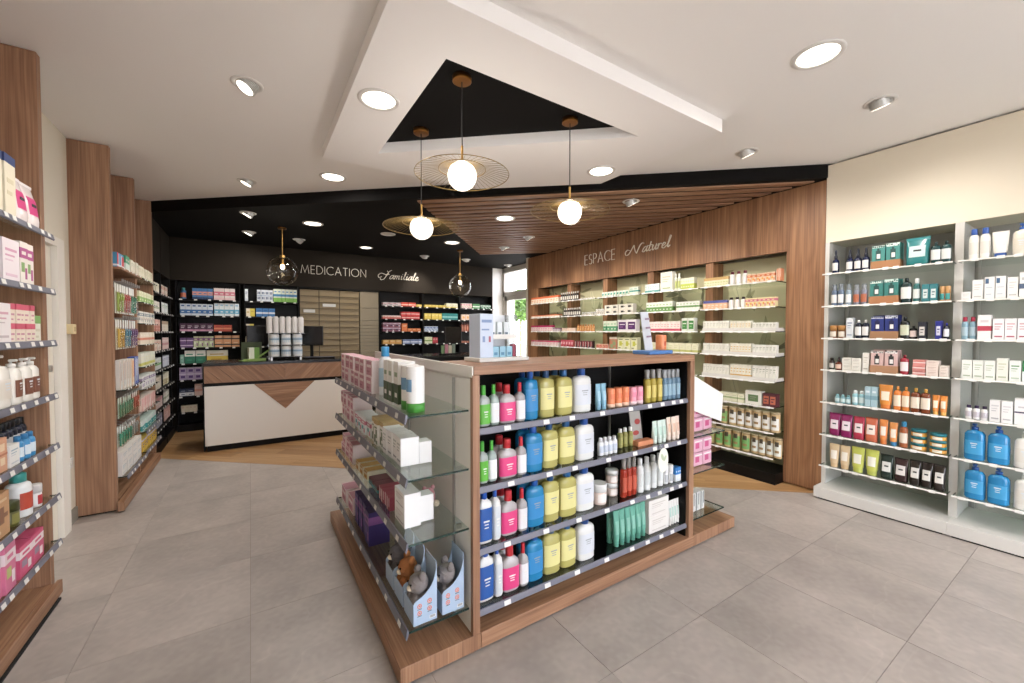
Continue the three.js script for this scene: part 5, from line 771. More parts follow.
  ["D2x","carton",-6.14,-0.116,5,0.1079,0.14,0.1,"band",["#e6e0d2","#a8b08c","#cfcab4"],"ivory remedy box","second black side shelf","remedy_box","box",1,1,0],
  ["D2y","carton",-6.84,-0.115,4,0.107,0.152,0.1,"text",["#dfe2e0","#7fae6c","#c2c9b4"],"white and green remedy box","second black corner shelf","remedy_box","box",1,1,0],
  ["D3x","carton",-6.14,-0.116,5,0.1079,0.15,0.1,"lower",["#e0b0a0","#c97f6c","#efd6cc"],"salmon remedy box","third black side shelf","remedy_box","box",1,1,0],
  ["D3y","carton",-6.84,-0.115,4,0.107,0.14,0.1,"top",["#e6dcca","#b89c7c","#d9cbb4"],"sand remedy box","third black corner shelf","remedy_box","box",1,1,0],
  ["D4x","carton",-6.14,-0.116,5,0.1079,0.13,0.1,"mix",["#e4d2c0","#d9a08c","#efe4d8"],"flesh pink remedy box","fourth black side shelf","remedy_box","box",1,1,0],
  ["D4y","carton",-6.84,-0.115,4,0.107,0.152,0.1,"band",["#e2c6bc","#c98c8c","#efdcd6"],"dusty pink remedy box","fourth black corner shelf","remedy_box","box",1,1,0],
  ["D5x","carton",-6.14,-0.116,5,0.1079,0.14,0.1,"band",["#dfe2e0","#7fae6c","#c2c9b4"],"white and green remedy box","fifth black side shelf","remedy_box","box",1,1,0],
  ["D5y","carton",-6.84,-0.115,4,0.107,0.14,0.1,"text",["#cfd0dc","#8c8ca8","#dfdfe6"],"pale lavender remedy box","fifth black corner shelf","remedy_box","box",1,1,0],
  ["D6x","carton",-6.14,-0.116,5,0.1079,0.15,0.1,"text",["#e6dcca","#b89c7c","#d9cbb4"],"sand remedy box","sixth black side shelf","remedy_box","box",1,1,0],
  ["D6y","carton",-6.84,-0.115,4,0.107,0.152,0.1,"lower",["#e3dcc4","#c9bb8c","#d9cfae"],"beige remedy box","sixth black corner shelf","remedy_box","box",1,1,0],
  ["D7x","carton",-6.14,-0.116,5,0.1079,0.13,0.1,"top",["#e2c6bc","#c98c8c","#efdcd6"],"dusty pink remedy box","seventh black side shelf","remedy_box","box",1,1,0],
  ["D7y","carton",-6.84,-0.115,4,0.107,0.14,0.1,"band",["#e6e0d2","#a8b08c","#cfcab4"],"ivory remedy box","seventh black corner shelf","remedy_box","box",1,1,0],
  ["D8x","carton",-6.14,-0.116,5,0.1079,0.14,0.1,"mix",["#cfd0dc","#8c8ca8","#dfdfe6"],"pale lavender remedy box","bottom black side shelf","remedy_box","box",1,1,0],
  ["D8y","carton",-6.84,-0.115,4,0.107,0.152,0.1,"text",["#e0b0a0","#c97f6c","#efd6cc"],"salmon remedy box","bottom black corner shelf","remedy_box","box",1,1,0],
];

// ------------------------------------------------------------------ product shapes (front towards +z, standing on y = 0)
const STY = {
  '': () => [],
  text: (c) => [[0.16, 0.72, 0.84, 0.78, c[1]], [0.16, 0.6, 0.7, 0.64, c[1]], [0.16, 0.5, 0.6, 0.53, c[2] ?? c[1]], [0.16, 0.14, 0.84, 0.2, c[2] ?? c[1]]],
  half: (c) => [[0, 0, 1, 0.5, c[1], 1], [0.2, 0.66, 0.8, 0.76, c[2] ?? c[1]]],
  frame: (c) => [[0, 0.93, 1, 1, c[1], 1], [0, 0, 1, 0.07, c[1], 1], [0, 0, 0.12, 1, c[1], 2], [0.88, 0, 1, 1, c[1], 2], [0.22, 0.55, 0.78, 0.72, c[1]], [0.22, 0.25, 0.6, 0.36, c[2]]],
  lower: (c) => [[0, 0.06, 1, 0.5, c[1], 1], [0.2, 0.66, 0.8, 0.76, c[2] ?? c[1]], [0.25, 0.2, 0.75, 0.3, c[0]]],
  mix: (c) => [[0, 0.62, 1, 0.86, c[1], 1], [0.15, 0.3, 0.55, 0.52, c[2] ?? c[1]], [0.62, 0.14, 0.86, 0.4, c[1]], [0.2, 0.7, 0.75, 0.78, c[0]]],
  leaf: (c) => [[0, 0, 1, 0.82, c[2], 1], [0.1, 0.1, 0.5, 0.4, c[1]], [0.45, 0.3, 0.85, 0.62, c[1]], [0.2, 0.66, 0.8, 0.72, c[1]], [0.62, 0.06, 0.9, 0.2, c[1]]],
  stripe: (c) => [[0.12, 0, 0.3, 1, c[1]], [0.5, 0.1, 0.62, 0.9, c[2] ?? c[1]], [0.74, 0.3, 0.86, 0.95, c[1]]],
  label: (c) => [[0.18, 0.22, 0.82, 0.72, c[1]], [0.3, 0.52, 0.7, 0.58, c[2] ?? c[0]], [0.3, 0.38, 0.62, 0.42, c[2] ?? c[0]]],
  label2: (c) => [[0.2, 0.3, 0.8, 0.7, c[1]], [0, 0.86, 1, 1, c[2], 1]],
  band: (c) => [[0, 0.36, 1, 0.56, c[1], 1], [0.2, 0.7, 0.8, 0.8, c[2] ?? c[1]]],
  line: (c) => [[0, 0.44, 1, 0.5, c[1], 1], [0.2, 0.64, 0.7, 0.7, c[2]]],
  corner: (c) => [[0.08, 0.7, 0.42, 0.92, c[1]], [0.16, 0.5, 0.8, 0.55, c[2]], [0.16, 0.2, 0.7, 0.25, c[2]]],
  top: (c) => [[0, 0.7, 1, 1, c[1], 1], [0.16, 0.4, 0.84, 0.5, c[2] ?? c[1]], [0.16, 0.16, 0.6, 0.24, c[2] ?? c[1]]],
  topband: (c) => [[0, 0.86, 1, 1, c[2], 1], [0.2, 0.55, 0.8, 0.62, c[1]], [0.2, 0.36, 0.66, 0.42, c[1]]],
  top2: (c) => [[0, 0.55, 1, 1, c[1], 1], [0.15, 0.66, 0.8, 0.74, c[2]], [0.2, 0.2, 0.7, 0.34, c[2]]],
  foot: (c) => [[0, 0.06, 1, 0.28, c[1], 1], [0.18, 0.66, 0.82, 0.72, c[2] ?? c[1]], [0.18, 0.46, 0.66, 0.52, c[2] ?? c[1]]],
  panel: (c) => [[0.1, 0.18, 0.9, 0.8, c[1]], [0.2, 0.55, 0.8, 0.63, c[0]], [0.2, 0.34, 0.6, 0.42, c[2] ?? c[0]]],
  mid: (c) => [[0, 0.4, 1, 0.72, c[1], 1], [0, 0, 1, 0.22, c[2], 1], [0.2, 0.5, 0.8, 0.58, c[0]]],
  mid2: (c) => [[0, 0.2, 1, 0.52, c[1], 1], [0.2, 0.78, 0.8, 0.9, c[2]], [0.24, 0.3, 0.76, 0.38, c[0]]],
  wave: (c) => [[0, 0, 1, 0.34, c[2], 1], [0, 0.44, 1, 0.62, c[1], 1], [0.2, 0.76, 0.8, 0.84, c[1]]],
  dots: (c) => [[0.15, 0.62, 0.42, 0.84, c[1]], [0.58, 0.62, 0.85, 0.84, c[1]], [0.15, 0.2, 0.42, 0.42, c[1]], [0.58, 0.2, 0.85, 0.42, c[1]], [0, 0.48, 1, 0.54, c[2], 1]],
  split: (c) => [[0, 0, 0.45, 1, c[1]], [0.08, 0.5, 0.36, 0.62, c[2]], [0.56, 0.6, 0.9, 0.7, c[2]]],
  emblem: (c) => [[0.3, 0.3, 0.7, 0.68, c[1]], [0.42, 0.42, 0.9, 0.52, c[1]], [0.15, 0.8, 0.85, 0.86, c[2]], [0.15, 0.1, 0.5, 0.16, c[2]]],
  circle: (c) => [[0, 0, 0.2, 1, c[1]], [0.66, 0.2, 1, 0.85, c[1]], [0.22, 0.1, 0.28, 0.9, c[2]], [0.6, 0.1, 0.66, 0.9, c[2]], [0, 0.08, 1, 0.2, c[2], 1]],
};
function cartonG(w, h, d, c, style) {
  const g = [tint(bare(new THREE.BoxGeometry(w, h, d).translate(0, h / 2, 0)), c[0])];
  (STY[style] ?? STY.text)(c).forEach(([x0, y0, x1, y1, col, wrap], i) => {
    const e = 0.0006 + 0.00012 * i;
    if (wrap === 1) g.push(tint(bare(new THREE.BoxGeometry(w + 2 * e, (y1 - y0) * h - 0.0003, d + 2 * e).translate(0, (y0 + y1) / 2 * h, 0)), col));
    else if (wrap === 2) g.push(tint(bare(new THREE.BoxGeometry((x1 - x0) * w, h, d + 2 * e).translate(((x0 + x1) / 2 - 0.5) * (w + 0.001), h / 2, 0)), col));
    else g.push(tint(bare(new THREE.BoxGeometry((x1 - x0) * w, (y1 - y0) * h, e).translate(((x0 + x1) / 2 - 0.5) * w, (y0 + y1) / 2 * h, d / 2 + e / 2)), col));
  });
  return mergeGeometries(g);
}
// stacked superellipse sections: [y, half width, half depth]
function loft(sec, ex = 2, seg = 24, a0 = 0, a1 = Math.PI * 2, caps = true) {
  const closed = a1 - a0 > 6.28, n = closed ? seg : seg + 1, pos = [], idx = [];
  const at = (k, i) => { const a = a0 + (a1 - a0) * i / seg, c = Math.sin(a), s = Math.cos(a), q = (v) => Math.sign(v) * Math.pow(Math.abs(v), 2 / ex); return [sec[k][1] * q(c), sec[k][0], sec[k][2] * q(s)]; };
  for (let k = 0; k < sec.length; k++) for (let i = 0; i < n; i++) pos.push(...at(k, i));
  for (let k = 0; k < sec.length - 1; k++) for (let i = 0; i < seg; i++) { const a = k * n + i, b = k * n + (i + 1) % n, c = a + n, d = b + n; idx.push(a, b, c, b, d, c); }
  if (caps) for (const [k, up] of [[0, false], [sec.length - 1, true]]) {
    const o = pos.length / 3; for (let i = 0; i < n; i++) pos.push(...at(k, i)); pos.push(0, sec[k][0], 0);
    for (let i = 0; i < seg; i++) { const a = o + i, b = o + (i + 1) % n; up ? idx.push(a, b, o + n) : idx.push(b, a, o + n); }
  }
  const g = new THREE.BufferGeometry(); g.setAttribute('position', new THREE.Float32BufferAttribute(pos, 3)); g.setIndex(idx); g.computeVertexNormals(); return g;
}
const lat = (pts, seg = 24) => new THREE.LatheGeometry(pts.map((p) => new THREE.Vector2(...p)), seg);
const labelBand = (y0, y1, rx, rz, ex, half, grow = 0.0009) => loft([[y0, rx + grow, rz + grow], [y1, rx + grow, rz + grow]], ex, 14, -half, half, false);
const textBars = (y, rz, w, n, s = 0.006) => join(Array.from({ length: n }, (_, i) => new THREE.BoxGeometry(w * (i ? 0.62 : 0.9), s * (i ? 0.6 : 1), 0.0006).translate(0, y - i * s * 1.9, rz + 0.0013)));
const BUILD = {
  // flat shouldered bottle with a screw cap
  oval(t, w, h, d, c, big) {
    const bh = h * 0.86, rx = w / 2, rz = d / 2, m = big ? gel(c[0], /^e2/.test(c[0].slice(1)) ? 0 : 0.35) : plastic(c[0], 0.2);
    part(t, 'body', loft([[0, rx * 0.86, rz * 0.86], [0.006, rx * 0.98, rz * 0.98], [bh * 0.8, rx, rz], [bh * 0.89, rx * 0.94, rz * 0.94], [bh * 0.94, rx * 0.78, rz * 0.8], [bh * 0.965, rx * 0.5, rz * 0.55], [bh * 0.975, rx * 0.3, rx * 0.3], [bh, rx * 0.28, rx * 0.28]], 2.6), m);
    part(t, 'cap', lat([[0, bh * 0.985], [rx * 0.36, bh * 0.985], [rx * 0.36, h - 0.004], [rx * 0.31, h], [0, h]], 20), plastic(c[2], 0.3));
    const l = part(t, 'label', labelBand(bh * 0.2, bh * 0.74, rx, rz, 2.6, 1.1), plastic(c[1], 0.45)); if (big) part(l, 'print', textBars(bh * 0.58, rz, rx * 0.8, 3), plastic('#9aa0a0', 0.6));
  },
  flask(t, w, h, d, c) {
    const bh = h * 0.78, rx = w / 2, rz = d / 2;
    part(t, 'body', loft([[0, rx * 0.86, rz * 0.86], [0.006, rx * 0.97, rz * 0.97], [bh * 0.74, rx, rz], [bh * 0.84, rx * 0.94, rz * 0.94], [bh * 0.91, rx * 0.66, rz * 0.7], [bh * 0.94, rx * 0.4, rx * 0.4], [bh, rx * 0.34, rx * 0.34]], 3), gel(c[0], 0.45));
    part(t, 'cap', lat([[0, bh * 0.98], [rx * 0.4, bh * 0.98], [rx * 0.38, h - 0.003], [rx * 0.33, h], [0, h]], 20), plastic(c[2], 0.3));
    const l = part(t, 'label', labelBand(bh * 0.08, bh * 0.7, rx, rz, 3, 1.3), plastic(c[1], 0.4)); part(l, 'print', textBars(bh * 0.46, rz, rx * 0.8, 3), M.tagPaper);
  },
  jug(t, w, h, d, c) {
    const bh = h * 0.85, rx = w / 2, rz = d / 2;
    part(t, 'body', loft([[0, rx * 0.9, rz * 0.9], [0.006, rx, rz], [bh * 0.8, rx, rz], [bh * 0.9, rx * 0.9, rz * 0.92], [bh * 0.95, rx * 0.55, rz * 0.6], [bh, rx * 0.36, rx * 0.36]], 3.4), plastic(c[0], 0.3));
    part(t, 'cap', lat([[0, bh * 0.98], [rx * 0.44, bh * 0.98], [rx * 0.42, h - 0.006], [rx * 0.3, h], [0, h]], 20), plastic(c[2], 0.3));
    const l = part(t, 'label', labelBand(bh * 0.06, bh * 0.8, rx, rz, 3.4, 1.3), plastic(c[1], 0.4)); part(l, 'print', textBars(bh * 0.5, rz, rx * 0.9, 3, 0.008), M.tagPaper);
  },
  round(t, w, h, d, c) {
    const r = Math.min(w, d) / 2, capH = h * 0.2, bh = h - capH;
    part(t, 'body', lat([[0, 0], [r * 0.9, 0], [r * 0.98, 0.004], [r * 0.98, bh * 0.84], [r * 0.88, bh * 0.93], [r * 0.55, bh], [0, bh]], 20), plastic(c[0], 0.28));
    part(t, 'cap', lat([[0, bh], [r * 0.62, bh], [r * 0.6, h - 0.003], [r * 0.5, h], [0, h]], 18), plastic(c[2], 0.35));
    part(t, 'label', labelBand(bh * 0.22, bh * 0.7, r * 0.98, r * 0.98, 2, 1.2), plastic(c[1], 0.5));
  },
  cyl(t, w, h, d, c) {
    const r = Math.min(w, d) / 2;
    part(t, 'body', lat([[0, 0.001], [r * 0.96, 0.001], [r, 0.004], [r, h - 0.004], [r * 0.94, h], [0, h]], 24), plastic(c[0], 0.4));
    part(t, 'foot', lat([[0, 0], [r + 0.001, 0], [r + 0.001, h * 0.2], [0, h * 0.2]], 24), plastic(c[2], 0.4));
    part(t, 'label', labelBand(h * 0.45, h * 0.72, r, r, 2, 0.8), plastic(c[1], 0.5));
  },
  pump(t, w, h, d, c) {
    const bh = h * 0.82, rx = w / 2, rz = d / 2;
    part(t, 'body', loft([[0, rx * 0.86, rz * 0.86], [0.008, rx * 0.97, rz], [bh * 0.5, rx, rz], [bh * 0.86, rx * 0.95, rz * 0.92], [bh * 0.95, rx * 0.72, rz * 0.7], [bh * 0.97, rx * 0.36, rx * 0.36], [bh, rx * 0.3, rx * 0.3]], 2.8), plastic(c[0], 0.18));
    part(t, 'pump_head', join([lat([[0, bh], [rx * 0.34, bh], [rx * 0.33, bh + h * 0.08], [rx * 0.1, bh + h * 0.09], [rx * 0.1, h - h * 0.05], [0, h - h * 0.05]], 18), new RoundedBoxGeometry(rx * 0.42, h * 0.055, rz * 0.9, 2, 0.004).translate(0, h - h * 0.028, rz * 0.25)]), plastic(c[2], 0.3));
    const l = part(t, 'label', labelBand(bh * 0.2, bh * 0.66, rx * 0.995, rz, 2.8, 0.8), plastic(c[1], 0.4)); part(l, 'print', textBars(bh * 0.56, rz, rx * 0.7, 3, 0.007), plastic('#d9e2e8', 0.5));
  },
  spray(t, w, h, d, c) {
    const r = Math.min(w, d) / 2, bh = h * 0.72;
    part(t, 'body', lat([[0, 0], [r * 0.92, 0], [r * 0.98, 0.004], [r * 0.98, bh * 0.92], [r * 0.8, bh], [0, bh]], 20), gel(c[0], 0.2));
    part(t, 'nozzle', lat([[0, bh], [r * 0.4, bh], [r * 0.36, bh + h * 0.12], [r * 0.3, h * 0.95], [0, h * 0.95]], 14), plastic('#e6e4e0', 0.4));
    part(t, 'cap', lat([[r * 0.74, bh], [r * 0.72, h * 0.98], [r * 0.6, h], [0, h]], 18), gel(c[2], 0.7));
    part(t, 'label', labelBand(bh * 0.2, bh * 0.72, r * 0.98, r * 0.98, 2, 1), plastic(c[1], 0.5));
  },
  dropper(t, w, h, d, c) {
    const r = Math.min(w, d) / 2, bh = h * 0.62;
    part(t, 'body', lat([[0, 0], [r * 0.92, 0], [r, 0.005], [r, bh * 0.8], [r * 0.85, bh * 0.9], [r * 0.42, bh], [0, bh]], 20), gel(c[0], 0.1));
    part(t, 'collar', lat([[0, bh], [r * 0.48, bh], [r * 0.46, bh + h * 0.14], [0, bh + h * 0.14]], 16), plastic(c[2], 0.4));
    part(t, 'bulb', lat([[r * 0.3, bh + h * 0.14], [r * 0.34, bh + h * 0.25], [r * 0.28, h - 0.006], [r * 0.12, h], [0, h]], 16), plastic(c[2], 0.5));
    part(t, 'label', labelBand(bh * 0.2, bh * 0.72, r, r, 2, 0.9), plastic(c[1], 0.5));
  },
  tube(t, w, h, d, c) {
    const rx = w / 2, rz = d / 2, ch = h * 0.17;
    part(t, 'body', loft([[ch, rx * 0.74, rz * 0.95], [ch + h * 0.04, rx * 0.82, rz], [h * 0.55, rx * 0.92, rz * 0.7], [h * 0.94, rx, rz * 0.12], [h, rx, rz * 0.09]], 2.2), plastic(c[0], 0.32));
    part(t, 'cap', loft([[0, rx * 0.7, rz * 0.9], [ch - 0.002, rx * 0.72, rz * 0.92], [ch, rx * 0.6, rz * 0.8]], 2), plastic(c[2], 0.35));
    const a = h * 0.35, b = h * 0.72, rzAt = (y) => rz * (1 - 0.3 * (y - ch) / (h * 0.55 - ch)) + 0.001; part(t, 'label', loft([[a, rx * 0.88 + 0.001, rzAt(a)], [h * 0.55, rx * 0.92 + 0.001, rz * 0.7 + 0.001], [b, rx * 0.955 + 0.001, rz * 0.45 + 0.001]], 2.2, 12, -0.62, 0.62, false), plastic(c[1], 0.5));
  },
  jar(t, w, h, d, c) {
    const r = Math.min(w, d) / 2, bh = h * 0.62;
    part(t, 'body', lat([[0, 0], [r * 0.88, 0], [r * 0.94, 0.004], [r * 0.94, bh], [0, bh]], 24), plastic(c[0], 0.3));
    part(t, 'lid', lat([[0, bh], [r, bh], [r, h - 0.004], [r * 0.94, h], [0, h]], 24), plastic(c[2], 0.3));
    part(t, 'label', labelBand(bh * 0.2, bh * 0.85, r * 0.94, r * 0.94, 2, 0.9), plastic(c[1], 0.5));
  },
  can(t, w, h, d, c) {
    const r = Math.min(w, d) / 2;
    part(t, 'body', lat([[0, 0], [r * 0.96, 0], [r, 0.004], [r, h * 0.93], [0, h * 0.93]], 24), plastic(c[0], 0.6));
    part(t, 'lid', lat([[0, h * 0.92], [r * 1.02, h * 0.92], [r * 1.02, h * 0.99], [r * 0.92, h], [0, h]], 24), plastic('#c9b48c', 0.5));
    const l = part(t, 'label', labelBand(h * 0.12, h * 0.72, r, r, 2, 1.15), plastic(c[1], 0.55)); part(l, 'emblem', labelBand(h * 0.6, h * 0.84, r, r, 2, 0.5, 0.0016), plastic('#4c4030', 0.6)); part(l, 'print', labelBand(h * 0.28, h * 0.4, r, r, 2, 0.55, 0.0016), plastic(c[2], 0.6));
  },
  pouch(t, w, h, d, c) {
    const rx = w / 2, rz = d / 2;
    part(t, 'body', loft([[0, rx * 0.9, rz * 0.7], [0.006, rx * 0.95, rz * 0.95], [h * 0.2, rx * 0.98, rz], [h * 0.6, rx * 0.97, rz * 0.72], [h * 0.88, rx * 0.99, rz * 0.18], [h * 0.93, rx, rz * 0.06], [h, rx, rz * 0.06]], 3.2), plastic(c[0], 0.2));
    part(t, 'seal', B(-rx, rx, h * 0.94, h, -rz * 0.07, rz * 0.07), plastic(c[2], 0.3));
    const l = part(t, 'label', loft([[h * 0.3, rx * 0.98, rz * 0.935], [h * 0.6, rx * 0.972, rz * 0.74], [h * 0.7, rx * 0.975, rz * 0.57]], 3.2, 12, -0.6, 0.6, false), plastic(c[1], 0.5)); part(l, 'print', B(-rx * 0.3, rx * 0.35, h * 0.5, h * 0.56, rz * 0.8, rz * 0.83), plastic('#3a3a3a', 0.6));
  },
  kit(t, w, h, d, c) {
    part(t, 'backing_card', join([B(-w / 2, w / 2, 0, h, -d / 2, -d / 2 + 0.004)]), plastic(c[0], 0.5));
    for (const s of [-1, 1]) {
      const b = part(t, 'inner_carton', RB(s > 0 ? 0.003 : -w / 2 + 0.004, s > 0 ? w / 2 - 0.004 : -0.003, 0.006, h * (s > 0 ? 0.98 : 0.94), -d / 2 + 0.006, d / 2 - 0.008, 0.002), plastic(c[0], 0.5));
      const x = s * w / 4; part(b, 'pack_shot', join([B(x - w * 0.09, x + w * 0.09, h * 0.36, h * 0.74, d / 2 - 0.008, d / 2 - 0.0072), B(x - w * 0.04, x + w * 0.04, h * 0.74, h * 0.82, d / 2 - 0.008, d / 2 - 0.0072)]), plastic(c[3], 0.5));
      part(b, 'pack_label', B(x - w * 0.05, x + w * 0.07, h * 0.42, h * 0.6, d / 2 - 0.0072, d / 2 - 0.0066), M.tagPaper);
      const e = s > 0 ? 0.98 : 0.94, a0 = s > 0 ? 0.005 : -w / 2 + 0.006, a1 = s > 0 ? w / 2 - 0.006 : -0.005, dots = [];
      part(b, 'floral_strip', B(a0, a1, h * 0.85, h * e - 0.002, d / 2 - 0.008, d / 2 - 0.0074), plastic(c[1], 0.5));
      for (let k = 0; k < 6; k++) dots.push(new THREE.CircleGeometry(rr(0.003, 0.007), 8).translate(a0 + (a1 - a0) * (k + 0.5) / 6, h * rr(0.87, e - 0.03), d / 2 - 0.0073)); part(b, 'floral_print', join(dots), plastic(c[3], 0.5));
    }
    part(t, 'tray', join([B(-w / 2, w / 2, 0, h * 0.32, d / 2 - 0.006, d / 2), B(-w / 2, w / 2, 0, 0.005, -d / 2, d / 2 - 0.006), B(-w / 2, -w / 2 + 0.003, 0, h * 0.32, -d / 2 + 0.004, d / 2 - 0.006), B(w / 2 - 0.003, w / 2, 0, h * 0.32, -d / 2 + 0.004, d / 2 - 0.006)]), plastic(c[2], 0.7));
  },
  tin(t, w, h, d, c) {
    const r = Math.min(w, d) / 2;
    part(t, 'body', lat([[0, 0], [r * 0.95, 0], [r * 0.98, 0.004], [r * 0.98, h * 0.58], [0, h * 0.58]], 28), plastic(c[0], 0.3));
    part(t, 'lid', lat([[0, h * 0.58], [r, h * 0.58], [r, h * 0.94], [r * 0.95, h * 0.99], [0, h * 0.99]], 28), plastic(c[2], 0.3));
    part(t, 'label', labelBand(h * 0.1, h * 0.5, r * 0.98, r * 0.98, 2, 0.6), plastic(c[1], 0.5));
  },
  blister(t, w, h, d, c) {
    part(t, 'card', B(-w / 2, w / 2, 0, h, -d / 2, -d / 2 + 0.002), plastic(c[0], 0.6));
    part(t, 'header', B(-w / 2, w / 2, h * 0.74, h * 0.97, -d / 2 + 0.002, -d / 2 + 0.0028), plastic(c[2], 0.6));
    part(t, 'brush', join([new RoundedBoxGeometry(w * 0.26, h * 0.62, d * 0.3, 2, 0.003).translate(-w * 0.08, h * 0.38, 0), new RoundedBoxGeometry(w * 0.2, h * 0.18, d * 0.42, 2, 0.002).translate(w * 0.2, h * 0.55, 0)]), plastic(c[1], 0.4));
    part(t, 'shell', new RoundedBoxGeometry(w * 0.7, h * 0.66, d * 0.8, 2, 0.004).translate(0, h * 0.37, d * 0.06), M.bulbGlass);
  },
};
const BIGOVAL = /^G/;
const ORD = 'first second third fourth fifth sixth seventh eighth ninth tenth eleventh twelfth'.split(' ');
const MARK = { G: ['glass end', 0], E: ['island corner', 1], W: ['wood panel', 0], V: ['mullion', 0], N: ['door side', 0], F: ['door', 1], M: ['pillar', 0], P: ['pillar', 0], x: ['fin', 0], y: ['corner', 1] };
for (const [sh, kind, a, pitch, n, w, h, d0, style, cols, noun, place, name, cat, rows, stack, back] of RUNS) {
  const [facing, front, level] = SHELF[sh], d = d0 || 0.06; let proto = null;
  const many = n * rows * stack > 1 ? noun + ' row' : undefined, [mark, rev] = MARK[sh.length === 3 && /[xy]/.test(sh[2]) ? sh[2] : sh[0]] ?? ['corner', 0];
  for (let i = 0; i < n; i++) for (let r = 0; r < rows; r++) for (let s = 0; s < stack; s++) {
    let o;
    if (!proto) {
      if (kind === 'carton') { o = new THREE.Mesh(cartonG(w, h, d, cols, style), M.print); o.castShadow = o.receiveShadow = true; }
      else { o = new THREE.Group(); BUILD[kind](o, w, h, d, cols, BIGOVAL.test(sh)); }
      proto = o;
    } else o = proto.clone();
    o.name = numbered(name); scene.add(o);
    tag(o, (r ? 'rear ' : '') + (stack === 1 ? '' : s === 0 ? 'lower ' : s === stack - 1 ? 'upper ' : 'middle ') + noun + (n > 1 ? ', ' + ORD[rev ? n - 1 - i : i] + ' from ' + mark : '') + ', ' + place, cat, many);
    const c = a + pitch * (i + 0.5), inn = d / 2 + back + r * (d + 0.012) + (kind === 'carton' ? rr(0, Math.min(0.012, w * 0.18)) : rr(0, 0.005)), hang = kind === 'blister' ? 0.012 : 0;
    if (facing === 'S') o.position.set(c, level + s * h + 0.0006, front - inn); else if (facing === 'W') o.position.set(front + inn, level + s * h + 0.0006, c); else o.position.set(front - inn, level + s * h + 0.0006, c);
    o.rotation.y = { S: S_, W: W_, E: E_ }[facing] + (kind === 'carton' ? (n > 1 ? rr(-0.03, 0.03) : 0) : rr(-0.05, 0.05));
  }
}

// ------------------------------------------------------------------ section titles, letter by letter
const arc = (cx, cy, rx, ry, a0, a1, n = 20) => Array.from({ length: n + 1 }, (_, i) => { const a = (a0 + (a1 - a0) * i / n) * Math.PI / 180; return [cx + rx * Math.cos(a), cy + ry * Math.sin(a)]; });
const CAPS = {
  M: [0.95, [[0, 0], [0.16, 1], [0.475, 0.12], [0.79, 1], [0.95, 0]]], E: [0.46, [[0.46, 1], [0, 1], [0, 0], [0.46, 0]], [[0, 0.52], [0.42, 0.52]]], D: [0.72, [[0, 0], [0, 1], [0.22, 1], ...arc(0.22, 0.5, 0.5, 0.5, 90, -90), [0, 0]]],
  I: [0.02, [[0.01, 0], [0.01, 1]]], C: [0.8, arc(0.5, 0.5, 0.5, 0.5, 48, 312, 30)], A: [0.78, [[0, 0], [0.39, 1], [0.78, 0]], [[0.15, 0.36], [0.63, 0.36]]], T: [0.58, [[0, 1], [0.58, 1]], [[0.29, 1], [0.29, 0]]],
  O: [1, arc(0.5, 0.5, 0.5, 0.5, 0, 360, 36)], N: [0.7, [[0, 0], [0, 1], [0.7, 0], [0.7, 1]]], S: [0.48, [...arc(0.24, 0.74, 0.21, 0.25, 40, 270, 16), ...arc(0.24, 0.245, 0.23, 0.245, 90, -140, 16)]], P: [0.48, [[0, 0], [0, 1], [0.2, 1], ...arc(0.2, 0.74, 0.27, 0.26, 90, -90, 14), [0, 0.48]]],
};
function ribbonG(pts, t, dep) {
  pts = pts.filter((p, i) => !i || Math.hypot(p[0] - pts[i - 1][0], p[1] - pts[i - 1][1]) > 1e-4);
  const n = pts.length, dir = (i) => { const a = pts[Math.max(0, i)], b = pts[Math.min(n - 1, i + 1)], l = Math.hypot(b[0] - a[0], b[1] - a[1]); return [(b[0] - a[0]) / l, (b[1] - a[1]) / l]; };
  const L = [], R = [];
  for (let i = 0; i < n; i++) {
    const a = dir(Math.min(n - 2, Math.max(0, i - 1))), b = dir(Math.min(n - 2, i)), mx = -(a[1] + b[1]), my = a[0] + b[0], ml = Math.hypot(mx, my) || 1, c = Math.max(0.45, (mx * -a[1] + my * a[0]) / ml), k = t / 2 / c;
    L.push([pts[i][0] + mx / ml * k, pts[i][1] + my / ml * k]); R.push([pts[i][0] - mx / ml * k, pts[i][1] - my / ml * k]);
  }
  const v = [], q = (a, b, c, d) => v.push(...a, ...b, ...c, ...a, ...c, ...d), z = (p, h) => [p[0], p[1], h];
  for (let i = 0; i < n - 1; i++) { q(z(R[i], dep), z(R[i + 1], dep), z(L[i + 1], dep), z(L[i], dep)); q(z(L[i], dep), z(L[i + 1], dep), z(L[i + 1], 0), z(L[i], 0)); q(z(R[i + 1], dep), z(R[i], dep), z(R[i], 0), z(R[i + 1], 0)); }
  q(z(L[0], dep), z(L[0], 0), z(R[0], 0), z(R[0], dep)); q(z(R[n - 1], dep), z(R[n - 1], 0), z(L[n - 1], 0), z(L[n - 1], dep));
  const g = new THREE.BufferGeometry(); g.setAttribute('position', new THREE.Float32BufferAttribute(v, 3)); g.computeVertexNormals(); return g;
}
const strokeG = (lines, t, dep) => join(lines.map((l, i) => ribbonG(l, t, dep + i * 0.0007)));
function capsSign(word, label, len, H, pos, turn) {
  const t = thing('section_title', label, 'lettering', ...pos, turn), gap = 0.24; let tot = -gap; for (const ch of word) tot += CAPS[ch][0] + gap;
  const k = len / (tot * H); let x = 0;
  for (const ch of word) { const [w, ...ls] = CAPS[ch]; part(t, 'letter', strokeG(ls.map((l) => l.map(([a, b]) => [(x + a) * H * k, b * H])), 0.0075, 0.012), M.letter); x += w + gap; }
}
capsSign('MEDICATION', 'thin pale capitals reading MEDICATION on the dark back wall', 1.03, 0.133, [0.71, 2.413, -7.499], S_);
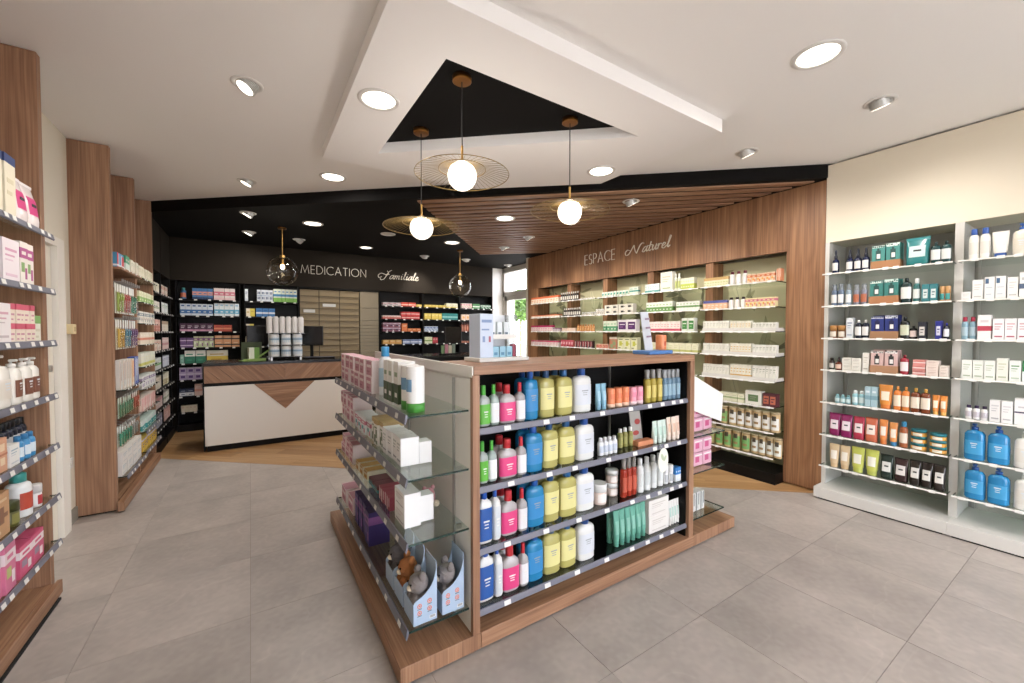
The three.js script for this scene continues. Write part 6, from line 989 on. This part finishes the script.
capsSign('ESPACE', 'thin pale capitals reading ESPACE on the wooden wall', 0.6, 0.142, [4.279, 2.456, -4.582], W_);
// script letters as splines, x height 1; [advance, strokes]
const SCR = {
  F: [1.75, [[-0.2, 0.5], [-0.9, 0.2], [-1.1, 0.75], [-0.5, 1.35], [0.4, 1.15], [1.0, 0.9], [1.3, 1.5], [0.9, 2.1]], [[2.0, 2.3], [1.5, 2.0], [1.05, 1.3], [0.7, 0.4], [0.2, -0.25], [-0.4, -0.3], [-0.5, 0.1]], [[0.55, 1.05], [1.0, 1.15], [1.6, 1.2]]],
  N: [2.75, [[-0.15, 0.85], [-0.6, 1.0], [-1.05, 0.55], [-0.85, 0.02], [-0.3, 0.05], [0.25, 0.8], [0.75, 1.75]], [[0.75, 1.75], [0.95, 1.1], [1.25, 0.4], [1.55, 0.0]], [[1.55, 0.0], [1.8, 0.7], [2.1, 1.4], [2.5, 1.8], [2.9, 1.7]]],
  a: [1.1, [[0.95, 0.9], [0.6, 1.0], [0.2, 0.65], [0.05, 0.15], [0.3, 0.0], [0.7, 0.4], [0.98, 1.0], [0.85, 0.3], [0.95, 0.02], [1.2, 0.25]]],
  m: [1.6, [[0.05, 0.7], [0.25, 0.98], [0.25, 0.5], [0.12, 0.0]], [[0.18, 0.4], [0.5, 0.9], [0.75, 0.95], [0.72, 0.5], [0.6, 0.0]], [[0.68, 0.4], [1.0, 0.9], [1.25, 0.95], [1.2, 0.4], [1.2, 0.05], [1.45, 0.25]]],
  i: [0.66, [[0.1, 0.65], [0.35, 0.98], [0.25, 0.4], [0.28, 0.03], [0.55, 0.25]], [[0.42, 1.42], [0.48, 1.5]]],
  l: [0.72, [[0.12, 0.3], [0.5, 1.3], [0.66, 2.0], [0.54, 2.08], [0.38, 1.4], [0.26, 0.5], [0.34, 0.03], [0.7, 0.3]]],
  e: [0.95, [[0.12, 0.4], [0.6, 0.6], [0.72, 0.9], [0.45, 1.0], [0.15, 0.6], [0.18, 0.12], [0.5, 0.0], [0.95, 0.35]]],
  t: [0.75, [[0.55, 1.75], [0.4, 0.9], [0.28, 0.2], [0.42, 0.0], [0.75, 0.25]], [[0.08, 1.02], [0.45, 1.06], [0.85, 1.1]]],
  u: [1.15, [[0.1, 0.7], [0.32, 0.98], [0.22, 0.35], [0.32, 0.02], [0.7, 0.35], [0.98, 1.0], [0.88, 0.3], [0.95, 0.02], [1.2, 0.25]]],
  r: [0.85, [[0.08, 0.65], [0.3, 1.0], [0.24, 0.5], [0.15, 0.0]], [[0.2, 0.45], [0.45, 0.88], [0.75, 0.98], [0.82, 0.85]]],
};
function scriptSign(word, label, x0, len, X, pos, turn) {
  const t = thing('script_title', label, 'lettering', ...pos, turn); let tot = 0; for (const ch of word) tot += SCR[ch][0];
  const k = len / (tot * X); let x = 0;
  for (const ch of word) {
    const [w, ...ls] = SCR[ch];
    const lines = ls.map((l) => new THREE.CatmullRomCurve3(l.map(([a, b]) => new THREE.Vector3(((x + a) * k + b * 0.16) * X, b * X, 0))).getPoints(l.length * 5).map((p) => [p.x, p.y]));
    part(t, 'letter', strokeG(lines, 0.0085, 0.012), M.letter); x += w;
  }
}
scriptSign('Familiale', 'pale flowing script reading Familiale on the dark back wall', 0, 0.68, 0.07, [2.03, 2.415, -7.499], S_);
scriptSign('Naturel', 'pale flowing script reading Naturel on the wooden wall', 0, 0.62, 0.066, [4.279, 2.476, -3.72], W_);

// ------------------------------------------------------------------ bottle tower and screens on the counters
{
  const t = thing('counter_display_tower', 'three tier acrylic display tower on the sales counter', 'display stand', 0.4, 1.07, -6.27);
  for (const y of [0.05, 0.205, 0.36]) part(t, 'tier', RB(-0.225, 0.225, y - 0.008, y, -0.15, 0.13, 0.003), M.shell);
  for (const x of [-0.19, 0.19]) part(t, 'leg', B(x - 0.008, x + 0.008, 0, 0.36, -0.012, 0.012).translate(0, 0, -0.136), M.steel);
  for (const x of [-0.17, 0.17]) part(t, 'foot', B(x - 0.01, x + 0.01, 0, 0.042, 0.06, 0.09), M.steel);
  let pr = null, pb = null;
  for (const y of [0.05, 0.205]) for (let i = 0; i < 3; i++) for (let j = 0; j < 2; j++) {
    let o; if (!pr) { pr = o = new THREE.Group(); part(o, 'body', lat([[0, 0], [0.055, 0], [0.058, 0.004], [0.058, 0.12], [0.05, 0.135], [0, 0.138]], 24), plastic('#dfe0df', 0.35)); part(o, 'label', labelBand(0.03, 0.1, 0.058, 0.058, 2, 3.1), plastic('#c3d2de', 0.5)); part(o, 'stripe', labelBand(0.06, 0.085, 0.058, 0.058, 2, 3.1, 0.0016), plastic('#8aa6bd', 0.5)); } else o = pr.clone();
    tag(o, (j ? 'rear ' : 'front ') + 'pale blue banded wipes canister, ' + ORD[i] + ' from green display, ' + (y > 0.1 ? 'middle' : 'bottom') + ' tower tier', 'canister', 'wipes canisters in the tower');
    o.name = numbered('wipes_canister'); o.position.set(0.4 + (i - 1) * 0.135, 1.07 + y + 0.001, -6.205 - j * 0.122); scene.add(o);
  }
  for (let i = 0; i < 6; i++) for (let j = 0; j < 2; j++) {
    const hh = 0.22 + (j ? 0.03 : 0) - (i === 5 ? 0.05 : 0); let o; if (!pb) { pb = o = new THREE.Group(); part(o, 'body', lat([[0, 0], [0.031, 0], [0.033, 0.003], [0.033, 0.9 * hh], [0.026, 0.94 * hh], [0, 0.94 * hh]], 20), plastic('#e2dedb', 0.35)); part(o, 'cap', lat([[0, 0.93 * hh], [0.024, 0.93 * hh], [0.022, hh], [0, hh]], 18), plastic('#d6d1cd', 0.4)); } else o = pb.clone();
    tag(o, (j ? 'rear ' : 'front ') + 'tall white spray can, ' + ORD[i] + ' from green display, top tower tier', 'can', 'white spray cans on the tower');
    o.name = numbered('spray_can'); o.position.set(0.4 - 0.19 + i * 0.074, 1.07 + 0.361, -6.2 - j * 0.09); scene.add(o);
  }
  const screen = (x, z, turn, label, w = 0.3) => { const s = thing('till_screen', label, 'monitor', x, 1.07, z, turn); part(s, 'screen_housing', RB(-w / 2, w / 2, 0.18, 0.46, -0.02, 0.02, 0.006), M.blackGloss); part(s, 'neck', B(-0.02, 0.02, 0.01, 0.2, -0.05, -0.02), M.blackUnit); part(s, 'foot', RB(-0.11, 0.11, 0, 0.014, -0.12, 0.06, 0.004), M.blackUnit); };
  screen(0.1, -6.52, 0.25, 'black till screen behind the green counter display', 0.3); screen(0.74, -6.52, -0.3, 'black till screen on the drawer side of the tower', 0.32); screen(2.95, -6.45, 0.1, 'black till screen on the counter near the glass door', 0.32);
  const k = thing('keyboard', 'black keyboard at the drawer side of the tower', 'keyboard', 0.82, 1.07, -6.3, -0.2); part(k, 'case', RB(-0.2, 0.2, 0, 0.02, -0.07, 0.07, 0.005), M.blackUnit); for (let r = 0; r < 4; r++) part(k, 'key_row', B(-0.18, 0.18, 0.0195, 0.024, -0.055 + r * 0.029, -0.033 + r * 0.029), M.rail);
  const g = thing('counter_leaflet_display', 'green cardboard display on the counter beside the tower', 'display stand', 0.02, 1.07, -6.25, 0.3);
  part(g, 'base_tray', join([B(-0.13, 0.13, 0, 0.006, -0.1, 0.08), B(-0.13, 0.13, 0, 0.03, 0.076, 0.08)]), plastic('#8fae4c', 0.6)); part(g, 'back_card', B(-0.1, 0.14, 0.006, 0.24, -0.1, -0.094), plastic('#3f4a26', 0.6)); part(g, 'carton', B(-0.04, 0.02, 0.006, 0.17, -0.06, 0.0), plastic('#e3e6d2', 0.6)); part(g, 'carton', B(0.021, 0.08, 0.006, 0.17, -0.06, 0), plastic('#6fa03c', 0.6)); part(g, 'flap', new THREE.BoxGeometry(0.17, 0.02, 0.004).rotateZ(0.6).translate(0.12, 0.09, 0.03), plastic('#86a64a', 0.6));
  const c2 = thing('counter_card_rack', 'small mixed card rack before the till near the door', 'display stand', 2.75, 1.07, -6.2); for (let i = 0; i < 4; i++) part(c2, 'card', B(-0.12 + i * 0.065, -0.065 + i * 0.065, 0.02, 0.15 + 0.02 * (i % 2), -0.03, -0.01), plastic(['#6f8c5c', '#b87a86', '#c9c2a8', '#7c8a78'][i], 0.6)); part(c2, 'tray', B(-0.14, 0.15, 0, 0.02, -0.05, 0.05), M.blackUnit);
}

// ------------------------------------------------------------------ on top of the island
{
  const t = thing('skin_care_display', 'white upright card display of skin care on the island top', 'display stand', 1.1, 1.2955, -1.86, 0.05);
  part(t, 'base', RB(-0.15, 0.16, 0, 0.02, -0.08, 0.08, 0.004), M.tagPaper); part(t, 'side_card', RB(-0.13, -0.05, 0.02, 0.245, -0.06, 0.05, 0.002), plastic('#c9d6ea', 0.5)); part(t, 'back_card', B(-0.05, 0.1, 0.02, 0.245, -0.07, -0.06), plastic('#e6eaee', 0.5)); part(t, 'shelf', join([B(-0.05, 0.1, 0.115, 0.12, -0.06, 0.05), B(-0.05, 0.1, 0.12, 0.14, 0.046, 0.05)]), M.tagPaper); part(t, 'side_card', B(0.097, 0.1, 0.02, 0.245, -0.06, 0.05), M.shell);
  part(t, 'print', join([B(-0.12, -0.06, 0.2, 0.215, 0.05, 0.0506), B(-0.12, -0.075, 0.16, 0.168, 0.05, 0.0506), B(-0.115, -0.1, 0.1, 0.13, 0.05, 0.0506)]), plastic('#7f98c4', 0.5)); part(t, 'print', B(-0.078, -0.066, 0.1, 0.13, 0.05, 0.0506), plastic('#b85c6c', 0.5));
  let p = null; for (let i = 0; i < 3; i++) { let o; if (!p) { p = o = new THREE.Group(); part(o, 'carton_body', B(-0.018, 0.018, 0, 0.075, -0.015, 0.015), plastic('#8fc0d6', 0.5)); part(o, 'print', B(-0.01, 0.01, 0.03, 0.045, 0.015, 0.0156), plastic('#4c86a8', 0.5)); } else o = p.clone(); tag(o, 'pale blue sample carton, ' + ORD[i] + ' from printed side card of island display', 'carton', 'blue sample cartons'); o.name = numbered('sample_carton'); o.position.set(1.075 + i * 0.042, 1.2955 + 0.001, -1.835); scene.add(o); }
  const rc = new THREE.Mesh(B(-0.011, 0.011, 0, 0.085, -0.015, 0.015), plastic('#a83a54', 0.5)); rc.name = numbered('sample_carton'); rc.position.set(1.196, 1.2965, -1.842); scene.add(rc); tag(rc, 'plum sample carton beside the blue ones on the display', 'carton');
  p = null; for (let i = 0; i < 3; i++) { let o; if (!p) { p = o = new THREE.Group(); part(o, 'carton_body', B(-0.015, 0.015, 0, 0.085, -0.012, 0.012), plastic('#dfe6e8', 0.5)); part(o, 'print', B(-0.009, 0.009, 0.01, 0.03, 0.012, 0.0126), plastic('#4a5c70', 0.5)); } else o = p.clone(); tag(o, 'white tester carton, ' + ORD[i] + ' from printed side card of island display', 'carton', 'white tester cartons'); o.name = numbered('sample_carton'); o.position.set(1.08 + i * 0.042, 1.2955 + 0.121, -1.87); scene.add(o); }
  for (const o of scene.children) shade(o);
  const b = thing('tester_tray', 'blue tester tray with tall leaflet card on the island top', 'display stand', 2.4, 1.2955, -1.82, 0.04);
  part(b, 'tray', RB(-0.2, 0.06, 0, 0.026, -0.07, 0.07, 0.006), plastic('#4f86c9', 0.4)); part(b, 'leaflet_card', new THREE.BoxGeometry(0.085, 0.27, 0.004).rotateX(-0.12).rotateZ(0.06).translate(-0.115, 0.155, -0.02), plastic('#cdd2da', 0.5)); part(b, 'card_print', join([0, 1, 2].map((i) => new THREE.BoxGeometry(0.05, 0.012, 0.001).rotateX(-0.12).rotateZ(0.06).translate(-0.118 + i * 0.004, 0.24 - i * 0.06, -0.008 + i * 0.004 - 0.004))), plastic('#9a7f94', 0.5));
  const oc = thing('orange_tester_canister', 'orange canister standing on the blue tester tray', 'canister', 2.42, 1.322, -1.82); part(oc, 'body', lat([[0, 0], [0.034, 0], [0.036, 0.003], [0.036, 0.1], [0.033, 0.104], [0, 0.104]], 24), plastic('#ec8a4e', 0.4)); part(oc, 'print', labelBand(0.03, 0.06, 0.036, 0.036, 2, 0.35), plastic('#c9582c', 0.5));
}

// ------------------------------------------------------------------ display card, wobbler, stacked plush boxes on the island
{
  const t = thing('counter_card', 'small photo display card with orange tray on second island shelf', 'display card', 2.08, 0.738, -1.72);
  part(t, 'card', new THREE.BoxGeometry(0.1, 0.21, 0.004).rotateX(-0.15).translate(0, 0.11, -0.03), plastic('#a9a49c', 0.5)); part(t, 'red_print', join([new THREE.CircleGeometry(0.026, 20).scale(1, 0.7, 1).rotateX(-0.15).translate(0.014, 0.13, -0.0298), new THREE.CircleGeometry(0.03, 20).scale(1, 0.5, 1).rotateX(-0.15).translate(-0.01, 0.062, -0.0196)]), plastic('#a83a34', 0.5)); part(t, 'tray', join([B(-0.08, 0.06, 0, 0.03, 0.01, 0.06)]), plastic('#d98a5c', 0.6));
  const w = thing('shelf_wobbler', 'oval white leaf printed wobbler hanging from second island shelf', 'sign', 2.12, 0.6, -1.57); part(w, 'disc', new THREE.CylinderGeometry(0.05, 0.05, 0.002, 32).rotateX(Math.PI / 2).scale(0.95, 1.5, 1).translate(0, 0.06, 0), std('#dcdcd0', 0.6)); part(w, 'leaf_print', join([new THREE.CircleGeometry(0.012, 12).scale(1, 2, 1).rotateZ(0.5).translate(-0.01, 0.08, 0.0015), new THREE.CircleGeometry(0.01, 12).scale(1, 2, 1).rotateZ(-0.6).translate(0.014, 0.07, 0.0015)]), plastic('#b3c09c', 0.6)); part(w, 'strip', B(-0.006, 0.006, 0.1, 0.15, -0.022, -0.02), M.shell);
}
// soft toys in blue display boxes on the bottom end shelf
function blob(list, cell, detail = 2) {                      // plush: bumpy ellipsoids joined into one skin
  const g = []; for (const [x, y, z, rx, ry, rz] of list) { const s = new THREE.IcosahedronGeometry(1, 4), p = s.attributes.position; for (let i = 0; i < p.count; i++) { const k = 1 + 0.05 * Math.sin(p.getX(i) * 23 + p.getY(i) * 19) * Math.cos(p.getZ(i) * 27); p.setXYZ(i, p.getX(i) * k * rx + x, p.getY(i) * k * ry + y, p.getZ(i) * k * rz + z); } s.computeVertexNormals(); g.push(s); } return join(g);
}
function plushBox(z, x, label, fur, n = 0) {
  const t = thing('plush_toy_box', label, 'toy box', x, 0.201, z), w = 0.105, h = 0.25, sp = new THREE.Shape();
  sp.moveTo(0, 0); sp.lineTo(w, 0); sp.lineTo(w, h); sp.bezierCurveTo(w - 0.006, h * 0.66, w * 0.75, h * 0.6, w * 0.5, h * 0.5); sp.bezierCurveTo(w * 0.2, h * 0.42, 0.004, h * 0.44, 0, h * 0.36);
  for (const s of [0.06, -0.063]) part(t, 'side_card', new THREE.ExtrudeGeometry(sp, { depth: 0.003, bevelEnabled: false }).translate(-w / 2, 0, s), M.paleBlue);
  part(t, 'base_card', B(-w / 2, w / 2, 0, 0.003, -0.06, 0.06), M.paleBlue); part(t, 'back_card', B(w / 2 - 0.003, w / 2, 0.003, h, -0.06, 0.06), M.paleBlue); part(t, 'front_lip', B(-w / 2, -w / 2 + 0.003, 0.003, h * 0.34, -0.06, 0.06), M.paleBlue);
  const icons = [], marks = []; for (const [a, b] of [[0.25, 0.32], [0.68, 0.36], [0.25, 0.2], [0.68, 0.23]]) { icons.push(new THREE.TorusGeometry(0.0085, 0.0016, 6, 20).translate((a - 0.5) * w, b * h, 0.0634), new THREE.BoxGeometry(0.006, 0.007, 0.001).translate((a - 0.5) * w, b * h, 0.0634)); marks.push(new THREE.BoxGeometry(0.02, 0.002, 0.0006).translate((a - 0.5) * w, b * h - 0.0135, 0.0633)); }
  part(t, 'icon', join(icons), M.orange, 'ring of four orange care icons'); part(t, 'caption', join(marks), M.ink); part(t, 'barcode', B(w * 0.18, w * 0.44, 0.01, 0.024, 0.063, 0.0636), M.tagPaper); part(t, 'barcode_bars', join([0, 1, 2, 3, 4, 5].map((i) => B(w * 0.21 + i * 0.0036, w * 0.21 + i * 0.0036 + 0.0018, 0.013, 0.023, 0.0636, 0.064))), M.ink);
  const p = thing('plush_toy', label.replace('box', 'toy').replace('blue display toy holding a', 'soft').replace(/^blue display toy.*$/, ''), 'soft toy', x, 0.205, z);
  p.userData.label = n === 0 ? 'grey plush toy in the blue box at the shelf corner' : n === 1 ? 'grey plush toy in the blue box against the side panel' : n === 2 ? 'brown and cream plush toy on the bottom end shelf' : 'dark grey plush toy next to the purple boxes';
  part(p, 'body', blob([[0, 0.055, 0, 0.046, 0.055, 0.052], [-0.008, 0.14, 0, 0.043, 0.042, 0.046]]), fur); for (const s of [-1, 1]) { part(p, 'ear', blob([[0, 0.18, s * 0.032, 0.016, 0.022, 0.016]]), fur); part(p, 'arm', blob([[-0.03, 0.075, s * 0.036, 0.018, 0.032, 0.016]]), fur); part(p, 'eye', new THREE.SphereGeometry(0.0045, 10, 8).translate(-0.049, 0.15, s * 0.018), M.blackGloss); }
  part(p, 'muzzle', blob([[-0.046, 0.128, 0, 0.014, 0.012, 0.016]]), M.furCream);
}
plushBox(-1.7, 0.615, 'blue display box holding a grey plush at the shelf corner', M.fur, 0);
plushBox(-1.7, 0.745, 'blue display box holding a grey plush against the side panel', M.fur, 1);
plushBox(-1.845, 0.615, 'blue display box holding a brown plush', M.furBrown, 2);
plushBox(-1.99, 0.615, 'blue display box next to the deep purple boxes', std('#5f5a5c', 1), 3);
{
  const p = thing('plush_toy', 'pink plush toy lying on third glass island end shelf', 'soft toy', 0.745, 0.566, -1.95); part(p, 'body', blob([[0, 0.04, 0, 0.04, 0.04, 0.05], [-0.01, 0.075, 0.045, 0.03, 0.03, 0.03]]), M.furPink); for (const s of [-1, 1]) { part(p, 'ear', blob([[-0.01 + s * 0.022, 0.105, 0.045, 0.01, 0.012, 0.01]]), M.furPink); part(p, 'paw', blob([[s * 0.03, 0.02, 0.045, 0.016, 0.016, 0.018]]), M.furCream); }
}
// ------------------------------------------------------------------ far end shelves of the island
{
  const b = thing('blank_show_card', 'blank white angled show card on the far island end', 'show card', 2.76, 0.99, -1.66, 0); part(b, 'card', (() => { const s = new THREE.Shape(); s.moveTo(-0.28, -0.06); s.lineTo(0.14, -0.2); s.lineTo(0.16, 0.0); s.lineTo(-0.28, 0.19); return new THREE.ExtrudeGeometry(s, { depth: 0.006, bevelEnabled: false }); })(), M.tagPaper); part(b, 'stand', B(-0.29, -0.26, -0.05, 0.1, -0.01, -0.001), M.tagPaper);
  let pr = null; for (const y of [0.736, 0.486]) for (let i = 0; i < 3; i++) for (let k = 0; k < 2; k++) for (let j = 0; j < 1; j++) {
    let o; if (!pr) { pr = o = new THREE.Group(); part(o, 'wrapper', RB(-0.055, 0.055, 0, 0.098, -0.05, 0.05, 0.012), plastic('#e0a9bd', 0.3)); part(o, 'print', join([B(-0.035, 0.01, 0.03, 0.07, 0.05, 0.0506), B(0.0545, 0.0552, 0.02, 0.08, -0.03, 0.03)]), plastic('#cf4f86', 0.4)); part(o, 'band', join([B(-0.045, 0.045, 0.076, 0.084, 0.05, 0.0506)]), M.tagPaper); } else o = pr.clone();
    tag(o, (k ? 'upper' : 'lower') + ' pink wrapped towel pack, ' + ORD[i] + ' from island side, ' + (y > 0.6 ? 'shelf below blank show card' : 'second far island shelf'), 'hygiene pack', y > 0.6 ? 'pink packs under the show card' : 'pink packs on the lower far shelf');
    o.name = numbered('towel_pack'); o.position.set(2.56 + i * 0.115, y + 0.001 + k * 0.099, -1.74 - j * 0.11); scene.add(o); shade(o);
  }
  pr = null; for (let i = 0; i < 4; i++) { let o; if (!pr) { pr = o = new THREE.Mesh(cartonG(0.05, 0.13, 0.06, ['#dcdcd8', '#3c4a4c', '#9aa4a0'], 'stripe'), M.print); } else o = pr.clone(); tag(o, 'grey and white slim box, ' + ORD[i] + ' from island side, lowest far shelf', 'box', 'slim boxes on the lowest far shelf'); o.name = numbered('slim_box'); o.position.set(2.56 + i * 0.056, 0.171, -1.72); scene.add(o); shade(o); }
}
renderer.render(scene, camera);
